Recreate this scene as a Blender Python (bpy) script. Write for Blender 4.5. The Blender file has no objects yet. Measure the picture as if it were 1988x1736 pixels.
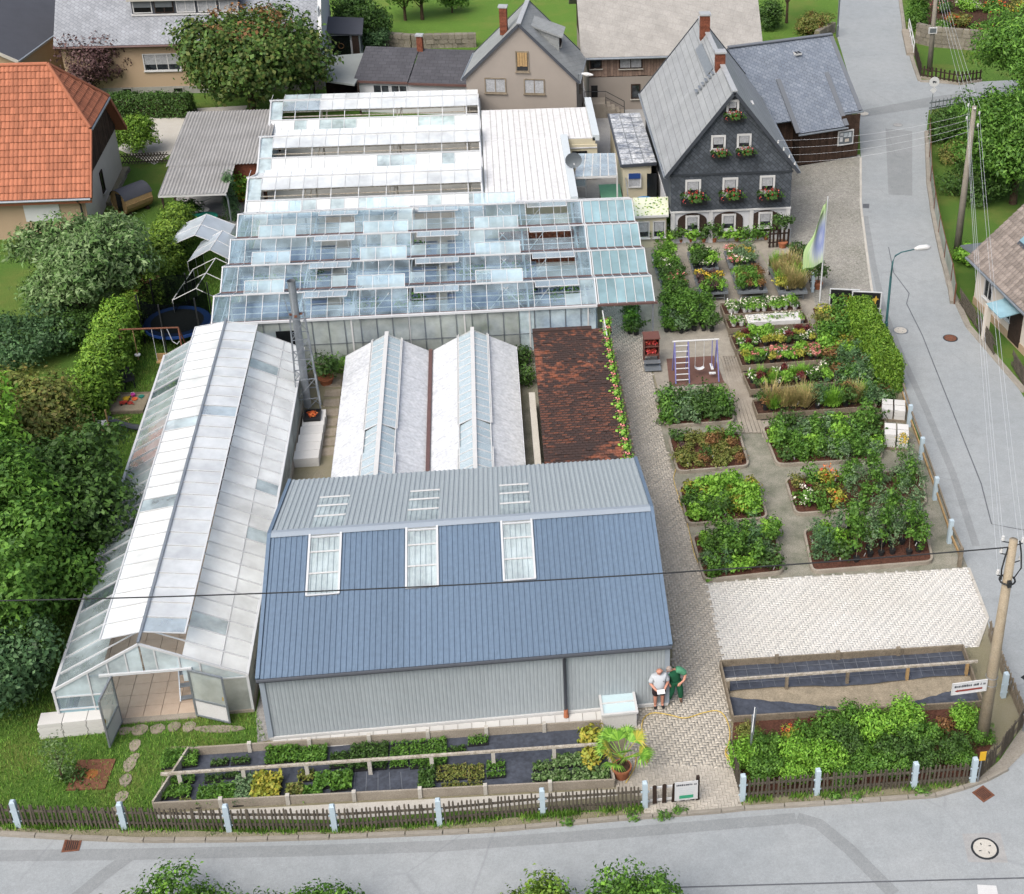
import bpy,math,random
import numpy as np
from mathutils import Vector,Matrix
random.seed(7);rng=np.random.default_rng(7)
R=math.radians
scn=bpy.context.scene
col=scn.collection
# ------------------------------------------------------------------ camera
# drone 35 m up, pitched 30 degrees down; world X runs along the grey shed, Y away from the street
F,PIT,ROL,PX,PY,YAW,CH=2859.0,0.5287,0.0278158,1378.0,688.4,0.163215,35.0
_rm=np.array([[math.cos(ROL),-math.sin(ROL),0],[math.sin(ROL),math.cos(ROL),0],[0,0,1]])
_r=_rm@[1,0,0];_d=_rm@[0,math.cos(PIT),math.sin(PIT)];_w=_rm@[0,-math.sin(PIT),math.cos(PIT)]
CM=np.array([math.cos(YAW)*_r+math.sin(YAW)*_w,-math.sin(YAW)*_r+math.cos(YAW)*_w,-_d])
cam_d=bpy.data.cameras.new('camera');cam=bpy.data.objects.new('camera',cam_d);col.objects.link(cam)
cam_d.sensor_fit='HORIZONTAL';cam_d.sensor_width=36;cam_d.lens=F/1988*36
cam_d.shift_x=(994-PX)/1988;cam_d.shift_y=(PY-868)/1988
cam_d.clip_start=0.5;cam_d.clip_end=2000
_m=Matrix(CM.tolist())@Matrix(((1,0,0),(0,-1,0),(0,0,-1)))
cam.matrix_world=Matrix.Translation((0,0,CH))@_m.to_4x4()
scn.camera=cam
# ------------------------------------------------------------------ sky, sun, exposure
SUN_EL,SUN_AZ=52.0,-140.0 # azimuth from +Y towards +X: a veiled sun stands left of and behind the camera
world=bpy.data.worlds.new('World');scn.world=world;world.use_nodes=True
_n=world.node_tree.nodes;_bg=_n['Background']
_sky=_n.new('ShaderNodeTexSky');_sky.sky_type='NISHITA';_sky.sun_disc=False
_sky.sun_elevation=R(SUN_EL);_sky.sun_rotation=R(SUN_AZ);_sky.air_density=1.0;_sky.dust_density=6.0;_sky.ozone_density=1.0
_hs=_n.new('ShaderNodeHueSaturation');_hs.inputs['Saturation'].default_value=0.72 # thin cloud veils the blue
world.node_tree.links.new(_sky.outputs[0],_hs.inputs['Color']);world.node_tree.links.new(_hs.outputs[0],_bg.inputs[0]);_bg.inputs[1].default_value=0.15
_sl=bpy.data.lights.new('sun','SUN');_sl.energy=1.5;_sl.angle=R(48);_sl.color=(1,0.985,0.94)
sun=bpy.data.objects.new('sun',_sl);col.objects.link(sun)
_sd=Vector((math.sin(R(SUN_AZ))*math.cos(R(SUN_EL)),math.cos(R(SUN_AZ))*math.cos(R(SUN_EL)),math.sin(R(SUN_EL))))
sun.rotation_euler=_sd.to_track_quat('Z','Y').to_euler();sun.location=(-40,80,80)
scn.view_settings.view_transform='Standard';scn.view_settings.look='None'
scn.view_settings.gamma=1;scn.view_settings.use_curve_mapping=False
scn.view_settings.exposure=0.85
scn.cycles.use_denoising=True
scn.cycles.max_bounces=8;scn.cycles.transparent_max_bounces=24;scn.cycles.caustics_reflective=False;scn.cycles.caustics_refractive=False
# ------------------------------------------------------------------ survey helper: a point of the plan at height z
def at(u,v,z=0.0):
 k=CM@np.array([(u-PX)/F,(v-PY)/F,1.0]);t=(z-CH)/k[2]
 return Vector((k[0]*t,k[1]*t,z))
def wall_at(u,v,Y):
 k=CM@np.array([(u-PX)/F,(v-PY)/F,1.0]);t=Y/k[1]
 return Vector((k[0]*t,Y,k[2]*t+CH))
def height(x,y,v):
 lo,hi=-3.0,34.0
 for _ in range(40):
  m=(lo+hi)/2;c=CM.T@np.array([x,y,m-CH])
  if F*c[1]/c[2]+PY>v:lo=m
  else:hi=m
 return lo
 # ------------------------------------------------------------------ materials
def lin(h):
 h=h.lstrip('#');o=[]
 for i in(0,2,4):
  c=int(h[i:i+2],16)/255
  o.append(c/12.92 if c<=0.04045 else((c+0.055)/1.055)**2.4)
 return o
KEXP=2.0
def c(h,k=None): # base colour: how the surface looks in the picture over the daylight it gets
 k=k or KEXP
 return tuple(min(0.86,x/k)for x in lin(h))+(1.0,)
MATS={}
class NT:
 def __init__(s,name):
  s.m=bpy.data.materials.new(name);s.m.use_nodes=True;s.t=s.m.node_tree;s.n=s.t.nodes;s.n.clear()
  s.out=s.n.new('ShaderNodeOutputMaterial');MATS[name]=s.m
 def add(s,typ,**kw):
  nd=s.n.new('ShaderNode'+typ)
  for k,v in kw.items():
   if k.startswith('i_'):
    key=k[2:];key=int(key)if key.isdigit()else key.replace('_',' ')
    if isinstance(v,tuple)and len(v)==2 and hasattr(v[0],'outputs'):s.t.links.new(v[0].outputs[v[1]],nd.inputs[key])
    elif hasattr(v,'outputs'):s.t.links.new(v.outputs[0],nd.inputs[key])
    else:nd.inputs[key].default_value=v
   else:setattr(nd,k,v)
  return nd
 def link(s,a,ao,b,bi):s.t.links.new(a.outputs[ao],b.inputs[bi])
 def coord(s,scale=(1,1,1),rot=0.0,kind='Object'):
  tc=s.add('TexCoord');mp=s.add('Mapping');s.link(tc,kind,mp,0)
  mp.inputs['Scale'].default_value=scale if isinstance(scale,tuple)else(scale,)*3
  mp.inputs['Rotation'].default_value=(0,0,rot);return mp
 def noise(s,co,scale,detail=4.0,rough=0.6):
  return s.add('TexNoise',i_Vector=co,i_Scale=scale,i_Detail=detail,i_Roughness=rough)
 def ramp(s,src,stops,out=0,interp='LINEAR'):
  r=s.add('ValToRGB');s.t.links.new(src.outputs[out],r.inputs[0]);e=r.color_ramp.elements;r.color_ramp.interpolation=interp
  while len(e)<len(stops):e.new(0.5)
  for el,(p,cc)in zip(e,stops):el.position=p;el.color=cc if len(cc)==4 else tuple(cc)+(1,)
  return r
 def mix(s,fac,a,b,blend='MIX'):
  m=s.add('MixRGB',blend_type=blend)
  for i,x in enumerate((fac,a,b)):
   if hasattr(x,'outputs'):s.t.links.new(x.outputs[0],m.inputs[i])
   elif isinstance(x,tuple)and hasattr(x[0],'outputs'):s.t.links.new(x[0].outputs[x[1]],m.inputs[i])
   else:m.inputs[i].default_value=x
  return m
 def math(s,op,a,b=None):
  m=s.add('Math',operation=op)
  for i,x in enumerate((a,b)):
   if x is None:continue
   if hasattr(x,'outputs'):s.t.links.new(x.outputs[0],m.inputs[i])
   elif isinstance(x,tuple):s.t.links.new(x[0].outputs[x[1]],m.inputs[i])
   else:m.inputs[i].default_value=x
  return m
 def bsdf(s,colr,rough=0.8,spec=0.3,metal=0.0,bump=None,bstr=0.3,bdist=0.02):
  b=s.add('BsdfPrincipled');b.inputs['Roughness'].default_value=rough if not hasattr(rough,'outputs')else 0.5
  if hasattr(rough,'outputs'):s.t.links.new(rough.outputs[0],b.inputs['Roughness'])
  b.inputs['Specular IOR Level'].default_value=spec;b.inputs['Metallic'].default_value=metal
  if hasattr(colr,'outputs'):s.t.links.new(colr.outputs[0],b.inputs['Base Color'])
  else:b.inputs['Base Color'].default_value=colr
  if bump is not None:
   bp=s.add('Bump',i_Strength=bstr,i_Distance=bdist);s.t.links.new(bump.outputs[0],bp.inputs['Height']);s.link(bp,0,b,'Normal')
  s.t.links.new(b.outputs[0],s.out.inputs[0]);return b
def plain(name,h,rough=0.7,spec=0.3,metal=0.0,var=0.18,scale=3.0,h2=None,bump=0.0,fine=25.0,island=0.0,k=None,kind='Object'):
 """a flat colour broken up by two sizes of noise (dirt, wear) and, with island, from piece to piece"""
 t=NT(name);co=t.coord(kind=kind);a=c(h,k)
 d=c(h2,k)if h2 else tuple(x*0.55 for x in a[:3])+(1,)
 n1=t.noise(co,scale,5);n2=t.noise(co,fine,3)
 r1=t.ramp(n1,[(0.35,(0,0,0,1)),(0.7,(1,1,1,1))]);f1=t.math('MULTIPLY',r1,min(1,var*2))
 m=t.mix(f1,a,d);r2=t.ramp(n2,[(0.3,(1-var*.9,)*3),(0.7,(1+var*.5,)*3)])
 m=t.mix(1.0,m,r2,'MULTIPLY')
 if island:
  g=t.add('NewGeometry');oi=t.add('ObjectInfo');s_=t.math('ADD',(g,'Random Per Island'),(oi,'Random'));s_=t.math('FRACT',s_)
  r3=t.ramp(s_,[(0,(1-island,)*3),(1,(1+island,)*3)]);m=t.mix(1.0,m,r3,'MULTIPLY')
 t.bsdf(m,rough,spec,metal,n2 if bump else None,bump,0.01)
 return t.m
def leafmat(name,hs,k=1.3,trans=0.27,rough=0.55,gloss=0.25):
 """leaves: hue differs from leaf to leaf, some light passes through"""
 t=NT(name);g=t.add('NewGeometry');n=len(hs);c0=lambda h:(lambda q:(q[0]*1.03+.004,q[1]*1.0,q[2]*.9+.001,1))(c(h,k))
 rp=t.ramp(g,[(i/max(1,n-1),c0(h))for i,h in enumerate(hs)],out=g.outputs.find('Random Per Island'))
 co=t.coord();nz=t.noise(co,0.9,3);r2=t.ramp(nz,[(0.3,(.78,)*3),(0.7,(1.22,)*3)]);m=t.mix(1.0,rp,r2,'MULTIPLY')
 b=t.bsdf(m,rough,gloss);tr=t.add('BsdfTranslucent');t.t.links.new(m.outputs[0],tr.inputs[0])
 mx=t.add('MixShader',i_0=trans);t.link(b,0,mx,1);t.link(tr,0,mx,2);t.link(mx,0,t.out,0)
 return t.m
def glassmat(name,tint='#dfeef4',clear=0.7,white=0.25,wcol='#f4f7fa',rough=0.04,dirt=0.15):
 """thin pane: clear share, pale diffuse share (dust, whitewash and painted-in sky reflection), mirror at grazing angles"""
 t=NT(name);co=t.coord(kind='Object');nz=t.noise(co,0.8,4)
 oi=t.add('ObjectInfo');v=t.math('MULTIPLY',(oi,'Random'),0.12)
 tp=t.add('BsdfTransparent');tp.inputs[0].default_value=tuple(lin(tint))+(1,)
 df=t.add('BsdfDiffuse');wc=tuple(min(.82,x)for x in lin(wcol))+(1,);df.inputs[0].default_value=wc
 tl=t.add('BsdfTranslucent');tl.inputs[0].default_value=wc
 dm=t.add('MixShader',i_0=0.25);t.link(df,0,dm,1);t.link(tl,0,dm,2)
 r=t.ramp(nz,[(0.3,(max(0,white-dirt),)*3),(0.72,(min(1,white+dirt),)*3)]);f=t.math('ADD',r,v)
 f2=t.math('SUBTRACT',f,0.06)
 m1=t.add('MixShader');t.link(f2,0,m1,0);t.link(tp,0,m1,1);t.link(dm,0,m1,2)
 gl=t.add('BsdfGlossy');gl.inputs['Roughness'].default_value=rough
 fr=t.add('Fresnel',i_IOR=1.5);fm=t.math('MULTIPLY',fr,clear*.55)
 m2=t.add('MixShader');t.link(fm,0,m2,0);t.link(m1,0,m2,1);t.link(gl,0,m2,2);t.link(m2,0,t.out,0)
 return t.m
 # ------------------------------------------------------------------ geometry builder
ORI={}
class B:
 def __init__(s):s.v=[];s.f=[]
 def pt(s,*ps):i=len(s.v);s.v+=[tuple(p)for p in ps];return i
 def poly(s,*ps):i=s.pt(*ps);s.f.append(tuple(range(i,i+len(ps))));return s
 def hexa(s,p): # 8 points: bottom 4 ccw, top 4 ccw
  i=s.pt(*p)
  for q in((3,2,1,0),(4,5,6,7),(0,1,5,4),(1,2,6,5),(2,3,7,6),(3,0,4,7)):s.f.append(tuple(i+k for k in q))
  return s
 def box(s,cx,cy,cz,sx,sy,sz,rz=0.0):
  ca,sa=math.cos(rz),math.sin(rz);P=[]
  for dz in(-.5,.5):
   for dx,dy in((-.5,-.5),(.5,-.5),(.5,.5),(-.5,.5)):
    x,y=dx*sx,dy*sy;P.append((cx+x*ca-y*sa,cy+x*sa+y*ca,cz+dz*sz))
  return s.hexa(P)
 def bb(s,x0,x1,y0,y1,z0,z1):return s.box((x0+x1)/2,(y0+y1)/2,(z0+z1)/2,abs(x1-x0),abs(y1-y0),abs(z1-z0))
 def bar(s,a,b,w,h=None,up=(0,0,1)):
  a=Vector(a);b=Vector(b);h=h or w;d=(b-a).normalized();u=Vector(up)
  if abs(d.dot(u))>0.98:u=Vector((0,1,0))
  sd=d.cross(u).normalized()*(w/2);u=sd.cross(d).normalized()*(h/2)
  return s.hexa([a-sd-u,a+sd-u,b+sd-u,b-sd-u,a-sd+u,a+sd+u,b+sd+u,b-sd+u])
 def tube(s,pts,r,n=8,cap=True):
  pts=[Vector(p)for p in pts];rs=r if isinstance(r,(list,tuple))else[r]*len(pts);base=len(s.v);m=len(pts)
  for k,p in enumerate(pts):
   d=(pts[min(k+1,m-1)]-pts[max(k-1,0)]).normalized();u=Vector((0,0,1))if abs(d.z)<.95 else Vector((1,0,0))
   x=d.cross(u).normalized();y=x.cross(d)
   for j in range(n):
    t=2*math.pi*j/n;s.v.append(tuple(p+(x*math.cos(t)+y*math.sin(t))*rs[k]))
  for k in range(m-1):
   for j in range(n):
    a,b=base+k*n+j,base+k*n+(j+1)%n;s.f.append((a,b,b+n,a+n))
  if cap:s.f.append(tuple(base+j for j in reversed(range(n))));s.f.append(tuple(base+(m-1)*n+j for j in range(n)))
  return s
 def cyl(s,x,y,z0,z1,r0,r1=None,n=16):return s.tube([(x,y,z0),(x,y,z1)],[r0,r0 if r1 is None else r1],n)
 def prism(s,pts,z0,z1):
  n=len(pts);i=s.pt(*[(p[0],p[1],z0)for p in pts],*[(p[0],p[1],z1)for p in pts])
  s.f.append(tuple(i+k for k in reversed(range(n))));s.f.append(tuple(i+n+k for k in range(n)))
  for k in range(n):j=(k+1)%n;s.f.append((i+k,i+j,i+n+j,i+n+k))
  return s
 def slab(s,pts,th): # a sheet given by its outline in 3D, thickened downwards along its normal
  P=[Vector(p)for p in pts];nrm=(P[1]-P[0]).cross(P[2]-P[0]).normalized()
  if nrm.z<0:P=P[::-1];nrm=-nrm
  Q=[p-nrm*th for p in P];n=len(P);i=s.pt(*Q,*P)
  s.f.append(tuple(i+k for k in reversed(range(n))));s.f.append(tuple(i+n+k for k in range(n)))
  for k in range(n):j=(k+1)%n;s.f.append((i+k,i+j,i+n+j,i+n+k))
  return s
 def grid(s,fn,nu,nv):
  i=len(s.v)
  for a in range(nu+1):
   for b in range(nv+1):s.v.append(tuple(fn(a/nu,b/nv)))
  for a in range(nu):
   for b in range(nv):q=i+a*(nv+1)+b;s.f.append((q,q+nv+1,q+nv+2,q+1))
  return s
 def ball(s,x,y,z,rx,ry=None,rz=None,n=10,m=6):
  ry=ry or rx;rz=rz or rx
  return s.grid(lambda a,b:(x+rx*math.cos(2*math.pi*a)*math.sin(math.pi*b),y+ry*math.sin(2*math.pi*a)*math.sin(math.pi*b),z-rz*math.cos(math.pi*b)),n,m)
 def mesh(s,name,off=(0,0,0)):
  me=bpy.data.meshes.new(name);o=off
  me.from_pydata([(p[0]-o[0],p[1]-o[1],p[2]-o[2])for p in s.v],[],s.f);me.update();return me
 def build(s,name,m,parent=None,smooth=False,loc=None):
  off=ORI.get(parent.name,(0,0,0))if parent else(loc or(0,0,0))
  me=s.mesh(name,off)
  return link(name,me,m,parent,smooth,None if parent else loc)
def link(name,me,m,parent=None,smooth=False,loc=None):
 o=bpy.data.objects.new(name,me);col.objects.link(o)
 if m and not me.materials:me.materials.append(MATS[m]if isinstance(m,str)else m)
 if smooth:me.polygons.foreach_set('use_smooth',[True]*len(me.polygons))
 if parent:
  o.parent=parent
  if parent.name in ORI:ORI[o.name]=ORI[parent.name]
 elif loc:o.location=loc
 return o
def tag(o,label=None,cat=None,group=None,kind=None):
 for k,v in(('label',label),('category',cat),('group',group),('kind',kind)):
  if v:o[k]=v
 return o
def thing(name,label,cat,loc=(0,0,0),rz=0.0,group=None,world=False):
 """an Empty at a thing's base; with world=True its parts are given in site coordinates"""
 o=bpy.data.objects.new(name,None);col.objects.link(o);o.location=loc;o.rotation_euler=(0,0,rz);o.empty_display_size=.3
 if world:ORI[o.name]=tuple(loc)
 return tag(o,label,cat,group)
def struct(b,name,m,parent=None,kind='structure',smooth=False):
 o=b.build(name,m,parent,smooth);o['kind']=kind;return o
def dup(root,loc,rz=0.0,label=None,scale=1.0,group=None,parent=None):
 def cp(o,par):
  q=o.copy();col.objects.link(q);q.parent=par
  for ch in o.children:cp(ch,q)
  return q
 r=cp(root,parent);r.location=loc;r.rotation_euler=(0,0,rz)
 r.scale=scale if isinstance(scale,tuple)else(scale,)*3
 if label:r['label']=label
 if group:r['group']=group
 return r
def inst(name,me,parent,loc,rot=(0,0,0),scale=(1,1,1)): # one more piece that shares its mesh
 o=bpy.data.objects.new(name,me);col.objects.link(o);o.parent=parent
 off=ORI.get(parent.name,(0,0,0))if parent else(0,0,0)
 o.location=(loc[0]-off[0],loc[1]-off[1],loc[2]-off[2]);o.rotation_euler=rot;o.scale=scale
 return o
def npmesh(name,V,Fq):
 me=bpy.data.meshes.new(name);n,m,k=len(V),len(Fq),Fq.shape[1]
 me.vertices.add(n);me.vertices.foreach_set('co',V.astype(np.float32).ravel())
 me.loops.add(m*k);me.loops.foreach_set('vertex_index',Fq.astype(np.int32).ravel())
 me.polygons.add(m);me.polygons.foreach_set('loop_start',np.arange(0,m*k,k,dtype=np.int32));me.polygons.foreach_set('loop_total',np.full(m,k,dtype=np.int32))
 me.update(calc_edges=True);return me
def inpoly(x,y,P):
 ins=np.zeros(np.shape(x),bool);n=len(P);j=n-1
 for i in range(n):
  xi,yi=P[i][0],P[i][1];xj,yj=P[j][0],P[j][1]
  ins^=((yi>y)!=(yj>y))&(x<(xj-xi)*(y-yi)/(yj-yi+1e-12)+xi);j=i
 return ins
 # ------------------------------------------------------------------ foliage
def leaf_arrays(P,N,L,W,fold=0.25,tint=None):
 """P centres, N leaf normals, L length, W width -> folded four-point leaves"""
 n=len(P);N=N/(np.linalg.norm(N,axis=1,keepdims=True)+1e-9)
 T=np.cross(N,rng.normal(size=(n,3)));T/=np.linalg.norm(T,axis=1,keepdims=True)+1e-9;S=np.cross(N,T)
 L=np.broadcast_to(L,(n,))[:,None];W=np.broadcast_to(W,(n,))[:,None]
 V=np.stack([P-T*L*.5,P+S*W*.5+N*L*fold*.3,P+T*L*.5-N*L*fold,P-S*W*.5+N*L*fold*.3],1).reshape(-1,3)
 return V,np.arange(n*4).reshape(-1,4)
def crown(name,blobs,clumps,per,leaf=(.16,.09),spread=.35,upness=.35,shell=.55,jitter=.25,droop=0.0):
 """leaf clumps spread through the outer volume of a set of ellipsoids"""
 vol=np.array([b[3]*b[4]+b[3]*b[5]+b[4]*b[5]for b in blobs]);pick=rng.choice(len(blobs),clumps,p=vol/vol.sum())
 bl=np.array(blobs)[pick];d=rng.normal(size=(clumps,3));d/=np.linalg.norm(d,axis=1,keepdims=True)
 rr=shell+(1-shell)*rng.random(clumps)**.6+np.clip(rng.normal(size=clumps),-1.2,1)*jitter*.25
 C=bl[:,:3]+d*bl[:,3:6]*rr[:,None]
 k=rng.poisson(per,clumps)+2;idx=np.repeat(np.arange(clumps),k);n=len(idx)
 sc=(.6+.8*rng.random(clumps))[idx]
 off=np.clip(rng.normal(size=(n,3)),-1.7,1.7)*spread*sc[:,None]*np.array([1,1,.75]);P=C[idx]+off
 N=off/spread*.8+d[idx]*.7+np.array([0,0,upness*2])+rng.normal(size=(n,3))*.55
 P[:,2]-=droop*np.hypot(off[:,0],off[:,1])
 s=.5+1.0*rng.random(n)**1.5;keep=P[:,2]>0.02;P,N,s=P[keep],N[keep],s[keep]
 V,Fq=leaf_arrays(P,N,leaf[0]*s,leaf[1]*s)
 return npmesh(name,V,Fq)
def blades(name,P,h,w,lean=.35):
 """narrow two-point-base blades (grass, needles, fronds)"""
 n=len(P);a=rng.random(n)*2*np.pi;D=np.stack([np.cos(a),np.sin(a),np.zeros(n)],1);S=np.stack([-np.sin(a),np.cos(a),np.zeros(n)],1)
 h=np.broadcast_to(h,(n,))*(.6+.8*rng.random(n));ln=lean*(0.2+rng.random(n))*h
 up=np.array([0,0,1.])[None];w_=np.broadcast_to(w,(n,))[:,None]
 V=np.stack([P-S*w_,P+S*w_,P+S*w_*.3+D*ln[:,None]+up*h[:,None],P-S*w_*.3+D*ln[:,None]+up*h[:,None]],1).reshape(-1,3)
 return npmesh(name,V,np.arange(n*4).reshape(-1,4))
 # ------------------------------------------------------------------ materials in use
def _asphalt(name,h,h2):
 t=NT(name);co=t.coord();n1=t.noise(co,.22,5);n2=t.noise(co,2.2,4);n3=t.noise(co,55,2)
 m=t.mix(t.ramp(n1,[(.38,(0,0,0)),(.66,(1,1,1))]),c(h),c(h2))
 m=t.mix(1,m,t.ramp(n2,[(.3,(.93,)*3),(.7,(1.06,)*3)]),'MULTIPLY');m=t.mix(1,m,t.ramp(n3,[(.3,(.84,)*3),(.7,(1.14,)*3)]),'MULTIPLY')
 n5=t.noise(co,11,4,.7);m=t.mix(1,m,t.ramp(n5,[(.3,(.90,)*3),(.7,(1.08,)*3)]),'MULTIPLY');n4=t.noise(co,.7,8,.75);m=t.mix(1,m,t.ramp(n4,[(.33,(.90,)*3),(.45,(1,)*3),(.62,(1,)*3),(.7,(1.06,)*3)]),'MULTIPLY')
 v=t.add('TexVoronoi',i_Vector=t.mix(.06,co,(t.noise(co,1.5,4),'Color')),i_Scale=.16,feature='DISTANCE_TO_EDGE');m=t.mix(t.math('MULTIPLY',t.ramp(v,[(.0,(1,1,1)),(.006,(0,0,0))]),t.ramp(n1,[(.45,(0,0,0)),(.6,(.32,)*3)])),m,c('#7d8086'))
 t.bsdf(m,.85,.25,bump=n3,bstr=.35,bdist=.006)
_asphalt('asphalt','#a8aeb1','#b1b6b8');_asphalt('asphalt_patch','#989d9f','#a1a5a7');_asphalt('asphalt_old','#a9aaab','#b9b8b5')
plain('tar','#6d7076',.6,.3,var=.2)
def _grass(name,hs,hb,soil=.0):
 t=NT(name);co=t.coord();n1=t.noise(co,.35,5);n2=t.noise(co,4,4);n3=t.noise(co,40,3)
 m=t.ramp(n3,[(.25,c(hs[0])),(.5,c(hs[1])),(.75,c(hs[2]))]);m2=t.mix(t.ramp(n2,[(.42,(0,0,0)),(.62,(.45,)*3)]),m,c(hs[1]))
 m3=t.mix(t.ramp(n1,[(.5,(0,0,0)),(.7,(.55+soil,)*3)]),m2,c(hb));t.bsdf(m3,.95,.1,bump=n3,bstr=.8,bdist=.05)
_grass('lawn',['#476b2c','#5f8238','#7b9a4c'],'#8a8a4c');_grass('meadow',['#55792f','#6c923c','#86a552'],'#8f9450')
_grass('rough_ground',['#84805f','#9c967c','#b3ac98'],'#b0a897',.2)
plain('soil','#6b4f42',.95,.1,var=.5,scale=9,h2='#3c2c26',bump=.8,fine=40,k=2.2)
plain('bark_mulch','#7a5446',.95,.1,var=.5,scale=14,h2='#4a332b',bump=.9,fine=60)
plain('sand_joint','#b9b2a5',.95,.1,var=.25,scale=3)
plain('gravel','#b8b6b4',.95,.1,var=.35,scale=10,bump=.7,fine=60)
plain('paver','#cfc8bc',.85,.25,var=.16,scale=.5,h2='#b5ae9f',island=.09,fine=18)
plain('paver_new','#e4e2dd',.85,.25,var=.22,scale=.45,h2='#d2cdc3',island=.035,k=1.8);plain('joint_pale','#d6d2c9',.95,.1,var=.25,scale=3)
plain('paver_old','#c3bdb1',.85,.2,var=.25,scale=.7,h2='#8f8a7f',island=.12)
plain('mossy','#aeaa9c',.95,.15,var=.5,scale=1.3,h2='#7f8271',bump=.4,fine=30)
plain('concrete','#b9b0a2',.9,.2,var=.3,scale=1.4,h2='#94897a',bump=.3,fine=30)
plain('concrete_light','#d9d5cc',.9,.2,var=.18,scale=1.2,h2='#bdb6aa',bump=.2,island=.06)
plain('concrete_white','#ecebe8',.85,.2,var=.12,scale=1.2,h2='#cfccc5',island=.05)
plain('kerb_stone','#b2aca1',.9,.2,var=.3,scale=2,h2='#8e877b',island=.08,bump=.3)
plain('flagstone','#b9ad9d',.9,.2,var=.35,scale=2.2,h2='#8f8573',island=.1,bump=.3)
plain('floor_tile','#d8c3ae',.8,.3,var=.2,scale=2,h2='#bfa68f',island=.07)
def _cobble():
 t=NT('cobbles');co=t.coord();v=t.add('TexVoronoi',i_Vector=co,i_Scale=8.5,feature='DISTANCE_TO_EDGE');v2=t.add('TexVoronoi',i_Vector=co,i_Scale=8.5)
 n1=t.noise(co,.4,4);e=t.ramp(v,[(.02,(.62,)*3),(.09,(1,)*3)]);m=t.mix(t.ramp(n1,[(.35,(0,0,0)),(.65,(1,1,1))]),c('#b9b6ae'),c('#a8a69c'))
 sep=t.add('SeparateColor');t.link(v2,'Color',sep,0);m=t.mix(1,m,e,'MULTIPLY');m=t.mix(1,m,t.ramp(sep,[(0,(.84,)*3),(1,(1.15,)*3)]),'MULTIPLY')
 t.bsdf(m,.85,.2,bump=e,bstr=.6,bdist=.02)
_cobble()
# metal, glass, paint
plain('shed_roof','#7288a0',.5,.4,.0,var=.14,scale=.45,h2='#677c93',fine=6,island=.05)
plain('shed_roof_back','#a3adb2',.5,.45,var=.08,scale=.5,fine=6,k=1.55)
plain('shed_wall','#a2abb0',.55,.4,var=.10,scale=.35,h2='#929ba0',fine=6,k=1.55,island=.04)
plain('shed_trim','#aab6c2',.5,.4,var=.06);plain('anthracite','#4a4f58',.5,.4,var=.1)
plain('white_paint','#e9eaea',.55,.35,var=.1,scale=2,h2='#c4c0b8');plain('white_alu','#e6e9ec',.45,.5,var=.08,scale=2,h2='#c5c6c4')
plain('galvanised','#b6bec6',.4,.5,.55,var=.2,scale=5,h2='#8f989f');plain('steel','#8e969c',.4,.5,.4,var=.15)
plain('iron_dark','#33373b',.55,.4,.2,var=.2);plain('black_plastic','#26282b',.6,.4,var=.15);plain('gutter_brown','#7b5d58',.5,.4,var=.25,scale=4)
glassmat('glass_clear','#d8eaf3',.9,.2,'#c3dbee');glassmat('glass_mid','#dcecf4',.8,.36,'#cfe3f1',.1,.12);glassmat('glass_white','#e6f1fa',.6,.74,'#e6f0fb',.15,.16);glassmat('glass_hazy','#dcebf6',.8,.5,'#d3e4f4',.1,.25)
glassmat('glass_blue','#bfe0ea',.9,.45,'#a9cbd6',.05,.12);glassmat('poly_sheet','#e3effc',.8,.5,'#d5e5fb',.12,.2);glassmat('glass_dirty','#c9d0cc',.6,.52,'#b9c0bb',.2,.2)
glassmat('foil','#dfe6ea',.5,.74,'#b9c2ca',.3,.2);glassmat('net','#9aa09c',.0,.22,'#15191c',.6,.05)
def _win():
 t=NT('window_glass');co=t.coord(kind='Object');n=t.noise(co,2,2);m=t.ramp(n,[(.4,c('#23282d')),(.65,c('#4a5056'))]);t.bsdf(m,.06,.6)
_win();plain('window_dark','#1e2124',.2,.5,var=.2);plain('curtain','#c9ccd0',.9,.1,var=.3,scale=6)
plain('whitewash_roof','#eef1f5',.6,.3,var=.26,scale=1.6,h2='#c3c8d0',fine=7,k=1.85)
plain('white_roof','#f3f4f6',.55,.3,var=.16,scale=.9,h2='#d2d2d0',fine=4,k=1.85);plain('roof_seam','#cfcdc9',.6,.3,var=.1)
# roofs and walls
def _slate(name,h,h2,sx,sy,rot,mort=.02,hm=None,lichen=.0,spec=.35):
 t=NT(name);co=t.coord(kind='UV');co.inputs['Rotation'].default_value=(0,0,rot)
 b=t.add('TexBrick',i_Vector=co,i_Scale=1.0);b.inputs['Brick Width'].default_value=sx;b.inputs['Row Height'].default_value=sy;b.inputs['Mortar Size'].default_value=mort;b.inputs['Mortar Smooth'].default_value=.3;b.inputs['Bias'].default_value=0
 b.inputs['Color1'].default_value=c(h);b.inputs['Color2'].default_value=c(h2);b.inputs['Mortar'].default_value=c(hm)if hm else tuple(x*.6 for x in c(h)[:3])+(1,)
 n=t.noise(co,.9,5);m=t.mix(1,b,t.ramp(n,[(.3,(.86,)*3),(.7,(1.12,)*3)]),'MULTIPLY');n2=t.noise(co,9,3);m=t.mix(1,m,t.ramp(n2,[(.3,(.9,)*3),(.7,(1.1,)*3)]),'MULTIPLY')
 t.bsdf(m,.6,spec,bump=(t.math('SUBTRACT',1.0,(b,'Fac'))),bstr=.5,bdist=.015)
_slate('slate_big','#a9adb0','#b0b4b6',6.0,.42,.03,.022,'#85898c');_slate('slate_blue','#808a99','#969fac',.30,.22,.62,.016,'#67707f')
_slate('slate_grey','#9499a1','#a7acb4',.30,.22,.62,.012,'#7b8088');_slate('slate_wall','#4c535b','#636a73',.26,.2,.785,.016,'#3b4148')
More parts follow.
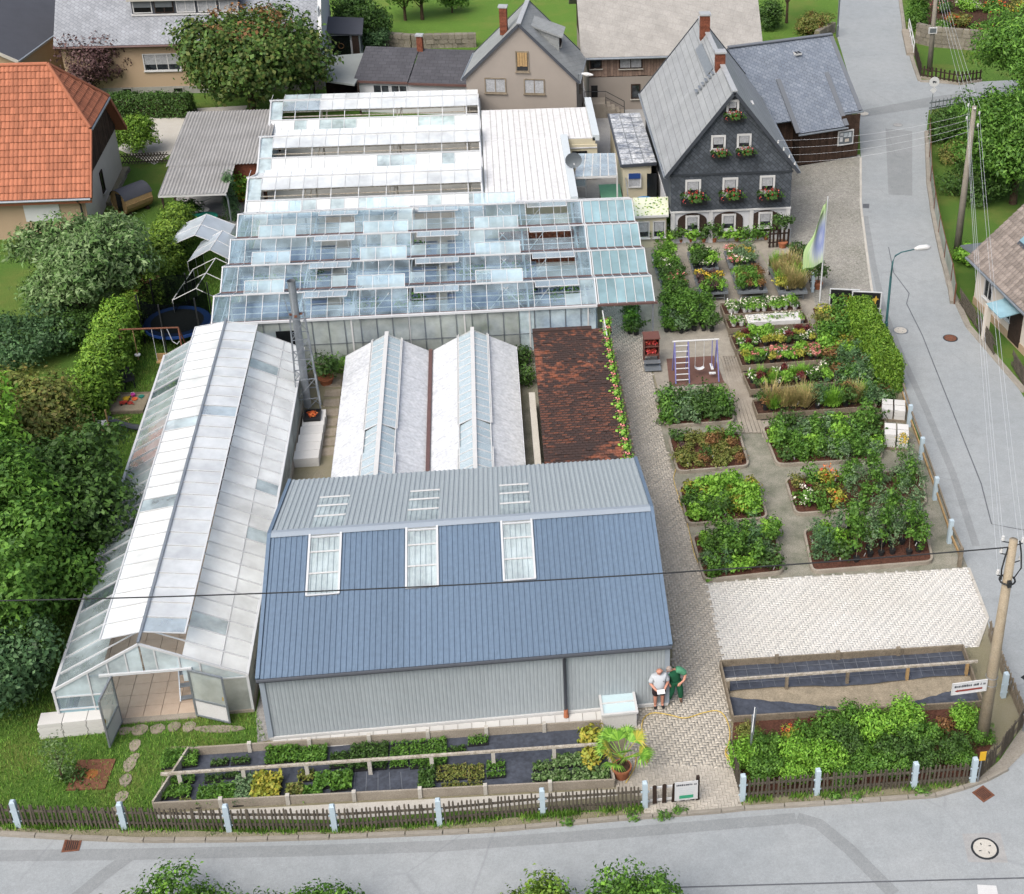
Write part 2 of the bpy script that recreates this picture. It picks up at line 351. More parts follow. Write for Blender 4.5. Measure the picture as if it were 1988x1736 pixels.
_slate('fibre_cement','#aaa7a2','#b2afaa',.5,.4,.3,.008,'#a39e97');_slate('bitumen','#4c4c52','#57575d',.5,.3,0,.02,'#3e3e44');_slate('asbestos_big','#a2a6a6','#aaaeae',.6,.35,.35,.010,'#8b8f90')
plain('roof_dark','#5a5d66',.8,.25,var=.15,scale=1)
plain('tile_orange','#c47e60',.8,.2,var=.14,scale=.6,h2='#a56450',island=.18,k=2.05);plain('tile_brown','#a39890',.85,.2,var=.35,scale=2,h2='#857a74',island=.24)
plain('ridge_metal','#cfd2d4',.45,.45,.2,var=.15,scale=3)
plain('render_beige','#cdb598',.9,.15,var=.12,scale=.8,h2='#bfa486',bump=.2,fine=50);plain('render_grey','#b2a9a0',.9,.15,var=.09,scale=.8,bump=.2,fine=50)
plain('render_white','#e8eaee',.9,.15,var=.08,scale=.8);plain('render_cream','#e9e0c4',.9,.15,var=.10,scale=.8);plain('plinth','#b6b5ae',.9,.15,var=.2,scale=2)
plain('render_peach','#f1e7da',.9,.15,var=.1,scale=.8)
plain('wood_dark','#4a3b33',.85,.2,var=.35,scale=5,h2='#2f2621',island=.2);plain('wood_fence','#716a5f',.9,.15,var=.35,scale=6,h2='#565148',island=.2)
plain('wood_grey','#a09482',.9,.15,var=.35,scale=4,h2='#7d7263',island=.12);plain('wood_boards','#a89183',.9,.15,var=.3,scale=5,h2='#7b6459',island=.22);plain('wood_light','#c9a878',.8,.2,var=.25,scale=5)
plain('wood_barn','#5d4a3f',.9,.15,var=.4,scale=3,h2='#3c3029',island=.2);plain('pole_wood','#bfb29c',.85,.2,var=.25,scale=2.5,h2='#a08d6f');plain('pole_grey','#aaa396',.85,.2,var=.25,scale=2.5)
plain('brick_red','#9a5e49',.9,.15,var=.4,scale=6,h2='#6e4334',island=.15);plain('stone_wall','#a09a8d',.9,.15,var=.3,scale=3,h2='#7d7568',island=.2)
plain('peeling_paint','#ddd6ca',.85,.2,var=.5,scale=9,h2='#a39884',fine=40)
plain('terracotta','#c07a58',.85,.2,var=.2,scale=4);plain('corrugated_old','#b3b2b1',.9,.15,var=.25,scale=.7,h2='#908e8c')
plain('post_blue','#cfe3ef',.6,.3,var=.08);plain('blue_plastic','#2f95dc',.4,.5,var=.05);plain('green_cover','#6aa184',.7,.2,var=.15);plain('teal_plastic','#2d8f7e',.4,.4,var=.1)
plain('fabric_black','#565c69',.8,.25,var=.35,scale=1.8,h2='#40454f',bump=.5,fine=7);plain('fabric_line','#8f959e',.8,.2)
plain('pot_black','#2b2c2e',.6,.4,var=.15);plain('pot_white','#e6e6e2',.6,.4,var=.1);plain('tray_black','#222325',.6,.4,var=.15)
plain('rubber_mat','#80635a',.95,.1,var=.2,scale=3,h2='#745146');plain('purple_steel','#8f8fd0',.4,.4,var=.1);plain('rust','#8d5f4b',.9,.2,var=.35,scale=4,h2='#6d4838');plain('rust_bright','#b87443',.9,.2,var=.3,scale=6)
plain('hose_yellow','#e8c766',.5,.35,var=.05);plain('sand','#b5a892',.95,.1,var=.35,scale=3,h2='#8f8674',bump=.6)
plain('skin','#d79a83',.6,.3,var=.06,k=1.8);plain('shirt_grey','#cdd3da',.9,.1,var=.05,k=1.8);plain('shorts_dark','#3d3438',.9,.1,var=.1);plain('shoe_black','#202126',.6,.3,var=.1);plain('shoe_brown','#6b5142',.7,.3,var=.1)
plain('overall_green','#2f6b4e',.9,.1,var=.1,k=1.8);plain('overall_light','#62a581',.9,.1,var=.1,k=1.8);plain('hair_grey','#b9aaa2',.8,.2,var=.15)
plain('yellow_tag','#f2c02c',.5,.4,var=.05);plain('sign_white','#eef0f2',.5,.4,var=.04);plain('sign_black','#1d1f22',.5,.4,var=.05);plain('gold','#d9b64a',.5,.4,var=.05);plain('sign_green','#42b58c',.5,.4,var=.05);plain('sign_red','#a24438',.6,.3,var=.05)
plain('lamp_green','#3f7377',.5,.4,var=.1);plain('red_toy','#c2473e',.4,.4,var=.05);plain('pink_toy','#d94fb0',.4,.4,var=.05);plain('yellow_toy','#e3b937',.4,.4,var=.05);plain('blue_navy','#274b8f',.5,.4,var=.1);plain('green_toy','#4c9a5a',.4,.4,var=.05)
plain('brown_cabinet','#7f544b',.7,.3,var=.2,scale=4);plain('foam_white','#e9e8e6',.8,.2,var=.1);plain('bark','#6b5a4a',.95,.1,var=.4,scale=8,h2='#4a3d32',bump=.6)
def _floral(name,h0,hs):
 t=NT(name);co=t.coord(kind='Object');n=t.noise(co,2.5,2);cmb=t.mix(.25,co,(n,'Color'));v=t.add('TexVoronoi',i_Vector=cmb,i_Scale=9);sep=t.add('SeparateColor');t.link(v,'Color',sep,0)
 m=t.ramp(sep,[(i/len(hs),c(h))for i,h in enumerate(hs)],interp='CONSTANT');m=t.mix(t.ramp(v,[(.35,(1,1,1)),(.42,(0,0,0))]),c(h0),m);t.bsdf(m,.7,.2)
_floral('floral_green','#e9edd6',['#79a23f','#9dbb55','#557d3c','#d9e3b0']);_floral('floral_mixed','#dfe6dc',['#7fa67c','#b08486','#5d8c6a','#c9d4c9','#94628a'])
def _flag():
 t=NT('flag_cloth');co=t.coord(kind='UV');g=t.add('TexGradient',gradient_type='SPHERICAL');mp=t.add('Mapping');tc=t.add('TexCoord');t.link(tc,'UV',mp,0);mp.inputs['Location'].default_value=(-.35,-1.15,0);mp.inputs['Scale'].default_value=(1.5,2.0,1);t.link(mp,0,g,0)
 w=t.add('TexWave',i_Scale=3.0,i_Distortion=6.0);t.link(co,0,w,0);gg=t.math('ADD',g,t.math('MULTIPLY',(w,1),.12))
 m=t.ramp(gg,[(.0,c('#cfe6a8')),(.12,c('#b7dca0')),(.3,c('#dcead0')),(.5,c('#cbd6e8')),(.75,c('#a3b1e4')),(1,c('#c3ccee'))]);b=t.bsdf(m,.8,.1)
_flag()
# leaves
leafmat('leaf_maple',['#35552a','#466a2f','#577837','#626c37','#3c5c2b']);leafmat('leaf_dark',['#2f4f25','#3f632c','#537a37','#2a4622']);leafmat('leaf_green',['#3d6a28','#527f31','#6c9a40','#356023'])
leafmat('leaf_fresh',['#5d9430','#77ad3c','#8dbd4c','#4c8029']);leafmat('leaf_yellow',['#8a9c3c','#a3a948','#b0a648','#768f38']);leafmat('leaf_silver',['#456b34','#5f8449','#88a276','#3a5a2b'])
leafmat('leaf_purple',['#4b3a40','#5c464a','#6b5456','#453b35']);leafmat('leaf_hedge',['#55812a','#6d9733','#83a83f','#456f25']);leafmat('leaf_thuja',['#4a6f2a','#6b8f34','#86a63f','#3c5f27']);leafmat('leaf_conifer',['#34563a','#486e46','#5e8458','#2d4a30'])
leafmat('leaf_olive',['#6b7a3c','#84904a','#5a6b35','#958a52']);leafmat('leaf_brown',['#7b5a3f','#8f6a47','#6b5236','#9a7c52']);leafmat('leaf_red',['#6e2f32','#5a2a2d','#7f3b3b','#3f2527'])
leafmat('petal_red',['#b23a36','#d0564a','#c23f52','#e07a62'],trans=.2);leafmat('petal_pink',['#e08a8e','#e8a09a','#d66a7a','#f0b5aa'],trans=.2);leafmat('petal_white',['#f0efe8','#e6e6df','#f7f6f0'],trans=.2);leafmat('petal_yellow',['#dcc33c','#cfae3c','#e0d060'],trans=.2);leafmat('petal_orange',['#e0763e','#d9603a','#ef9a5a'],trans=.2)
leafmat('grass_blade',['#3f6a24','#5a8a34','#77a548','#8ba550']);leafmat('grass_tan',['#a39668','#b3a577','#8f8a58','#7f8550'],trans=.2);leafmat('leaf_greyblue',['#4f7350','#668a60','#809c78','#416044'])
# ------------------------------------------------------------------ ground, streets, paving
def sheet(name,px,m,z,parent=None,kind='structure',world=False):
 P=px if world else[at(u,v)for u,v in px]
 b=B();b.poly(*[(p[0],p[1],z)for p in P]);o=struct(b,name,m,parent)
 if o.data.polygons[0].normal.z<0:o.data.flip_normals()
 return o
gb=B();gb.grid(lambda a,b:(-400+800*a,-150+750*b,0),8,8);ground=struct(gb,'ground','lawn')
ROAD_L=[(1667,212),(1671,305),(1672,396),(1682,476),(1693,559),(1711,645),(1745,750),(1770,810),(1790,860),(1818,930),(1855,1042),(1880,1105),(1915,1195),(1922,1230),(1955,1305),(1985,1395),(1994,1440)]
KERB=[(1994,1440),(1982,1462),(1955,1494),(1915,1515),(1870,1531),(1816,1546),(1600,1561),(1445,1571),(1400,1576),(1200,1591),(960,1613),(860,1618),(640,1627),(460,1632),(280,1633),(140,1628),(0,1620),(-120,1613),(-700,1560)]
ROAD_R=[(2600,1400),(2200,980),(1990,775),(1962,730),(1880,635),(1843,555),(1820,456),(1803,357),(1799,254),(1803,214),(1870,200),(2200,160),(2300,140),(1874,160),(1786,156),(1775,131),(1756,67),(1747,0),(1735,-150),(1620,-150),(1623,0),(1625,71)]
near=[at(-700,1560),Vector((-60,10,0)),Vector((70,10,0)),at(2600,1400)]
road=sheet('road',[(p.x,p.y)for p in[at(*q)for q in ROAD_L]+[at(*q)for q in KERB[1:-1]]+near[:3]+[at(*q)for q in ROAD_R]],'asphalt',.004,world=True)
def strip(name,px,w,m,z,parent=None):
 P=[at(*q)for q in px];b=B();L=[];Rr=[]
 for i,p in enumerate(P):
  d=(P[min(i+1,len(P)-1)]-P[max(i-1,0)]).normalized();s=Vector((-d.y,d.x,0))*w/2;L.append(p+s);Rr.append(p-s)
 for i in range(len(P)-1):b.poly((Rr[i].x,Rr[i].y,z),(Rr[i+1].x,Rr[i+1].y,z),(L[i+1].x,L[i+1].y,z),(L[i].x,L[i].y,z))
 return struct(b,name,m,parent)
strip('asphalt_seam',[(-20,1662),(250,1659),(600,1652),(860,1643),(1150,1622),(1400,1601),(1545,1589)],.42,'asphalt_patch',.008,road)
strip('asphalt_seam',[(1548,1588),(1590,1600),(1650,1650),(1735,1736)],.42,'asphalt_patch',.009,road)
strip('asphalt_seam',[(252,1662),(200,1700),(140,1750)],.42,'asphalt_patch',.009,road)
strip('tar_seam',[(1290,1724),(1500,1718),(1720,1712),(1990,1705)],.05,'tar',.012,road)
strip('tar_seam',[(1725,480),(1735,530),(1765,570),(1760,590),(1790,650),(1905,940),(1925,1018),(1990,1030)],.045,'tar',.012,road)
strip('asphalt_seam',[(1680,420),(1695,510),(1715,600),(1750,690),(1800,800),(1850,920),(1895,1060)],.3,'asphalt_patch',.008,road)
sheet('asphalt_repair',[(1719,250),(1771,255),(1771,380),(1725,378)],'asphalt_patch',.009,road)
sheet('asphalt_repair',[(1675,396),(1688,396),(1687,405),(1675,404)],'tar',.010,road)
sheet('road_junction_band',[(1670,215),(1800,190),(1870,180),(1870,196),(1803,208),(1672,228)],'asphalt_patch',.008,road)
sheet('road_marking',[(1897,1718),(1934,1720),(1938,1740),(1899,1740)],'white_paint',.012,road)
def manhole(px,r,label,rim='iron_dark',lid='concrete_light'):
 p=at(*px);t=thing('manhole_cover',label,'manhole cover',(p.x,p.y,.006))
 B().cyl(0,0,0,.012,r,r,24).build('rim',rim,t);B().cyl(0,0,.010,.018,r*.84,r*.84,24).build('lid',lid,t)
 for k in range(4):B().box(math.cos(k*1.571+.4)*r*.45,math.sin(k*1.571+.4)*r*.45,.019,.08,.03,.004,k*1.571).build('lifting_slot',rim,t)
manhole((1912,1648),.42,'round concrete manhole lid with dark iron rim at the street corner')
sheet('asphalt_repair',[(1868,1619),(1942,1617),(1957,1675),(1880,1674)],'asphalt_old',.005,road)
manhole((1748,642),.38,'pale round manhole lid in the side street near the green lamp post','steel')
manhole((1845,657),.36,'dark iron manhole lid in the middle of the side street','iron_dark','rust')
manhole((1676,221),.42,'pale round manhole lid beside the barn corner','steel');manhole((1743,243),.33,'faint grey manhole lid on the upper side street','asphalt_patch','asphalt_old')
def drain(px,rz,label):
 p=at(*px);t=thing('gully_grate',label,'drain',(p.x,p.y,.005),rz)
 b=B();b.bb(-.25,.25,-.25,-.2,0,.02).bb(-.25,.25,.2,.25,0,.02).bb(-.25,-.2,-.2,.2,0,.02).bb(.2,.25,-.2,.2,0,.02);b.build('frame','rust',t)
 B().bb(-.2,.2,-.2,.2,.001,.004).build('shaft','black_plastic',t)  # flat black plate paints in the dark of the hole below the slats
 for k in range(7):B().bb(-.19+k*.06,-.165+k*.06,-.2,.2,.005,.018).build('slat','rust',t)
drain((140,1641),0,'rusty slotted gully grate at the kerb below the lawn');drain((1909,1542),.5,'rusty gully grate at the kerb on the street corner')
# kerb stones along the street
kerb=B();krb=bpy.data.objects.new('kerb',None);col.objects.link(krb);krb['kind']='structure'
def stones(px,length,w,h,m,parent,name='kerb_stone',gap=.012,z=0.0):
 P=[at(*q)for q in px];pts=[P[0]];seg=[]
 me=None;carry=0.0
 for a,b_ in zip(P,P[1:]):
  d=b_-a;L=d.length;n=max(1,round(L/length));rz=math.atan2(d.y,d.x)
  for k in range(n):
   if me is None:
    bb=B();bb.hexa([(-.5,-.5,0),(.5,-.5,0),(.5,.5,0),(-.5,.5,0),(-.49,-.38,1),(.49,-.38,1),(.49,.42,1),(-.49,.42,1)]);me=bb.mesh(name);me.materials.append(MATS[m])
   q=a+d*((k+.5)/n);inst(name,me,parent,(q.x,q.y,z),(0,0,rz),(L/n-gap,w,h*random.uniform(.93,1.05)))
stones(KERB[2:-1],1.0,.16,.10,'kerb_stone',krb)
# strip of earth and weeds between fence and kerb
verge=sheet('verge',[(1982,1440),(1925,1490),(1860,1515),(1600,1540),(1445,1553),(1440,1568),(1600,1558),(1816,1543),(1870,1528),(1915,1512),(1955,1491)],'rough_ground',.02)
sheet('corner_paving',[(1900,1513),(1940,1478),(1972,1430),(1996,1398),(2010,1430),(1988,1462),(1958,1492),(1916,1516)],'kerb_stone',.024)
sheet('verge',[(1260,1570),(1055,1583),(855,1602),(640,1616),(440,1616),(240,1611),(30,1608),(-120,1600),(-120,1611),(0,1618),(140,1626),(280,1631),(460,1630),(640,1625),(860,1616),(960,1611),(1200,1589),(1262,1584)],'rough_ground',.02)
# driveways and yards of the neighbours
sheet('driveway',[(228,290),(300,215),(480,205),(470,260),(330,300),(300,320)],'concrete_light',.006)
sheet('yard_concrete',[(1130,150),(1260,150),(1260,330),(1300,480),(1110,480)],'asphalt_old',.006)
sheet('cobbled_forecourt',[(1536,330),(1545,318),(1669,300),(1670,306),(1671,396),(1681,476),(1692,559),(1709,645),(1655,600),(1585,600),(1556,500),(1535,470),(1528,440)],'cobbles',.007)
stones([(1671,306),(1671,396),(1681,476),(1692,559),(1709,640)],.9,.14,.03,'concrete_light',krb,'edge_stone')
stones([(1799,256),(1803,357),(1820,456),(1843,555),(1880,635),(1962,730),(1990,762)],1.2,.3,.10,'kerb_stone',krb);stones([(1786,158),(1776,131),(1757,67),(1748,0)],1.2,.3,.10,'kerb_stone',krb)
stones([(1786,158),(1874,164)],1.2,.3,.10,'kerb_stone',krb)
sheet('nursery_ground',[(500,1445),(330,1450),(300,1580),(1250,1572),(1440,1556),(1890,1524),(1990,1405),(1915,1195),(1855,1042),(1745,750),(1690,560),(1560,440),(1110,470),(1100,640),(600,700),(560,940),(510,1330)],'rough_ground',.0025)
sheet('gravel_strip',[(497,1385),(515,1310),(530,1310),(530,1436),(500,1442)],'gravel',.012)
# ------------------------------------------------------------------ block paving of the nursery yard
def paver_cells(poly,L=.21,W=.105,gap=.016,pattern='herring',rot=0.0):
 P=np.array([(p.x,p.y)for p in poly]);ca,sa=math.cos(rot),math.sin(rot)
 Q=np.stack([P[:,0]*ca+P[:,1]*sa,-P[:,0]*sa+P[:,1]*ca],1)
 i0,i1=int(Q[:,0].min()/W)-2,int(Q[:,0].max()/W)+2;j0,j1=int(Q[:,1].min()/W)-2,int(Q[:,1].max()/W)+2
 I,J=np.meshgrid(np.arange(i0,i1),np.arange(j0,j1),indexing='ij');I,J=I.ravel(),J.ravel()
 if pattern=='herring':
  t=(I-J)%4;h=t==0;v=t==3
  X=np.where(h,(I+1)*W,(I+.5)*W);Y=np.where(h,(J+.5)*W,(J+1)*W);k=h|v
  X,Y,h=X[k],Y[k],h[k]
 else:
  k=(I+2*(0))%2==0;I,J=I[k],J[k];h=np.zeros(len(I),bool)
  # long side across the walking direction, every other row shifted by half
  X=(J+.5)*W*0+(I/2+.5)*W;Y=J*L+np.where((I//2)%2==0,0,L/2);k=(Y<Q[:,1].max()+L);X,Y,h=X[k],Y[k],h[k]
 ins=inpoly(X,Y,Q);X,Y,h=X[ins],Y[ins],h[ins]
 return X*ca-Y*sa,X*sa+Y*ca,h,rot
def paving(name,poly_px,m,z,pattern='herring',rot=0.0,singles=0,L=.21,W=.105,base='sand_joint',hp=.018):
 poly=[at(*q)for q in poly_px];st=sheet(name,[(p.x,p.y)for p in poly],base,z,world=True)
 X,Y,h,r=paver_cells(poly,L,W,rot=rot,pattern=pattern);o=np.argsort(np.hypot(X,Y));X,Y,h=X[o],Y[o],h[o];g=.008
 if singles:
  bb=B();bb.hexa([(-L/2+g/2,-W/2+g/2,0),(L/2-g/2,-W/2+g/2,0),(L/2-g/2,W/2-g/2,0),(-L/2+g/2,W/2-g/2,0),(-L/2+g,-W/2+g,.02),(L/2-g,-W/2+g,.02),(L/2-g,W/2-g,.02),(-L/2+g,W/2-g,.02)])
  me=bb.mesh('paver');me.materials.append(MATS[m])
  for k in range(min(singles,len(X))):inst('paver',me,st,(X[k],Y[k],z),(0,0,r+(0 if h[k]else math.pi/2)))
  X,Y,h=X[singles:],Y[singles:],h[singles:]
 n=len(X)
 if n:
  hx=np.where(h,L/2,W/2)-g/2;hy=np.where(h,W/2,L/2)-g/2;zz=z+hp*(.85+.25*rng.random(n));ca,sa=math.cos(r),math.sin(r)
  V=[]
  for zt,s in((np.full(n,z),1.0),(zz,.965)):
   for sx,sy in((-1,-1),(1,-1),(1,1),(-1,1)):
    dx,dy=sx*hx*s,sy*hy*s;V.append(np.stack([X+dx*ca-dy*sa,Y+dx*sa+dy*ca,zt],1))
  V=np.stack(V,1).reshape(-1,3);Fq=np.array([(4,5,6,7),(0,1,5,4),(1,2,6,5),(2,3,7,6),(3,0,4,7)]);Fq=(np.arange(n)[:,None,None]*8+Fq[None]).reshape(-1,4)
  q=link('pavers',npmesh('pavers',V,Fq),m,st);q['kind']='stuff'
 return st
paving('yard_paving',[(1255,1585),(1245,1545),(1196,1540),(1194,1500),(1225,1420),(1240,1376),(1300,1371),(1307,1240),(1330,1120),(1372,1132),(1405,1290),(1410,1330),(1422,1450),(1440,1555),(1436,1571),(1400,1576)],'paver',.005,singles=300)
paving('yard_path',[(1307,1240),(1276,1100),(1248,960),(1228,860),(1210,760),(1185,650),(1168,596),(1240,596),(1262,700),(1285,840),(1318,960),(1345,1060),(1372,1132),(1330,1120)],'paver',.0055)
paving('forecourt_paving',[(1372,1132),(1520,1122),(1800,1108),(1880,1102),(1917,1200),(1895,1256),(1405,1290)],'paver_new',.0052,base='joint_pale',hp=.007)
stones([(1881,1104),(1918,1200),(1898,1256)],.8,.1,.05,'concrete_light',krb,'edge_stone')
paving('sales_paving',[(1240,596),(1220,470),(1560,455),(1580,520),(1590,600),(1600,680),(1690,780),(1480,850),(1470,800),(1405,740),(1285,780),(1262,700)],'paver_old',.0053,pattern='rows')
sheet('bed_path',[(1285,835),(1268,775),(1425,760),(1470,805),(1480,850),(1730,800),(1790,860),(1818,930),(1855,1042),(1880,1105),(1520,1122),(1372,1132),(1345,1060),(1318,960)],'mossy',.0045)
# ------------------------------------------------------------------ grey corrugated shed
def rib_mesh(name,w,L,n,rh,m,top=.45):
 """trapezoid sheet of unit slope: x across (0..w), y along (0..L)"""
 b=B();p=w/n;xs=[]
 for k in range(n):
  x=k*p;xs+=[(x,0),(x+p*(1-top)*.5-.012,0),(x+p*(1-top)*.5+.012,rh),(x+p*(1+top)*.5-.012,rh),(x+p*(1+top)*.5+.012,0)]
 xs.append((w,0));i=b.pt(*[(x,0,z)for x,z in xs],*[(x,L,z)for x,z in xs]);q=len(xs)
 for k in range(q-1):b.f.append((i+k,i+k+1,i+q+k+1,i+q+k))
 me=b.mesh(name);me.materials.append(MATS[m]);return me
SX0,SX1,SY0,SY1,SE,SR=-8.0,4.87,36.32,46.86,2.74,4.27;SM=(SY0+SY1)/2
shed=thing('corrugated_shed','long grey corrugated metal shed with blue-grey roof and six clear skylights','shed',(SX0,SY0,0),world=True)
OV=.14;sl=math.atan2(SR-SE,SM-SY0);LS=(SM-SY0+OV)/math.cos(sl)
edges=[SX0-.06]+[-7.81+1.07*k for k in range(12)]+[SX1+.06]
roof_me={}
for(side,mat_)in((0,'shed_roof'),(1,'shed_roof_back')):
 for k,(a,b_)in enumerate(zip(edges,edges[1:])):
  w=b_-a;n=max(1,round(w/.178));sky=k in(2,5,8);cut=(.47 if side==0 else .62)*LS
  for piece in((0,1)if sky else(0,)):
   y0,y1=(cut,LS)if(sky and piece==0)else((.12,cut)if sky else(0,LS))
   mm='poly_sheet' if piece else mat_;key=(round(w,3),piece,side,sky)
   if key not in roof_me:roof_me[key]=rib_mesh('roof_sheet',w,y1-y0,n,.027,mm)
   o=inst('skylight' if piece else 'roof_sheet',roof_me[key],shed,(0,0,0))
   # local frame: x along shed, y down the slope from the ridge
   dy=-1 if side==0 else 1
   X=Vector((1,0,0))if side==1 else Vector((-1,0,0));Y=Vector((0,dy*math.cos(sl),-math.sin(sl)));Z=X.cross(Y)
   org=Vector((a if side==1 else b_,SM,SR))+Y*y0+Z*.004*(1 if not piece else-1);off=Vector(ORI[shed.name])
   mw=Matrix((X,Y,Z)).transposed().to_4x4();mw.translation=org-off;o.matrix_local=mw
   if side==0 and X.x<0:pass
b=B()
for s in(-1,1):b.hexa([(SX0-.08,SM,SR+.05),(SX1+.08,SM,SR+.05),(SX1+.08,SM+s*.2,SR+.0),(SX0-.08,SM+s*.2,SR+.0),(SX0-.08,SM,SR+.06),(SX1+.08,SM,SR+.06),(SX1+.08,SM+s*.2,SR+.012),(SX0-.08,SM+s*.2,SR+.012)])
b.build('ridge_cap','shed_trim',shed)
for xx in(SX0-.07,SX1+.07):
 b=B()
 for s in(-1,1):b.bar((xx,SM,SR+.02),(xx,SM+s*(SM-SY0+OV),SE-.02),.12,.11)
 b.build('verge_trim','shed_roof',shed)
 # skylight surrounds and the purlins one sees through them
for a in(edges[2],edges[5],edges[8]):
 b=B()
 for f_ in(.03,.16,.315,.47):p=Vector((a,SM-f_*LS*math.cos(sl),SR-f_*LS*math.sin(sl)-.0));q=p+Vector((1.07,0,0));b.bar(p+Vector((0,0,.036)),q+Vector((0,0,.036)),.07,.02)
 for f_ in(.25,.44,.6):p=Vector((a,SM+f_*LS*math.cos(sl),SR-f_*LS*math.sin(sl)));b.bar(p+Vector((0,0,.036)),p+Vector((1.07,0,.036)),.08,.02)
 b.build('purlin','white_paint',shed)
 b=B();
 for x in(a+.02,a+1.05):b.bar((x,SM-.03*LS,SR-.02+.03),(x,SM-.47*LS*math.cos(sl),SR-.47*LS*math.sin(sl)+.04),.07,.05)
 for f_ in(.05,.47):b.bar((a,SM-f_*LS*math.cos(sl),SR-f_*LS*math.sin(sl)+.04),(a+1.07,SM-f_*LS*math.cos(sl),SR-f_*LS*math.sin(sl)+.04),.07,.04)
 b.build('skylight_flashing','white_alu',shed)
 # walls: cladding sheets
wme=rib_mesh('wall_sheet',1.0,1.0,8,.009,'shed_wall',.7)
n=13;ww=(SX1-SX0-.16)/n
for k in range(n):
 for yy,rz in((SY0,0),(SY1,1)):
  o=inst('wall_sheet',wme,shed,(SX0+.08+ww*(k+rz),yy,.12),(R(90),0,math.pi*rz),(ww,SE-.14,1))
for xx,s in((SX0,-1),(SX1,1)):
 B().poly((xx,SY0,.12),(xx,SY1,.12),(xx,SY1,SE),(xx,SM,SR-.03),(xx,SY0,SE)).build('gable_wall','shed_wall',shed)
for xx in(SX0+.02,SX1-.02):
 for yy in(SY0-.02,SY1+.02):B().bb(xx-.08,xx+.08,yy-.035,yy+.035,.1,SE-.03).build('corner_trim','shed_trim',shed)
B().bb(SX0-.03,SX1+.03,SY0-.06,SY0+.1,0,.13).build('base_strip','white_paint',shed)
B().bb(SX0-.06,SX1+.06,SY0+.1,SY1+.03,0,.10).build('floor_slab','concrete_white',shed)
g=B();g.tube([(SX0-.1,SY0-.2,SE-.06),(SX1+.1,SY0-.2,SE-.06)],.065,8);g.build('gutter','anthracite',shed)
dpx=wall_at(1097,1330,SY0-.1).x
B().tube([(dpx,SY0-.2,SE-.08),(dpx,SY0-.11,SE-.3),(dpx,SY0-.10,.28),(dpx,SY0-.16,.14)],.055,10).build('downpipe','anthracite',shed,True)
B().tube([(dpx,SY0-.14,.3),(dpx,SY0-.22,.05)],[.07,.09],10).build('pipe_outlet','terracotta',shed)
for k,(x,y,w,d,h)in enumerate(((-5.9,40.2,.9,1.0,1.6),(-3.0,39.6,1.0,.8,1.9),(-2.7,38.4,.7,.7,1.2),(.3,39.0,1.0,1.6,1.5),(.2,40.6,.9,.5,2.2))):
 o=B().bb(x-w/2,x+w/2,y-d/2,y+d/2,.1,h).build('storage_crate','foam_white',None,loc=None);tag(o,['white storage box under the left skylight of the shed','tall white box under the middle skylight of the shed','low white box under the middle skylight of the shed','large white crate under the right skylight of the shed','tall white panel under the right skylight of the shed'][k],'box')
 # slabs along the foot of the front wall
apron=sheet('paved_strip',[(SX0+.05,SY0-.62),(SX1-1.0,SY0-.62),(SX1-1.0,SY0-.06),(SX0+.05,SY0-.06)],'sand_joint',.006,world=True)
bb=B();bb.bb(-.5,.5,-.5,.5,0,.035);sme=bb.mesh('slab');sme.materials.append(MATS['concrete_white'])
for k in range(26):inst('slab',sme,apron,(SX0+.3+k*.452,SY0-.33,.006),(0,0,0),(.435,.5,random.uniform(.9,1.1)))
# ------------------------------------------------------------------ long glasshouse on the left
GX0,GX1,GY0,GY1,GE,GRX,GR=-14.69,-8.70,37.72,58.95,1.56,-11.82,3.17
gh=thing('long_glasshouse','long glasshouse with whitewashed open ridge vents and its front doors open','greenhouse',(GX0,GY0,0),world=True)
NB=28;bay=(GY1-GY0)/NB
def pane(parent,P,m,name='pane',th=None):
 b=B();b.poly(*P);return b.build(name,m,parent)
def slope(x,side): # height of the roof plane
 return GE+(GR-GE)*((x-GX0)/(GRX-GX0)if side<0 else(GX1-x)/(GX1-GRX))
VL,VR,VZ=-13.12,-10.50,3.04
for k in range(NB):
 y0,y1=GY0+k*bay+.02,GY0+(k+1)*bay-.02
 pane(gh,[(GX0+.02,y0,GE),(GX0+.02,y1,GE),(-13.0,y1,slope(-13.0,-1)),(-13.0,y0,slope(-13.0,-1))],'glass_hazy' if random.random()<.88 else 'glass_clear')  # pale diffuse share of these panes paints in the sky's reflection
 xm=(GX1+VR)/2+.1
 for xa,xb in((GX1-.02,xm+.015),(xm-.015,VR-.1)):
  cl=(k in range(6,12)and xa<-9 and False)or random.random()<.10
  pane(gh,[(xa,y1,slope(xa,1)),(xa,y0,slope(xa,1)),(xb,y0,slope(xb,1)),(xb,y1,slope(xb,1))][::-1],'glass_hazy' if cl else 'glass_white')
 if k>=1:
  for xe in(VL,VR):
   pane(gh,[(GRX,y0-bay*.3,GR+.07),(GRX,y1-bay*.3,GR+.07),(xe,y1-bay*.3,VZ),(xe,y0-bay*.3,VZ)],'glass_white' if random.random()<.97 else 'glass_hazy','vent_pane')
for k in range(NB+1):
 y=GY0+k*bay
 b=B();b.bar((GX0,y,GE+.015),(GRX,y,GR+.01),.032,.04);b.build('rafter','white_alu',gh)
 b=B();b.bar((GX1,y,GE+.015),(GRX,y,GR+.01),.032,.04);b.build('rafter','white_alu',gh)
 if k>=1:
  y-=bay*.3
  for xe in(VL,VR):b=B();b.bar((GRX,y,GR+.09),(xe,y,VZ+.02),.03,.03);b.build('vent_bar','white_alu',gh)
ve0,ve1=GY0+bay*.7,GY1-bay*.3
for x,z in((VL,VZ+.015),(VR,VZ+.015)):B().bar((x,ve0,z),(x,ve1,z),.05,.04).build('vent_rail','white_alu',gh)
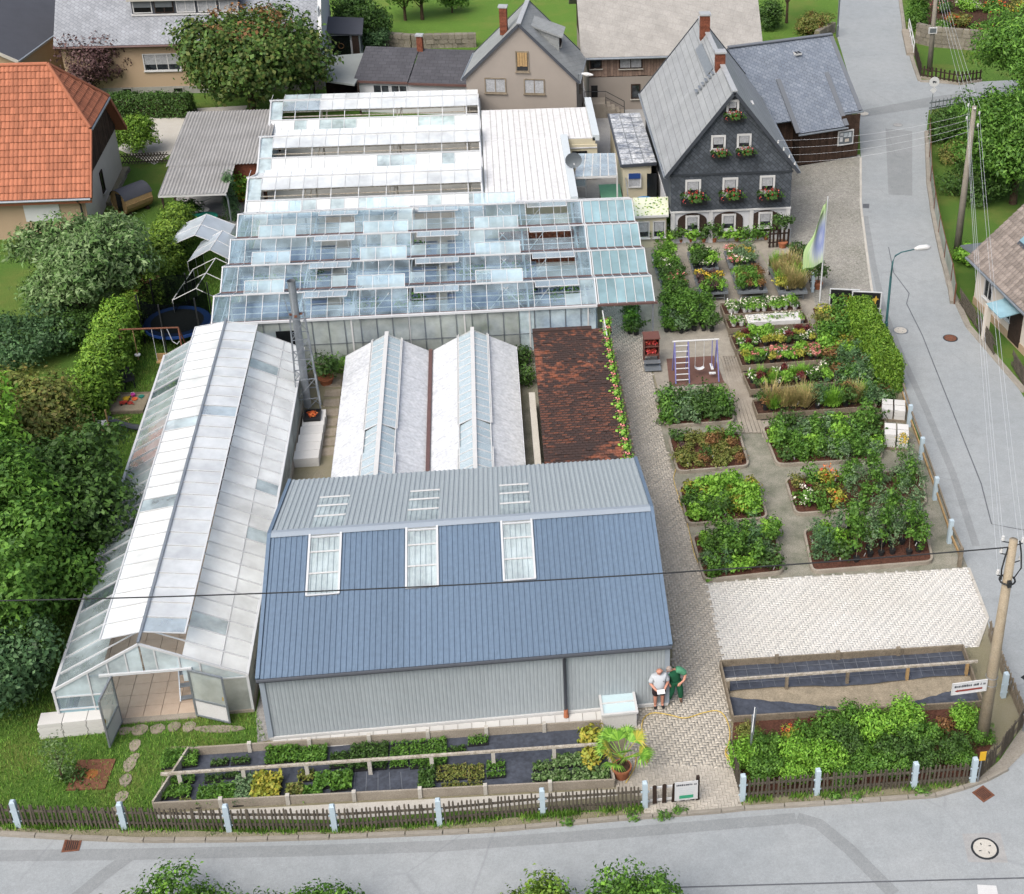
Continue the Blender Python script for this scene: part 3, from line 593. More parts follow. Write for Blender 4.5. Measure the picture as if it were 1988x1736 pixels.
B().bar((GRX,GY0,GR+.1),(GRX,GY1,GR+.1),.09,.07).build('ridge_bar','galvanised',gh)
for x,z in((GX0,GE),(GX1,GE)):B().bar((x,GY0-.05,z),(x,GY1+.05,z),.09,.08).build('gutter','white_alu',gh)
xm=(GX1+VR)/2+.1;B().bar((xm,GY0,slope(xm,1)+.01),(xm,GY1,slope(xm,1)+.01),.025,.025).build('purlin','white_alu',gh)
for k in range(0,NB+1,4): # inner frames
 y=GY0+k*bay+.05;b=B();b.bar((GX0+.06,y,0),(GX0+.06,y,GE),.06).bar((GX1-.06,y,0),(GX1-.06,y,GE),.06).bar((GX0,y,GE-.05),(GRX,y,GR-.08),.05).bar((GX1,y,GE-.05),(GRX,y,GR-.08),.05).bar((GX0+.9,y,2.0),(GX1-.9,y,2.0),.04)
 b.build('frame','galvanised',gh)
for x in(GX0,GX1):
 for k in range(0,NB,2):B().poly((x,GY0+k*bay,.3),(x,GY0+(k+2)*bay-.04,.3),(x,GY0+(k+2)*bay-.04,GE-.05),(x,GY0+k*bay,GE-.05)).build('side_pane','glass_dirty',gh)
 B().bb(x-.06,x+.06,GY0+.05,GY1,0,.3).build('plinth','concrete',gh)
 # back gable
B().poly((GX0,GY1,.3),(GX1,GY1,.3),(GX1,GY1,GE),(GRX,GY1,GR),(GX0,GY1,GE)).build('back_gable_pane','glass_dirty',gh)
# front gable
Fy=GY0;wx=lambda u,v:wall_at(u,v,Fy).x
dl,dr=wx(234,1390),wx(383,1380);hz=2.06
fb=B()
fb.bar((GX0,Fy,.0),(GX0,Fy,GE),.08).bar((GX1,Fy,.0),(GX1,Fy,GE),.08).bar((dl,Fy,0),(dl,Fy,hz),.06).bar((dr,Fy,0),(dr,Fy,hz),.06)
fb.bar((dl-.35,Fy-.03,hz),(dr+.1,Fy-.03,hz),.07,.08).bar((GX0,Fy,GE+.02),(GRX,Fy,GR+.03),.07,.08).bar((GX1,Fy,GE+.02),(GRX,Fy,GR+.03),.07,.08)
fb.bar((GX0,Fy,1.28),(dl,Fy,1.28),.05).bar((GX0,Fy,.75),(dl,Fy,.75),.05).bar((dr,Fy,1.5),(GX1,Fy,1.5),.05)
for x in(-13.55,-10.1):fb.bar((x,Fy,.45),(x,Fy,slope(x,-1 if x<GRX else 1)),.045)
for x in(-12.9,-12.3,-11.4,-10.7):
 fb.bar((x,Fy,hz if dl<x<dr else 1.5),(x,Fy,slope(x,-1 if x<GRX else 1)),.045)
fb.build('front_frame','white_alu',gh)
for x0,x1,z0,z1,m in((GX0,-13.55,.45,.73,'glass_blue'),(-13.55,dl,.45,.73,'glass_blue'),(GX0,-13.55,.77,1.26,'glass_clear'),(-13.55,dl,.77,1.26,'glass_blue'),(dr,-10.1,.1,1.48,'glass_dirty'),(-10.1,GX1,.1,1.48,'glass_dirty')):
 pane(gh,[(x0+.03,Fy,z0),(x1-.03,Fy,z0),(x1-.03,Fy,z1),(x0+.03,Fy,z1)],m,'front_pane')
xs=[GX0,-13.55,-12.9,-12.3,GRX,-11.4,-10.7,-10.1,GX1]
for a,e in zip(xs,xs[1:]):
 lo=hz if dl-.3<(a+e)/2<dr else(1.3 if a<GRX else 1.52);sa=slope(a,-1 if a<=GRX else 1);se=slope(e,-1 if e<=GRX else 1)
 pane(gh,[(a+.03,Fy,min(lo,sa)),(e-.03,Fy,min(lo,se)),(e-.03,Fy,se-.03),(a+.03,Fy,sa-.03)],'glass_hazy','gable_pane')
B().bb(GX0-.03,dl,Fy-.08,Fy+.08,0,.45).build('front_plinth','concrete_white',gh);B().bb(dr,GX1+.02,Fy-.06,Fy+.06,0,.1).build('front_plinth','concrete',gh)
B().bb(dl,dr,Fy-.12,Fy+.1,0,.06).build('threshold','concrete',gh)
def door(px_h,px_f,hgt,hinge,label,m='glass_clear'):
 h=at(*px_h);f_=at(*px_f);d=(f_-h);d.z=0;L=min(d.length,1.25);d.normalize();p=[Vector((hinge,Fy-.06,.07)),None];p[1]=p[0]+d*L;Z=Vector((0,0,1));b=B()
 b.bar(p[0],p[0]+Z*hgt,.06).bar(p[1],p[1]+Z*hgt,.06).bar(p[0]+Z*hgt,p[1]+Z*hgt,.06).bar(p[0]+Z*.03,p[1]+Z*.03,.06).bar(p[0]+Z*.72,p[1]+Z*.72,.06)
 o=b.build('door','galvanised',gh);o['label']=label;q=p[0]+d*.04;e=p[1]-d*.04
 B().poly(q+Z*.75,e+Z*.75,e+Z*(hgt-.03),q+Z*(hgt-.03)).build('door_pane',m,o);B().slab([q+Z*.06,e+Z*.06,e+Z*.69,q+Z*.69],.02).build('door_panel','white_paint',o)
 hp=e+Z*.95-d*.06;B().bar(hp,hp+Z*.14,.03).build('handle','gold',o)
door((235,1396),(212,1445),1.95,dl+.02,'left door leaf standing open outwards','glass_dirty');door((382,1384),(446,1399),1.95,dr-.02,'right door leaf swung open to the right','glass_dirty')
# tiled floor inside
ghf=sheet('glasshouse_floor',[(GX0+.1,GY0),(GX1-.1,GY0),(GX1-.1,GY1),(GX0+.1,GY1)],'soil',.008,world=True)
bb=B();bb.bb(-.5,.5,-.5,.5,0,.04);tme=bb.mesh('floor_tile');tme.materials.append(MATS['floor_tile'])
for i in range(10):
 for j in range(22):inst('floor_tile',tme,ghf,(GX0+.55+i*.55,GY0+.34+j*.55,.008+random.random()*.004),(0,0,0),(.535,.535,1))
rk=thing('step_rack','grey metal step rack standing on tiles inside the glasshouse door','rack',(dr-.45,GY0+1.2,.05),.1)
b=B()
for s in(-.25,.25):b.bar((s,-.5,0),(s,.6,1.1),.04)
b.build('rail','galvanised',rk)
for k in range(4):B().bb(-.24,.24,-.5+k*.3,-.32+k*.3,.05+k*.28,.08+k*.28).build('step','galvanised',rk)
for k,(x,y)in enumerate(((-12.6,40.1),(-12.2,40.15),(-11.5,42.5),(-11.2,41.8))):
 o=link('dry_plant',crown('dry_plant',[(0,0,.06,.12,.12,.06)],8,3,(.1,.05),.05),'leaf_brown',None,loc=(x,y,.05));tag(o,['wilted plant at the left on the glasshouse floor tiles','wilted plant beside the leftmost one on the tiles','wilted plant farthest inside on the glasshouse tiles','wilted plant nearest the step rack on the tiles'][k],'plant','wilted plants on the tiles')
 # stack of white blocks before the left pane
stk=thing('block_stack','stack of white concrete blocks against the glasshouse front','blocks',tuple(at(148,1432)),.02)
bme=B().bb(-.5,.5,-.5,.5,0,1).mesh('block');bme.materials.append(MATS['concrete_white'])
for r_ in range(4):
 for k in range(3):inst('block',bme,stk,(-.75+k*.74+.03*(r_%2),.35,r_*.155),(0,0,0),(.72,.55,.148))
for x,y,z,nm in((-.95,.3,.63,0),(.72,.4,.63,1),(.75,-.3,0,2)):
 p=at(148,1432);o=B().bb(-.19,.19,-.16,.16,0,.2).build('stone_block','flagstone',None,loc=(p.x+x,p.y+y,z));tag(o,['beige stone block on the left end of the white stack','beige stone block on the right end of the white stack','beige stone block on the grass before the white stack'][nm],'stone')
 # ------------------------------------------------------------------ multi-bay glasshouse block: clear part in front, whitewashed part behind
BX0,BX1,AX1=-12.65,4.52,7.22;BY0,BP,BG,BR_=59.82,2.93,2.58,3.16
blk=thing('clear_glasshouse','wide clear glass greenhouse of four low bays with open roof vents','greenhouse',(BX0,BY0,0),world=True)
NP=24;pw=(BX1-BX0)/NP
def Xat(u,v,z):return at(u,v,z).x
fv=[(-8.65,-6.75),(-3.75,-1.75),(1.75,3.75)];bv=[(-11.35,-9.6),(-6.35,-4.2),(-.95,1.2)]
for i in range(4):
 g0,r0,g1=BY0+BP*i,BY0+BP*(i+.5),BY0+BP*(i+1)
 for k in range(NP):
  x0,x1=BX0+pw*k+.015,BX0+pw*(k+1)-.015;xc=(x0+x1)/2
  fo=any(a<xc<e for a,e in fv);bo=any(a<xc<e for a,e in bv);zz=lambda t:BR_+(BG-BR_)*t
  m='glass_clear' if random.random()<.9 else 'glass_mid'
  t0=.52 if fo else 0.0
  pane(blk,[(x0,r0-t0*BP/2,zz(t0)),(x0,g0+.03,zz(.98)),(x1,g0+.03,zz(.98)),(x1,r0-t0*BP/2,zz(t0))],m)
  t1=.5 if bo else 0.0
  pane(blk,[(x0,r0+t1*BP/2,zz(t1)),(x1,r0+t1*BP/2,zz(t1)),(x1,g1-.03,zz(.98)),(x0,g1-.03,zz(.98))],'glass_clear')
 for(a,e),s in[(q,-1)for q in fv]+[(q,1)for q in bv]: # raised vents: three panes in a light frame
  n=3;w=(e-a)/n;zo,yo=(3.30,r0-.78)if s<0 else(3.52,r0+.74)
  for k in range(n):pane(blk,[(a+w*k+.02,r0+s*.02,BR_+.05),(a+w*(k+1)-.02,r0+s*.02,BR_+.05),(a+w*(k+1)-.02,yo,zo),(a+w*k+.02,yo,zo)],'glass_mid','vent_pane')
  b=B();b.bar((a,yo,zo),(e,yo,zo),.035).bar((a,r0+s*.02,BR_+.06),(e,r0+s*.02,BR_+.06),.035)
  for k in range(n+1):b.bar((a+w*k,r0+s*.02,BR_+.06),(a+w*k,yo,zo),.028)
  b.bar((a+.3,r0+s*.7,BG+.28),(a+.3,yo,zo),.02).bar((e-.3,r0+s*.7,BG+.28),(e-.3,yo,zo),.02);b.build('vent_frame','white_alu',blk)
 for k in range(NP+1):
  x=BX0+pw*k;b=B();b.bar((x,g0,BG+.015),(x,r0,BR_+.02),.026,.03);b.build('glazing_bar','white_alu',blk)
  b=B();b.bar((x,g1,BG+.015),(x,r0,BR_+.02),.026,.03);b.build('glazing_bar','white_alu',blk)
 B().bar((BX0-.05,r0,BR_+.03),(AX1,r0,BR_+.03),.07,.05).build('ridge_bar','white_alu',blk)
 B().bar((BX0-.05,g0,BG-.02),(AX1+.1,g0,BG-.02),.14,.09).build('gutter','gutter_brown',blk)
 # left and right gables
 for x in(BX0,BX1):b=B();b.bar((x,g0,BG),(x,r0,BR_+.04),.06).bar((x,g1,BG),(x,r0,BR_+.04),.06).bar((x,g0,BG),(x,g1,BG),.06);b.build('gable_frame','white_alu',blk);pane(blk,[(x,g0,0.1),(x,g1,.1),(x,g1,BG),(x,r0,BR_),(x,g0,BG)],'glass_hazy','gable_pane')
 # glass canopy that runs on over the yard
 na=6;wa=(AX1-BX1-.12)/na
 for k in range(na):
  x0,x1=BX1+.1+wa*k,BX1+.1+wa*(k+1)-.03
  for yy,s in((g0,1),(g1,-1)):pane(blk,[(x0,yy+s*.04,BG),(x1,yy+s*.04,BG),(x1,r0,BR_),(x0,r0,BR_)],'glass_blue','canopy_pane')
 b=B()
 for k in range(na+1):
  x=BX1+.09+wa*k
  for yy in(g0,g1):b.bar((x,yy,BG+.02),(x,r0,BR_+.025),.045 if k in(0,na)else .03,.035)
 b.build('canopy_frame','white_alu',blk)
 # trusses: lattice of white tubes, and posts
 for x in(-12.3,-8.95,-6.6,-4.05,-1.55,1.4,4.1):
  b=B();b.bar((x,g0,BG-.15),(x,g1,BG-.15),.05).bar((x,g0,BG-.6),(x,g1,BG-.6),.04)
  for q in range(4):b.bar((x,g0+BP*q/4,BG-(.15 if q%2 else .6)),(x,g0+BP*(q+1)/4,BG-(.6 if q%2 else .15)),.025)
  b.bar((x,g0,0),(x,g0,BG),.07);b.build('truss','white_paint',blk)
 b=B();b.bar((BX0,r0-.5,BG-.1),(BX1,r0-.5,BG-.1),.035).bar((BX0,r0+.6,BG-.35),(BX1,r0+.6,BG-.35),.05)
 for xa in(-6.0,-.6,1.4):
  for sx in(-1,1):b.bar((xa,r0-.6,BG-.7),(xa+sx*1.1,r0-.3,BR_-.05),.025)
 b.build('heating_pipe','white_paint',blk)
B().bar((BX0,BY0+BP*4,BG),(AX1,BY0+BP*4,BG),.12,.08).build('gutter','white_alu',blk)
B().bar((AX1-.1,BY0+.1,0),(AX1-.1,BY0+.1,BG),.08).build('canopy_post','galvanised',blk);B().bar((AX1-.1,BY0+BP*4,0),(AX1-.1,BY0+BP*4,BG),.08).build('canopy_post','galvanised',blk)
# front wall
nw=24;w=(BX1-BX0-.1)/nw
for k in range(nw):
 x0,x1=BX0+.05+w*k,BX0+.05+w*(k+1)
 pane(blk,[(x0+.02,BY0,.35),(x1-.02,BY0,.35),(x1-.02,BY0,BG-.08),(x0+.02,BY0,BG-.08)],'glass_hazy' if k>18 else 'glass_dirty','wall_pane')
 if k:B().bar((x0,BY0-.02,.3),(x0,BY0-.02,BG-.05),.035).build('wall_bar','steel',blk)
B().bb(BX0,BX1,BY0-.08,BY0+.08,0,.35).build('plinth','concrete',blk)
B().bar((BX0,BY0-.01,1.25),(BX1,BY0-.01,1.25),.03).build('wall_rail','steel',blk);B().bar((BX0,BY0-.06,BG-.02),(BX1,BY0-.06,BG-.02),.1,.1).build('wall_plate','white_alu',blk)
dd=B();dd.bb(-9.95,-9.0,BY0-.05,BY0-.02,.1,2.05);dd.build('door','window_dark',blk)
# what stands inside: floor, benches with plants, a red brick wall
sheet('greenhouse_floor',[(BX0,BY0),(BX1,BY0),(BX1,88.4),(BX0,88.4)],'concrete_light',.011,world=True)
bw=thing('brick_partition','red brick partition wall seen through the clear greenhouse roof','wall',(.2,69.6,0),world=True)
for r_ in range(9):
 bq=B()
 for k in range(13):bq.bb(.2+k*.31+(.15 if r_%2 else 0),.2+k*.31+.29+(.15 if r_%2 else 0),69.5,69.7,r_*.2,r_*.2+.185)
 bq.build('brick_course','brick_red',bw)
plain('bench_blue','#8d9bb8',.6,.3,var=.3,scale=1,h2='#6f7f9f');plain('bench_pale','#c9ccd4',.6,.3,var=.3,scale=1)
gbe=thing('greenhouse_bench','x','bench',(0,0,0));gbe['group']='benches inside the clear greenhouse'
B().bb(-2.2,2.2,-.8,.8,.72,.76).build('bench_top','bench_blue',gbe);b=B();b.bb(-2.2,2.2,-.85,-.8,.7,.84).bb(-2.2,2.2,.8,.85,.7,.84).bb(-2.25,-2.2,-.85,.85,.7,.84).bb(2.2,2.25,-.85,.85,.7,.84);b.build('bench_rim','galvanised',gbe)
for sx in(-2,2):
 for sy in(-.7,.7):B().bar((sx,sy,0),(sx,sy,.72),.05).build('leg','galvanised',gbe)
rows=['front','second','third','rear'];cols_=['far left','left middle','right middle','far right'];first=True
gp=link('greenhouse_plants',crown('greenhouse_plants',[(-1,0,.95,.9,.5,.12),(1.1,.1,.95,.8,.4,.12)],40,8,(.16,.09),.16),'leaf_green',None);tag(gp,'x','plants','plants on benches inside the clear greenhouse')
fp=True
for i in range(4):
 for j,x in enumerate((-10.4,-5.2,-.2,2.3)):
  if j==3 and i>1:continue
  lab='blue-grey growing bench in the %s bay, %s under the clear glass roof'%(rows[i],cols_[j]);loc=(x,BY0+BP*(i+.5),.011)
  if first:gbe.location=loc;gbe['label']=lab;first=False
  else:dup(gbe,loc,0,lab)
  if(i+j)%2==0:
   lab='green seedlings on the growing bench in the %s bay, %s'%(rows[i],cols_[j])
   if fp:gp.location=loc;gp['label']=lab;fp=False
   else:dup(gp,loc,math.pi*(i%2),lab)
   # whitewashed part behind: three wide bays
UX0,UX1,UP,UG,UR=-12.65,-.52,5.72,2.25,3.2;UY0=BY0+BP*4+.06
wht=thing('whitewashed_glasshouse','whitewashed glass greenhouse of three wide bays with raised ridge vents','greenhouse',(UX0,UY0,0),world=True)
NU=17;uw=(UX1-UX0)/NU
for i in range(3):
 g0=UY0+UP*i;r0=g0+UP/2;g1=g0+UP;h=UP/2;zz=lambda t:UR+(UG-UR)*t
 for k in range(NU):
  x0,x1=UX0+uw*k+.015,UX0+uw*(k+1)-.015
  if k==0:pane(wht,[(x0,r0,zz(0)),(x0,g0+h*.42,zz(.58)),(x1,g0+h*.42,zz(.58)),(x1,r0,zz(0))],'glass_hazy')
  else:
   mm='glass_hazy' if(i==2 and k<4)else 'glass_white'
   pane(wht,[(x0,r0-.03,UR+.06),(x1,r0-.03,UR+.06),(x1,r0-1.08,3.03),(x0,r0-1.08,3.03)],mm,'vent_pane');pane(wht,[(x0,r0+.03,UR+.06),(x1,r0+.03,UR+.06),(x1,r0+1.1,3.22),(x0,r0+1.1,3.22)],mm,'vent_pane')
  m='glass_white' if random.random()<.5 else 'glass_hazy'
  pane(wht,[(x0,r0-h*.58,zz(.58)),(x0,g0+.04,zz(.98)),(x1,g0+.04,zz(.98)),(x1,r0-h*.58,zz(.58))],m)
  pane(wht,[(x0,r0+h*.42,zz(.42)),(x1,r0+h*.42,zz(.42)),(x1,g1-.04,zz(.98)),(x0,g1-.04,zz(.98))],'glass_white')
 for k in range(NU+1):
  x=UX0+uw*k;b=B();b.bar((x,r0-h*.58,zz(.58)+.02),(x,g0,UG+.02),.035,.03).bar((x,r0-.03,UR+.08),(x,r0-1.08,3.05),.022,.022).bar((x,r0+.03,UR+.08),(x,r0+1.1,3.24),.022,.022).bar((x,g1,UG+.01),(x,r0,UR+.01),.03,.03)
  if k%2==0:b.bar((x,r0,UR+.01),(x,r0-h*.58,zz(.58)),.04,.04)
  b.build('glazing_bar','white_alu',wht)
 B().bar((UX0-.1,r0,UR+.09),(UX1+.05,r0,UR+.09),.1,.07).build('ridge_bar','white_alu',wht)
 B().bar((UX0,r0-h*.58,zz(.58)+.03),(UX1+.05,r0-h*.58,zz(.58)+.03),.09,.07).build('purlin','white_alu',wht)
 B().bar((UX0,g0,UG-.02),(UX1,g0,UG-.02),.16,.1).build('gutter','white_alu',wht)
 for x in(UX0,UX1):
  b=B();b.bar((x,g0,UG),(x,r0,UR+.05),.09).bar((x,g1,UG),(x,r0,UR+.05),.09).bar((x,g0,UG),(x,g1,UG),.08).bar((x,r0,0),(x,r0,UR),.08);b.build('gable_frame','white_alu',wht);pane(wht,[(x,g0,.1),(x,g1,.1),(x,g1,UG),(x,r0,UR),(x,g0,UG)],'glass_hazy','gable_pane')
 b=B()
 for q in(.2,.35,.5,.7):b.bar((UX0,r0-h*q,zz(q)-.25-.3*(q>.4)),(UX1,r0-h*q,zz(q)-.25-.3*(q>.4)),.05)
 for x in(-9.6,-5.2,-1.2):b.bar((x,g0,UG-.1),(x,g1,UG-.1),.06).bar((x,g0,0),(x,g0,UG),.08).bar((x-.15,r0-1.2,1.6),(x-.15,r0-.2,UR),.04).bar((x+.15,r0-1.2,1.6),(x+.15,r0-.2,UR),.04)
 b.build('truss','peeling_paint',wht)
B().bar((UX0-.02,UY0,UG),(UX0-.02,UY0+UP*3,UG),.1,.2).build('side_gutter','white_alu',wht);B().bar((UX1+.04,UY0,UG+.1),(UX1+.04,UY0+UP*3,UG+.1),.14,.3).build('side_gutter','white_alu',wht)
for i in range(3):
 for j,x in enumerate((-10,-6,-2.6)):
  o=B().bb(-1.5,1.5,-1.2,1.2,.6,.7).build('growing_table','bench_pale',None,loc=(x,UY0+UP*i+1.6,.011));tag(o,'pale growing table inside the %s whitewashed bay, %s'%(('nearest','middle','farthest')[i],('left','centre','right')[j]),'table','tables inside the whitewashed greenhouse')
  # ------------------------------------------------------------------ low hall with white flat roof
hall=thing('white_roofed_hall','low building with white seamed flat roof beside the whitewashed greenhouse','building',(-.3,71.6,0),world=True)
HZ=2.62
pl=[(-.36,71.6),(4.1,71.6),(4.1,80.1),(6.1,80.1),(6.1,85.0),(-.36,85.0)]
B().prism(pl,0,HZ-.06).build('walls','render_cream',hall);b=B();b.prism(pl,HZ-.055,HZ);b.build('roof_sheet','white_roof',hall)
for k in range(13):
 x=-.2+k*.34;B().bar((x,71.7,HZ+.012),(x,84.9 if k>0 else 80,HZ+.012),.03,.02).build('seam','roof_seam',hall)
for k in range(6):x=4.3+k*.32;B().bar((x,80.2,HZ+.012),(x,84.9,HZ+.012),.03,.02).build('seam','roof_seam',hall)
B().bar((-.36,80.1,HZ+.01),(4.1,80.1,HZ+.01),.05,.03).build('seam','white_roof',hall)
plain('parapet_blue','#dfe9ef',.6,.3,var=.06)
b=B();b.bb(4.1,4.5,71.6,80.4,HZ-.25,HZ+.14);b.build('parapet','parapet_blue',hall);B().bb(5.95,6.35,80.1,86.3,HZ-.2,HZ+.14).build('parapet','parapet_blue',hall)
B().bb(4.5,6.2,80.0,80.1,.1,HZ-.4).build('end_wall','render_cream',hall);B().bb(4.75,5.6,79.96,80.0,1.35,1.85).build('window','window_dark',hall);B().bar((4.5,79.97,2.05),(6.2,79.97,2.05),.05,.06).build('window_band','render_white',hall)
p=wall_at(1113,313,75.6);dsh=thing('satellite_dish','grey round satellite dish on the parapet of the white roof','satellite dish',(p.x,75.6,HZ))
def dishf(a,r_):t=2*math.pi*a;return(r_*.46*math.cos(t),-.25-(1-r_*r_)*-.10-r_*.0,.62+r_*.46*math.sin(t))
B().grid(dishf,24,5).build('dish','steel',dsh,True);B().tube([(0,0,0),(0,0,.5),(0,-.12,.6)],.03,8).build('mast','galvanised',dsh);B().tube([(0,-.18,.2),(0,-.62,.55)],.015,6).build('feed_arm','galvanised',dsh);B().tube([(0,-.6,.55),(0,-.7,.58)],.04,8).build('feed_horn','white_paint',dsh)
# ------------------------------------------------------------------ pair of small whitewashed glasshouses
CY0,CY1,CE,CR=47.6,59.12,1.0,2.02
plain('vent_glass','#b9ccd4',.2,.5,var=.3,scale=3,h2='#d6e0e6',k=1.8)
for gi,(x0,xr,x1,lab)in enumerate(((-6.88,-5.02,-3.2,'left of the two small whitewashed glasshouses behind the grey shed'),(-3.08,-1.22,.70,'right of the two small whitewashed glasshouses behind the grey shed'))):
 t=thing('small_glasshouse',lab,'greenhouse',(x0,CY0,0),world=True,group='small whitewashed glasshouses');n=12;L=(CY1-CY0)/n;st=.34
 for s,xe in((-1,x0),(1,x1)):
  xs_=xr+(xe-xr)*st;zs=CR+(CE-CR)*st
  for k in range(n):
   y0,y1=CY0+L*k+.006,CY0+L*(k+1)-.006;b=B();b.slab([(xe,y0,CE),(xe,y1,CE),(xs_-(xs_-xe)*.0,y1,zs),(xs_,y0,zs)],.012);b.build('roof_panel','whitewash_roof',t)
  for k in range(20):
   y0,y1=CY0+.1+k*.56,CY0+.1+k*.56+.53;lift=.10 if not(4<=k<=6)else .02;f2=st+.02
   q=Vector((xr+(xe-xr)*f2,0,CR+(CE-CR)*f2+lift));pane(t,[(xr,y0,CR+.04),(xr,y1,CR+.04),(q.x,y1,q.z),(q.x,y0,q.z)],'vent_glass','vent_pane')
   b=B();b.bar((xr,y0-.015,CR+.055),(q.x,y0-.015,q.z+.012),.05,.03);b.build('vent_bar','white_alu',t)
  b=B();b.bar((xs_,CY0,zs+.05),(xs_,CY1,zs+.05),.04,.12).bar((xr+(xe-xr)*(st+.03),CY0+.08,CR+(CE-CR)*st+.10),(xr+(xe-xr)*(st+.03),CY0+2.2,CR+(CE-CR)*st+.10),.04).bar((xr+(xe-xr)*(st+.03),CY0+4,CR+(CE-CR)*st+.1),(xr+(xe-xr)*(st+.03),CY1-.1,CR+(CE-CR)*st+.1),.04);b.build('vent_kerb','white_paint',t)
  B().bb(xe-.05,xe+.05,CY0,CY1,0,CE-.02).build('side_wall','whitewash_roof',t)
 B().bar((xr,CY0-.05,CR+.07),(xr,CY1+.05,CR+.07),.17,.05).build('ridge_cap','white_paint',t)
 for y in(CY0,CY1):
  B().poly((x0,y,.0),(x1,y,.0),(x1,y,CE),(xr,y,CR),(x0,y,CE)).build('gable','glass_white',t)
B().bar((-3.14,CY0,CE+.06),(-3.14,CY1,CE+.06),.16,.1).build('valley_gutter','gutter_brown',t)
# ------------------------------------------------------------------ low building with weathered red tile roof
def _oldtile():
 t=NT('old_tiles');co=t.coord(kind='Object');n1=t.noise(co,.33,4);n2=t.noise(co,3.5,5);g=t.add('NewGeometry');oi=t.add('ObjectInfo');s=t.math('FRACT',t.math('ADD',(g,'Random Per Island'),(oi,'Random')))
 base=t.ramp(s,[(0,c('#9c6048')),(.4,c('#ab6f58')),(.75,c('#8c5845')),(1,c('#7a5346'))]);k=t.math('ADD',t.math('MULTIPLY',n1,.7),t.math('MULTIPLY',n2,.45));k2=t.math('ADD',k,t.math('MULTIPLY',s,.10))
 m=t.mix(t.ramp(k2,[(.50,(0,0,0)),(.61,(.95,)*3)]),base,c('#4a403e'));n3=t.noise(co,1.0,7,.75);m=t.mix(t.ramp(n3,[(.62,(0,0,0)),(.70,(.75,)*3)]),m,c('#c9b9ac'));t.bsdf(m,.9,.15)
_oldtile()
TX0,TX1,TY0,TY1,TZ0,TZ1=1.46,4.62,46.9,58.05,2.12,2.30
tb=thing('tiled_shed','low shed with blackened red tile roof beside the geranium row','shed',(TX0,TY0,0),world=True)
B().bb(TX0+.1,TX1-.1,TY0+.1,TY1-.1,0,TZ0-.08).build('walls','render_cream',tb)
B().slab([(TX0,TY0,TZ0-.03),(TX1,TY0,TZ0-.03),(TX1,TY1,TZ1-.03),(TX0,TY1,TZ1-.03)],.06).build('roof_deck','wood_dark',tb)
cells=[];nr,nc=62,14
for r_ in range(nr):
 for q in range(nc+(r_%2)):
  w=(TX1-TX0)/nc;xa=max(TX0,TX0+w*(q-.5*(r_%2)));xb=min(TX1,TX0+w*(q+1-.5*(r_%2)))
  if xb-xa>.05:cells.append((xa,xb,TY0+(TY1-TY0)*r_/nr,(TY1-TY0)/nr))
b1=B();b1.hexa([(-.5,-.5,-.004),(.5,-.5,-.004),(.5,.62,-.016),(-.5,.62,-.016),(-.48,-.5,.024),(.48,-.5,.024),(.48,.62,0),(-.48,.62,0)]);ome=b1.mesh('roof_tile');ome.materials.append(MATS['old_tiles'])
vis=[q for q in cells if q[2]>49];vis.sort(key=lambda q:q[2]);single=set(id(q)for q in vis[:300]);rest=B()
for q in cells:
 cx,cy,hh=(q[0]+q[1])/2,q[2]+q[3]/2,random.uniform(0,.012)if random.random()<.9 else .03;z=TZ0+(TZ1-TZ0)*(cy-TY0)/(TY1-TY0)
 if id(q)in single:inst('roof_tile',ome,tb,(cx,cy,z+hh),(0,0,random.uniform(-.01,.01)),(q[1]-q[0]-.01,q[3],1))
 else:w,d=(q[1]-q[0])/2-.005,q[3];rest.hexa([(cx-w,cy-d*.5,z+hh-.004),(cx+w,cy-d*.5,z+hh-.004),(cx+w,cy+d*.62,z+hh-.016),(cx-w,cy+d*.62,z+hh-.016),(cx-w,cy-d*.5,z+hh+.024),(cx+w,cy-d*.5,z+hh+.024),(cx+w,cy+d*.62,z+hh),(cx-w,cy+d*.62,z+hh)])
rest.build('roof_tiles','old_tiles',tb)['kind']='stuff'
B().bar((TX0,TY1+.05,TZ1+.04),(TX1-.5,TY1+.05,TZ1+.04),.25,.1).build('ridge_tiles','old_tiles',tb)
B().bb(1.12,1.38,48.2,55.2,0,.9).build('side_kerb','concrete_light',None);tag(bpy.data.objects['side_kerb'],'pale concrete wall strip between small glasshouse and tiled shed','wall')
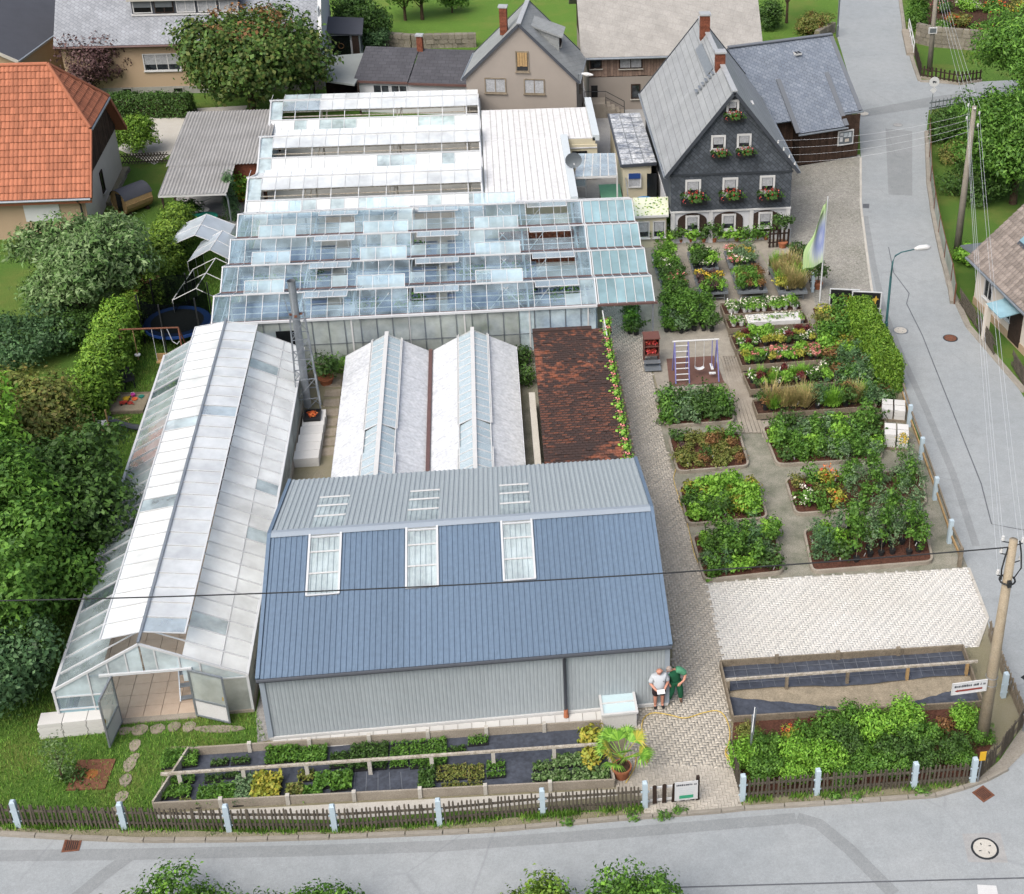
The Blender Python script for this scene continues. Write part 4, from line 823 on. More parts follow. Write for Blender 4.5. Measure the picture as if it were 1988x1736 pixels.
# geranium boxes along its eaves
def flowerbox(name,L,leafm,petalm,nleaf=26,drop=.22,w=.22):
 o=thing(name,'x','flower box');B().bb(-L/2,L/2,-.09,.09,-.16,0).build('trough','black_plastic',o)
 link('foliage',crown('foliage',[(0,0,.06,L/2,w,.16),(0,-.12 if w>.3 else .12,-.08,L/2,w*.7,drop)],nleaf,9,(.13,.10),.10,shell=.4),leafm,o)
 link('blossom',crown('blossom',[(0,0,.08,L/2,w*1.1,.2),(0,-.18,-.1,L/2,w*.8,drop)],int(nleaf*.8),3,(.07,.06),.05,shell=.8),petalm,o);return o
fb0=flowerbox('geranium_box',1.0,'leaf_fresh','petal_pink',20,.18)
for k in range(12):
 y=47.4+k*1.02;lab='hanging geranium box on the tiled shed eaves, number %d from the grey shed'%(k+1);lab=['geranium box nearest the grey shed on the tiled shed eaves','second geranium box from the grey shed on the tiled eaves','third geranium box from the grey shed on the tiled eaves','fourth geranium box from the grey shed on the tiled eaves','fifth geranium box from the grey shed on the tiled eaves','sixth geranium box from the grey shed on the tiled eaves','sixth geranium box from the glass canopy on the tiled eaves','fifth geranium box from the glass canopy on the tiled eaves','fourth geranium box from the glass canopy on the tiled eaves','third geranium box from the glass canopy on the tiled eaves','second geranium box from the glass canopy on the tiled eaves','geranium box nearest the glass canopy on the tiled shed eaves'][k]
 loc=(TX1+.18+(.15 if k==11 else 0),y,2.16)
 if k==0:fb0.location=loc;fb0.rotation_euler=(0,0,R(90));fb0['label']=lab;fb0['group']='geranium boxes on the tiled shed'
 else:dup(fb0,loc,R(90)+math.pi*0,lab)
o=B().poly((4.75,59.7,.15),(4.75,57.4,.15),(4.75,57.4,2.3),(4.75,59.7,2.3)).build('floral_screen','floral_mixed',None);tag(o,'flower-printed screen hanging below the glass canopy by the tiled shed','screen')
B().bar((4.75,59.7,2.32),(4.75,57.4,2.32),.05).build('rail','white_paint',o)
# ------------------------------------------------------------------ flue in its lattice tower
fx,fy=at(604,800).x-.05,at(604,800).y
tw=thing('flue_tower','tall steel flue inside a galvanised lattice tower beside the long glasshouse','chimney',(fx,fy,0),.1)
hgt=height(fx,fy,545);s=.42
B().tube([(-.05,0,.3),(-.05,0,hgt)],.16,16,cap=False).build('flue','galvanised',tw,True);B().tube([(-.05,0,hgt-.06),(-.05,0,hgt)],.175,16,cap=False).build('flue_rim','galvanised',tw);B().tube([(-.05,0,hgt-.3),(-.05,0,hgt-.28)],.155,16).build('flue_dark_disc','black_plastic',tw)  # black disc across the mouth paints in the dark depth of the flue
tz=hgt*.74
for sx in(-1,1):
 for sy in(-1,1):B().bar((sx*.5,sy*.5,0),(sx*.3,sy*.3,tz),.05).build('leg','galvanised',tw)
b=B()
lv=[tz*q/5 for q in range(6)];wd=lambda z:.5-.2*z/tz
for z0,z1 in zip(lv,lv[1:]):
 a,e=wd(z0),wd(z1)
 for(p0,p1)in(((-1,-1),(1,-1)),((1,-1),(1,1)),((1,1),(-1,1)),((-1,1),(-1,-1))):b.bar((p0[0]*a,p0[1]*a,z0),(p1[0]*e,p1[1]*e,z1),.025);b.bar((p0[0]*e,p0[1]*e,z1),(p1[0]*e,p1[1]*e,z1),.03)
b.build('brace','galvanised',tw)
b=B();b.box(-.05,0,tz+.1,.55,.12,.05).box(-.05,0,tz+.1,.12,.55,.05);b.build('clamp','rust',tw)
b=B();b.bar((-.3,-.1,tz),(-.42,-.1,tz+1.0),.03).bar((.3,-.1,tz),(.32,-.1,tz+.8),.03);b.build('stay','galvanised',tw)
# ------------------------------------------------------------------ between the glasshouses: slabs, pots, trays
pth=bpy.data.objects.new('slab_path',None);col.objects.link(pth);pth['kind']='structure'
fme=B().hexa([(-.5,-.46,0),(.48,-.5,0),(.5,.5,0),(-.47,.48,0),(-.48,-.44,1),(.46,-.48,1),(.48,.48,1),(-.45,.46,1)]).mesh('slab');fme.materials.append(MATS['flagstone'])
for k in range(8):p=at(648-k*2.2,745+k*19);inst('slab',fme,pth,(p.x,p.y,0),(0,0,random.uniform(-.04,.04)),(.72,.6,.04))
p0,p1=at(597,905),at(612,822)
wb=thing('bench_slabs','low row of pale concrete blocks beside the long glasshouse','blocks',tuple(at(597,900)),0,world=False)
for k in range(6):inst('block',bme,wb,(.02*k,.05+k*.62,0),(0,0,.01*k),(1.0-.02*k,.6,.42))
p=at(606,845);o=thing('plant_tray','black tray with red flowering pots on the concrete blocks','tray',(p.x,p.y+.8,.43));b=B();b.bb(-.35,.35,-.4,.4,0,.02).bb(-.35,.35,-.4,-.36,.02,.14).bb(-.35,.35,.36,.4,.02,.14).bb(-.35,-.31,-.36,.36,.02,.14).bb(.31,.35,-.36,.36,.02,.14);b.build('tray','tray_black',o);link('contents',crown('contents',[(0,.1,.08,.24,.2,.05)],20,5,(.1,.08),.05),'petal_orange',o)
def pot(name,r,h,m,parent):
 b=B();b.tube([(0,0,0),(0,0,h*.82),(0,0,h*.83),(0,0,h)],[r*.72,r*.95,r*1.05,r*1.05],14);return b.build(name,m,parent,False)
def potted(name,label,cat,loc,r,h,potm,fol,leafm,group=None,trunk=0.0,rz=0.0):
 t=thing(name,label,cat,loc,rz,group);pot('pot',r,h,potm,t)
 if trunk:B().tube([(0,0,h*.8),(.02,.01,h+trunk)],[.03,.02],6).build('trunk','bark',t)
 link('foliage',fol,leafm,t);return t
m1=crown('foliage',[(0,0,1.05,.62,.55,.42)],70,9,(.15,.08),.13);potted('potted_bush','round leafy standard bush in terracotta pot behind the flue tower','potted plant',tuple(at(634,745)),.34,.36,'terracotta',m1,'leaf_dark',trunk=.4)
o=link('lily_clump',crown('lily_clump',[(0,0,.4,.6,.35,.35)],40,8,(.3,.05),.15),'leaf_green',None,loc=tuple(at(662,722)));tag(o,'arching green lily clump by the glass wall behind the flue tower','plant')
for u,v,lab in((1022,745,'dark green shrub between small glasshouse and tiled shed'),(1015,705,'low shrub at the back corner of the right small glasshouse')):
 o=link('shrub',crown('shrub',[(0,0,.45,.4,.55,.42)],50,8,(.13,.08),.13),'leaf_dark',None,loc=tuple(at(u,v)));tag(o,lab,'shrub')
sheet('service_path',[(1012,690),(1040,690),(1060,900),(1018,905)],'mossy',.012)
# ------------------------------------------------------------------ houses
def uvm(o):
 """plan every face flat in metres: u level, v up the slope (for slates and boards)"""
 me=o.data;uv=me.uv_layers.new(name='UVMap')if not me.uv_layers else me.uv_layers[0]
 for p in me.polygons:
  n=p.normal;u=Vector((1,0,0))if abs(n.z)>.999 else Vector((0,0,1)).cross(n).normalized();v=n.cross(u)
  for li in p.loop_indices:q=me.vertices[me.loops[li].vertex_index].co;uv.data[li].uv=(q.dot(u),q.dot(v))
 return o
def window(par,x,z,w,h,y=0.0,frame='white_paint',glass='window_glass',face=-1,mull=1,sill=True,surround=.07,axis='x',curtain=False,bars=0):
 """window on a wall: centre x, foot z; axis x = wall along local x facing y*face, axis y = wall along local y facing x*face"""
 def bx(b,a0,a1,d0,d1,z0,z1):
  return b.bb(a0,a1,y+face*d0,y+face*d1,z0,z1)if axis=='x' else b.bb(y+face*d0,y+face*d1,a0,a1,z0,z1)
 g=B();bx(g,x-w/2,x+w/2,.0,.012,z,z+h);o=g.build('window',glass,par)
 b=B();s=surround
 bx(b,x-w/2-s,x-w/2,.0,.05,z-s,z+h+s);bx(b,x+w/2,x+w/2+s,.0,.05,z-s,z+h+s);bx(b,x-w/2,x+w/2,.0,.05,z+h,z+h+s);bx(b,x-w/2,x+w/2,.0,.05,z-s,z)
 for k in range(mull):q=x-w/2+w*(k+1)/(mull+1);bx(b,q-.025,q+.025,.0,.035,z,z+h)
 b.build('frame',frame,o)
 if curtain:b=B();bx(b,x-w/2+.03,x+w/2-.03,.013,.016,z+h*.35,z+h-.02);b.build('curtain','curtain',o)
 if sill:b=B();bx(b,x-w/2-s-.05,x+w/2+s+.05,.0,.12,z-s-.05,z-s);b.build('sill',frame if frame!='wood_dark' else 'concrete_light',o)
 return o
def gable_roof(par,x0,x1,y0,y1,ze,zr,m,ovx=.25,ovy=.25,th=.12,xr=None,names=('roof','roof'),ridge='ridge_metal',verge=None):
 """ridge along y between x0 and x1"""
 xr=(x0+x1)/2 if xr is None else xr;out=[]
 for s,xe,nm in((-1,x0,names[0]),(1,x1,names[1])):
  k=(zr-ze)/abs(xr-xe);xo=xe+s*ovx;zo=ze-k*ovx
  o=B().slab([(xo,y0-ovy,zo),(xr,y0-ovy,zr),(xr,y1+ovy,zr),(xo,y1+ovy,zo)],th).build(nm,m,par);uvm(o);out.append(o)
  if verge:
   for yy in(y0-ovy-.015,y1+ovy+.015):B().bar((xo,yy,zo-.05),(xr,yy,zr-.05),.05,.17).build('verge_board',verge,o)
  B().tube([(xo-s*.0+s*.05,y0-ovy,zo-.04),(xo+s*.05,y1+ovy,zo-.04)],.06,8).build('gutter','galvanised',o)
 if ridge:B().bar((xr,y0-ovy,zr+.02),(xr,y1+ovy,zr+.02),.28,.06).build('ridge_cap',ridge,out[0])
 return out
def gable_body(par,x0,x1,y0,y1,ze,zr,m,xr=None,name='wall',z0=0):
 xr=(x0+x1)/2 if xr is None else xr;b=B()
 A=[(x0,y0,z0),(x1,y0,z0),(x1,y0,ze),(xr,y0,zr),(x0,y0,ze)];C=[(x,y1,z)for x,_,z in A]
 i=b.pt(*A,*C);b.f+=[(i,i+1,i+2,i+3,i+4),(i+9,i+8,i+7,i+6,i+5),(i+1,i+6,i+7,i+2),(i+5,i,i+4,i+9),(i+2,i+7,i+8,i+3),(i+4,i+3,i+8,i+9)]
 o=b.build(name,m,par);uvm(o);return o
def chimney(par,x,y,z0,z1,w=.5,m='brick_red',cap='ridge_metal',name='chimney'):
 o=B().bb(x-w/2,x+w/2,y-w/2,y+w/2,z0,z1).build(name,m,par)
 nrow=int((z1-z0-.1)/.16)
 for r_ in range(nrow):b=B();zz=z0+.03+r_*.16;b.bb(x-w/2-.012,x+w/2+.012,y-w/2-.012,y+w/2+.012,zz,zz+.14);b.build('brick_course',m,o)
 B().bb(x-w/2-.07,x+w/2+.07,y-w/2-.07,y+w/2+.07,z1,z1+.09).build('cap',cap,o)
 return o
 # ---- slate-clad gable house of the nursery
SHY=71.0
sh=thing('slate_house','slate-clad gabled house with white windows and red geranium boxes','house',(0,SHY,0))
def shp(u,v):q=wall_at(u,v,SHY);return q.x,q.z
hx0,hx1,hxr,hze,hzr=9.36,15.86,12.58,4.45,8.62
gable_body(sh,hx0,hx1,0,12.0,hze,hzr-.05,'slate_wall',hxr,'wall',1.9)
B().bb(hx0+.06,hx1-.06,.06,11.9,0,1.9).build('ground_floor_wall','render_white',sh)
B().bb(hx0-.04,hx1+.04,-.06,12.0,1.84,1.93).build('cornice','white_paint',sh)
B().bar((hx0-.05,-.03,4.02),(hx1+.05,-.03,4.02),.06,.10).build('slate_band','slate_wall',sh)
rf=gable_roof(sh,hx0,hx1,0,12.0,hze,hzr,'slate_big',.32,.22,.12,hxr,verge='anthracite')
for(u0,u1,v0,v1)in((1414,1431,197,216),(1384,1405,266,288),(1434,1455,263,285),(1334,1357,352,378),(1406,1429,348,374),(1478,1501,344,370)):
 xa,zb=shp(u0,v1);xb,za=shp(u1,v0);window(sh,(xa+xb)/2,zb,xb-xa,za-zb,0,'white_paint','window_glass',mull=0,surround=.11,curtain=True)
for(u0,u1,v0,v1)in((1334,1354,421,446),(1404,1425,418,443),(1475,1496,414,438)):
 xa,zb=shp(u0,v1);xb,za=shp(u1,v0);xc=(xa+xb)/2
 arch=B();arch.prism([(0,0)]*3,0,0)if False else None
 pts=[(xc-.78,.55)]+[(xc-.78*math.cos(t),1.35+.42*math.sin(t))for t in np.linspace(0,math.pi,11)]+[(xc+.78,.55)]
 b=B();i=b.pt(*[(x,.05,z)for x,z in pts],*[(x,.0,z)for x,z in pts]);n=len(pts);b.f.append(tuple(range(i+n,i+2*n)))
 for k in range(n):j=(k+1)%n;b.f.append((i+k,i+j,i+n+j,i+n+k))
 b.build('arched_panel','wood_dark',sh);window(sh,xc,zb,xb-xa,za-zb,-.005,'white_paint','window_glass',mull=0,surround=.1,curtain=True)
for x in(hx0+.12,11.55,13.75,hx1-.1):B().bb(x-.11,x+.11,-.04,.06,0,1.84).build('timber_post','white_paint',sh)
rs=lambda y,z:None
chimney(rf[0],hxr-.1,4.1,8.0,9.25,.48);chimney(rf[0],hxr-.12,9.6,8.0,9.6,.5)
b=B();b.slab([(hxr-.75,4.6,7.78),(hxr-.4,4.6,8.2),(hxr-.4,8.9,8.2),(hxr-.75,8.9,7.78)],.02);b.build('roof_walkway','galvanised',rf[0])
b=B()
for k in range(6):b.bar((hxr-.5-k*.17,3.9,8.12-k*.2),(hxr-.5-k*.17,4.35,8.12-k*.2),.16,.03)
b.build('roof_steps','galvanised',rf[0])
k_=(hzr-hze)/(hxr-hx0)
for(x,y)in((10.2,9.4),(15.0,2.5)):B().tube([(x,y,0),(x,y,0)],.05)if False else None
o=B().box(14.2,3.4,hzr-(14.2-hxr)*(hzr-hze)/(hx1-hxr)+.05,.12,.5,.08).build('roof_vent','white_paint',rf[1])
for k in range(4):B().cyl(hx1-.9+k*.32,-.28,5.75-k*.42,5.9-k*.42,.05,.03,8).build('insulator','white_paint',sh)
# geranium boxes under its windows
gbx=flowerbox('window_geraniums',1.15,'leaf_dark','petal_red',46,.42,.36)
for k,((u0,u1,v),lab)in enumerate((((1405,1442,226),'red geranium box under the single top gable window'),((1380,1414,298),'red geranium box under the left window of the upper pair'),((1429,1464,295),'red geranium box under the right window of the upper pair'),((1322,1370,385),'red geranium box under the left window of the row of three'),((1396,1441,380),'red geranium box under the middle window of the row of three'),((1470,1515,379),'red geranium box under the right window of the row of three'))):
 xa,z=shp(u0,v);xb,_=shp(u1,v);loc=((xa+xb)/2,SHY-.24,z);s=(xb-xa)/1.12
 if k==0:gbx.location=loc;gbx.scale=(s,s*1.3,s*1.55);gbx['label']=lab;gbx['group']='geranium boxes on the slate house'
 else:dup(gbx,loc,0,lab,(s,s*1.3,s*1.55))
 # ---- annex and covered yard between house and hall
an=thing('annex','low cream annex with patchy white flat roof beside the slate house','building',(0,0,0))
p=[at(1181,221,2.7),at(1242,219,2.7),at(1275,316,2.7),at(1206,321,2.7)]
b=B();b.slab([(q.x,q.y,2.7)for q in p],.1);o=b.build('roof','peeling_paint',an);plain('patchy_roof','#eef2f6',.7,.2,var=.6,scale=2.4,h2='#7b8596',fine=9);o.data.materials[0]=MATS['patchy_roof']
for k in(1,2):f_=k/3;B().bar(p[3].lerp(p[2],f_)+Vector((0,0,.01)),p[0].lerp(p[1],f_)+Vector((0,0,.01)),.03,.02).build('seam','steel',an)
for k in range(1,10):f_=k/10;B().bar(p[3].lerp(p[0],f_)+Vector((0,0,.008)),p[2].lerp(p[1],f_)+Vector((0,0,.008)),.02,.015).build('seam','steel',an)
B().prism([(p[0].x+.1,p[0].y-.1),(p[3].x+.1,p[3].y+.1),(p[2].x-.3,p[2].y+.1),(p[1].x-.3,p[1].y-.1)][::-1],0,2.58).build('wall','render_cream',an)
B().bar(p[3]+Vector((0,0,-.06)),p[2]+Vector((0,0,-.06)),.1,.16).build('fascia','anthracite',an);B().bar(p[3]+Vector((0,0,-.06)),p[0]+Vector((0,0,-.06)),.1,.14).build('fascia','anthracite',an)
yw=p[3].y+.1;xx=p[3].x
window(an,xx+.75,1.35,.62,.7,yw,'white_paint','curtain',sill=False,mull=0);B().bb(xx+.42,xx+1.08,yw-.08,yw-.02,1.85,2.15).build('awning_box','blue_navy',an);B().bb(xx+1.45,xx+2.0,yw-.03,yw,.05,2.1).build('door','window_dark',an)
b=B();b.bar((xx+.25,yw-1.3,.0),(xx+.25,yw-1.3,1.4),.04).bar((xx+.25,yw-1.3,1.4),(xx+.25,yw,1.9),.04).bar((xx+1.5,yw-1.3,.0),(xx+1.5,yw-1.3,1.2),.04).bar((xx+.25,yw-1.3,.9),(xx+1.5,yw-1.3,.9),.04);b.build('railing','galvanised',an)
pl_=at(1251,388,1.0);o=thing('blue_table','round bright blue plastic table beside the annex door','table',(pl_.x,pl_.y,0));B().cyl(0,0,.96,1.0,.5,.5,24).build('table_top','blue_plastic',o);B().cyl(0,0,.9,.96,.47,.47,24).build('rim','blue_plastic',o);B().cyl(0,0,0,.92,.06,.06,10).build('leg','galvanised',o);B().cyl(0,0,0,.05,.3,.25,14).build('foot','galvanised',o)
# floral roof and cream front below
q=[at(1229,384,2.35),at(1297,382,2.35),at(1298,417,1.95),at(1231,420,1.95)]
po=thing('floral_porch','small cream porch with flower-printed canopy left of the slate house','porch',(0,0,0));b=B();b.slab(q,.06);b.build('canopy','floral_green',po);B().bar(q[3]+Vector((0,-.03,-.05)),q[2]+Vector((0,-.03,-.05)),.06,.12).build('fascia','white_paint',po)
B().bb(q[3].x+.05,q[2].x-.1,q[3].y+.15,q[3].y+1.6,0,1.88).build('wall','render_cream',po)
for f_ in(.22,.68):window(po,q[3].x+(q[2].x-q[3].x)*f_+.1,.65,.55,.85,q[3].y+.15,'white_paint','window_glass',mull=0,surround=.06,curtain=True)
# pergola roof over the little yard, door, boxes
pg=thing('pergola_roof','glazed pergola of white beams between the hall and the annex','pergola',(0,0,0));zz=2.3
a0,a1,a2,a3=at(1123,301,zz),at(1194,300,zz),at(1198,343,zz),at(1116,346,zz)
for f_ in(0,.5,1):B().bar(a0.lerp(a3,f_),a1.lerp(a2,f_),.09,.1).build('beam','white_paint',pg)
for k in range(6):f_=k/5;B().bar(a0.lerp(a1,f_)+Vector((0,0,.06)),a3.lerp(a2,f_)+Vector((0,0,.06)),.05,.05).build('rafter','white_paint',pg)
for k in range(5):
 f0,f1=k/5,(k+1)/5;B().poly(a0.lerp(a1,f0)+Vector((.03,0,.09)),a0.lerp(a1,f1)+Vector((-.03,0,.09)),a3.lerp(a2,f1)+Vector((-.03,0,.09)),a3.lerp(a2,f0)+Vector((.03,0,.09))).build('pane','glass_hazy',pg)
for q_ in(a2,a3):B().bar((q_.x,q_.y,0),(q_.x,q_.y,zz),.08).build('post','white_paint',pg)
g0=at(1185,372,.9);o=thing('green_box','storage box with green sheet lid in the little yard','box',(g0.x,g0.y,0));B().bb(-.55,.55,-.75,.75,0,.85).build('body','wood_grey',o);B().slab([(-.6,-.8,.87),(.6,-.8,.87),(.6,.8,1.0),(-.6,.8,1.0)],.04).build('lid','green_cover',o)
g1=at(1133,365,.5);o=thing('yard_gate','white framed gate leaf in the little yard','gate',(g1.x-.6,g1.y-.5,0));b=B();b.bar((0,0,0),(0,0,1.7),.06).bar((.7,0,0),(.7,0,1.7),.06).bar((0,0,1.7),(.7,0,1.7),.06).bar((0,0,.8),(.7,0,.8),.06).bar((0,0,.1),(.7,0,.1),.06);b.build('frame','white_paint',o);B().poly((.03,0,.85),(.67,0,.85),(.67,0,1.66),(.03,0,1.66)).build('pane','glass_clear',o)
w0=B();qa,qb=at(1196,330,0),at(1213,388,0);w0.bar((qa.x,qa.y,.9),(qb.x,qb.y,.9),.25,1.8);o=w0.build('cream_wall','render_cream',None);tag(o,'cream garden wall between the pergola yard and the annex','wall')
# ---- barn with blue slate roof
b0,b1=at(1549,323),at(1664,304);brz=math.atan2(b1.y-b0.y,b1.x-b0.x);bl=(b1-b0).length
barn=thing('slate_barn','dark board barn with blue slate roof by the side street','barn',tuple(b0),brz)
def boards(par,x0,x1,z0,z1,y,m,w=.16,name='board',axis='x'):
 n=max(1,int((x1-x0)/w));w=(x1-x0)/n
 for k in range(n):
  b=B();d=.03+random.uniform(0,.012);zz=z0+random.uniform(0,.06)
  (b.bb(x0+k*w+.008,x0+(k+1)*w-.008,y-d,y,zz,z1)if axis=='x' else b.bb(y-d,y,x0+k*w+.008,x0+(k+1)*w-.008,zz,z1));b.build(name,m,par)
bx0=-2.4
o=B();o.bb(bx0,bl-.05,.9,7.5,0,2.75);o.build('wall','wood_dark',barn);o=B();o.bb(.1,bl-1.35,.02,.9,0,2.3);o.build('lean_to_wall','wood_dark',barn)
boards(barn,.02,bl-.05,0.05,2.2,0,'wood_barn');boards(barn,bl-1.3,bl,.1,2.8,.02,'wood_barn');boards(barn,bx0,.0,0,2.7,.85,'wood_barn')
ez,rz_=2.85,6.3;yr=4.6
for y0,y1,z0,z1 in((.35,yr,ez,rz_),(9.2,yr,ez,rz_)):
 o=B().slab([(bx0-.3,y0,z0),(bl+.3,y0,z0),(bl+.3,y1,z1),(bx0-.3,y1,z1)],.12).build('roof','slate_blue',barn);uvm(o)
kk=(rz_-ez)/(yr-.35)
o=B().slab([(-.25,-.35,2.28),(bl-1.15,-.35,2.28),(bl-1.15,2.5,ez+2.15*kk+.12),(-.25,2.5,ez+2.15*kk+.12)],.14).build('lean_to_roof','slate_blue',barn);uvm(o)
for xx in(-.3,bl-1.12):B().bar((xx,-.35,2.32),(xx,2.5,ez+2.15*kk+.12),.3,.06).build('verge_slates','slate_grey',o)
B().tube([(-.3,-.42,2.18),(bl-1.05,-.42,2.18)],.06,8).build('gutter','galvanised',barn);B().tube([(bl-1.1,.27,2.78),(bl+.35,.27,2.78)],.06,8).build('gutter','galvanised',barn)
B().bar((bx0-.3,yr,rz_+.03),(bl+.3,yr,rz_+.03),.3,.06).build('ridge_slates','slate_grey',barn);B().bar((bl+.2,.35,ez+.02),(bl+.2,yr,rz_+.02),.26,.04).build('verge_slates','slate_grey',barn)
sk=B();xx,yy=1.6,3.75;zz=ez+(yy-.35)*kk;sk.box(xx,yy,zz+.08,.42,.42,.12);o=sk.build('skylight','white_paint',barn)
for s in(-.1,.1):B().box(xx+s,yy-.03,zz+.15,.15,.34,.02).build('skylight_pane','window_dark',o)
for(zz)in(.85,1.25,1.6,1.95):pass
nb=thing('notice_board','framed notice board with pinned papers on the barn wall','notice board',tuple(b0+Vector((math.cos(brz),math.sin(brz),0))*(bl*.76)+Vector((math.sin(brz),-math.cos(brz),0))*.06+Vector((0,0,1.0))),brz)
B().bb(-.5,.5,-.05,0,0,.85).build('backing','steel',nb);b=B();b.bb(-.54,-.48,-.08,0,-.04,.89).bb(.48,.54,-.08,0,-.04,.89).bb(-.48,.48,-.08,0,.83,.89).bb(-.48,.48,-.08,0,-.04,.02);b.build('frame','white_paint',nb)
for x,z,w,h,m in((-.3,.2,.2,.28,'sign_white'),(0,.5,.25,.25,'parapet_blue'),(.28,.45,.2,.3,'parapet_blue'),(.1,.15,.28,.2,'render_peach'),(-.28,.6,.22,.16,'sign_white')):B().bb(x-w/2,x+w/2,-.06,-.052,z,z+h).build('paper',m,nb)
# ---- grey plastered house
ga,gb_=at(900,143,4.1),at(1123,146,4.1);grz=R(-9);gw=6.75
gy=thing('grey_house','grey plastered gabled house with slate roof behind the white roofed hall','house',(ga.x+.12,ga.y+.1,0),grz)
gable_body(gy,0,gw,0,4.6,3.95,7.2,'render_grey');rg=gable_roof(gy,0,gw,0,4.6,3.95,7.3,'asbestos_big',.2,.15,.1,verge='anthracite')
def local(t,p):m=Matrix.Rotation(-t.rotation_euler[2],4,'Z');return m@(Vector(p)-t.location)
def onwall(t,u,v): # hit the front plane (local y = 0) of a thing
 o_=local(t,(0,0,CH));d_=local(t,at(u,v,0))-o_;k=-o_.y/d_.y;return o_+d_*k
for u0,u1,v0,v1,m in((944,980,154,178,1),(1020,1055,156,180,1)):
 a,e=onwall(gy,u0,v1),onwall(gy,u1,v0);window(gy,(a.x+e.x)/2,a.z,e.x-a.x,e.z-a.z,0,'wood_grey','curtain',mull=1)
a,e=onwall(gy,1004,137),onwall(gy,1024,102);window(gy,(a.x+e.x)/2,a.z,e.x-a.x,e.z-a.z,0,'wood_grey','window_dark',mull=0);boards(gy,a.x+.03,e.x-.03,a.z+.25,e.z,-.02,'wood_light',.13,'shutter_board')
chimney(rg[0],2.3,1.2,6.2,7.9,.42)
dk=lambda x:3.95+(7.3-3.95)*(gw-x)/(gw/2)
b=B();b.hexa([(4.0,1.5,dk(4.0)-.2),(5.6,1.5,dk(5.6)-.2),(5.6,3.2,dk(5.6)-.2),(4.0,3.2,dk(4.0)-.2),(4.0,1.5,dk(4.0)),(5.6,1.5,dk(5.6)+.95),(5.6,3.2,dk(5.6)+.95),(4.0,3.2,dk(4.0))]);dm=b.build('dormer','asbestos_big',rg[1]);uvm(dm);o=B().slab([(3.9,1.35,dk(4.0)+.08),(5.85,1.35,dk(5.6)+.98),(5.85,3.35,dk(5.6)+.98),(3.9,3.35,dk(4.0)+.08)],.1).build('dormer_roof','asbestos_big',rg[1]);uvm(o)
window(gy,2.35,dk(5.6)+.25,.8,.55,5.6,'wood_dark','window_dark',face=1,axis='y');window(gy,2.3,2.4,.7,.9,gw,'wood_grey','curtain',face=1,axis='y')
lp=thing('wall_lamp','white street lamp head on the corner of the grey house','lamp',tuple(gb_));B().tube([(0,0,-.4),(0,-.1,.1),(.25,-.3,.2)],.03,8).build('bracket','galvanised',lp);B().tube([(.2,-.28,.18),(.5,-.45,.2),(.85,-.62,.2)],[.06,.13,.05],10).build('lamp_head','white_paint',lp)
# ---- large farmhouse behind
fh=thing('board_farmhouse','large farmhouse with wide pale roof and weathered board wall','house',(0,91.2,0));fx0,fx1=6.6,17.6
B().bb(fx0,fx1,0,11,0,2.25).build('wall','render_grey',fh);B().bb(fx0,fx1,.05,11,2.25,4.0).build('upper_wall','wood_dark',fh);boards(fh,fx0,fx1,2.28,3.9,.04,'wood_boards',.2)
for y0,y1 in((-.45,5.5),(11.45,5.5)):o=B().slab([(fx0-.5,y0,3.75),(fx1+.35,y0,3.75),(fx1+.35,y1,9.6),(fx0-.5,y1,9.6)],.14).build('roof','fibre_cement',fh);uvm(o)
B().tube([(fx0-.5,-.53,3.68),(fx1+.35,-.53,3.68)],.08,8).build('gutter','galvanised',fh)
def onY(u,v,Y):q=wall_at(u,v,Y);return q.x,q.z
for u0,u1,v0,v1,m in((1148,1166,112,132,0),(1204,1245,112,132,1)):
 xa,zb=onY(u0,v1,91.15);xb,za=onY(u1,v0,91.15);window(fh,(xa+xb)/2,zb,xb-xa,za-zb,-.02,'wood_dark','curtain' if m else 'window_glass',mull=m)
xa,zb=onY(1148,191,91.2);xb,za=onY(1160,166,91.2);B().bb(xa,xb,-.04,0,max(.9,zb),za).build('door','window_dark',fh);xa,zb=onY(1227,190,91.2);xb,za=onY(1241,165,91.2);window(fh,(xa+xb)/2,zb,xb-xa,za-zb,0,'wood_dark','window_glass',mull=0)
o=B();zz=3.75+5.85*.55;o.box(11.4,2.85,zz+.05,.5,.4,.12);o.build('skylight','white_paint',fh)
st=thing('stone_steps','grey outdoor steps with iron railing below the farmhouse door','steps',(7.0,89.6,0))
B().bb(-.9,.6,.2,1.5,0,.95).build('landing','concrete',st)
for k in range(4):B().bb(.6+k*.3,.9+k*.3,.25,1.2,0,.95-(k+1)*.19).build('step','concrete',st)
b=B();b.tube([(.55,.25,.95),(.55,.25,1.8),(1.75,.25,1.1),(1.75,.25,.1)],.025,6).tube([(.55,.25,1.4),(1.75,.25,.7)],.02,6).tube([(-.8,.25,.95),(-.8,.25,1.8),(.55,.25,1.8)],.025,6);b.build('railing','iron_dark',st)
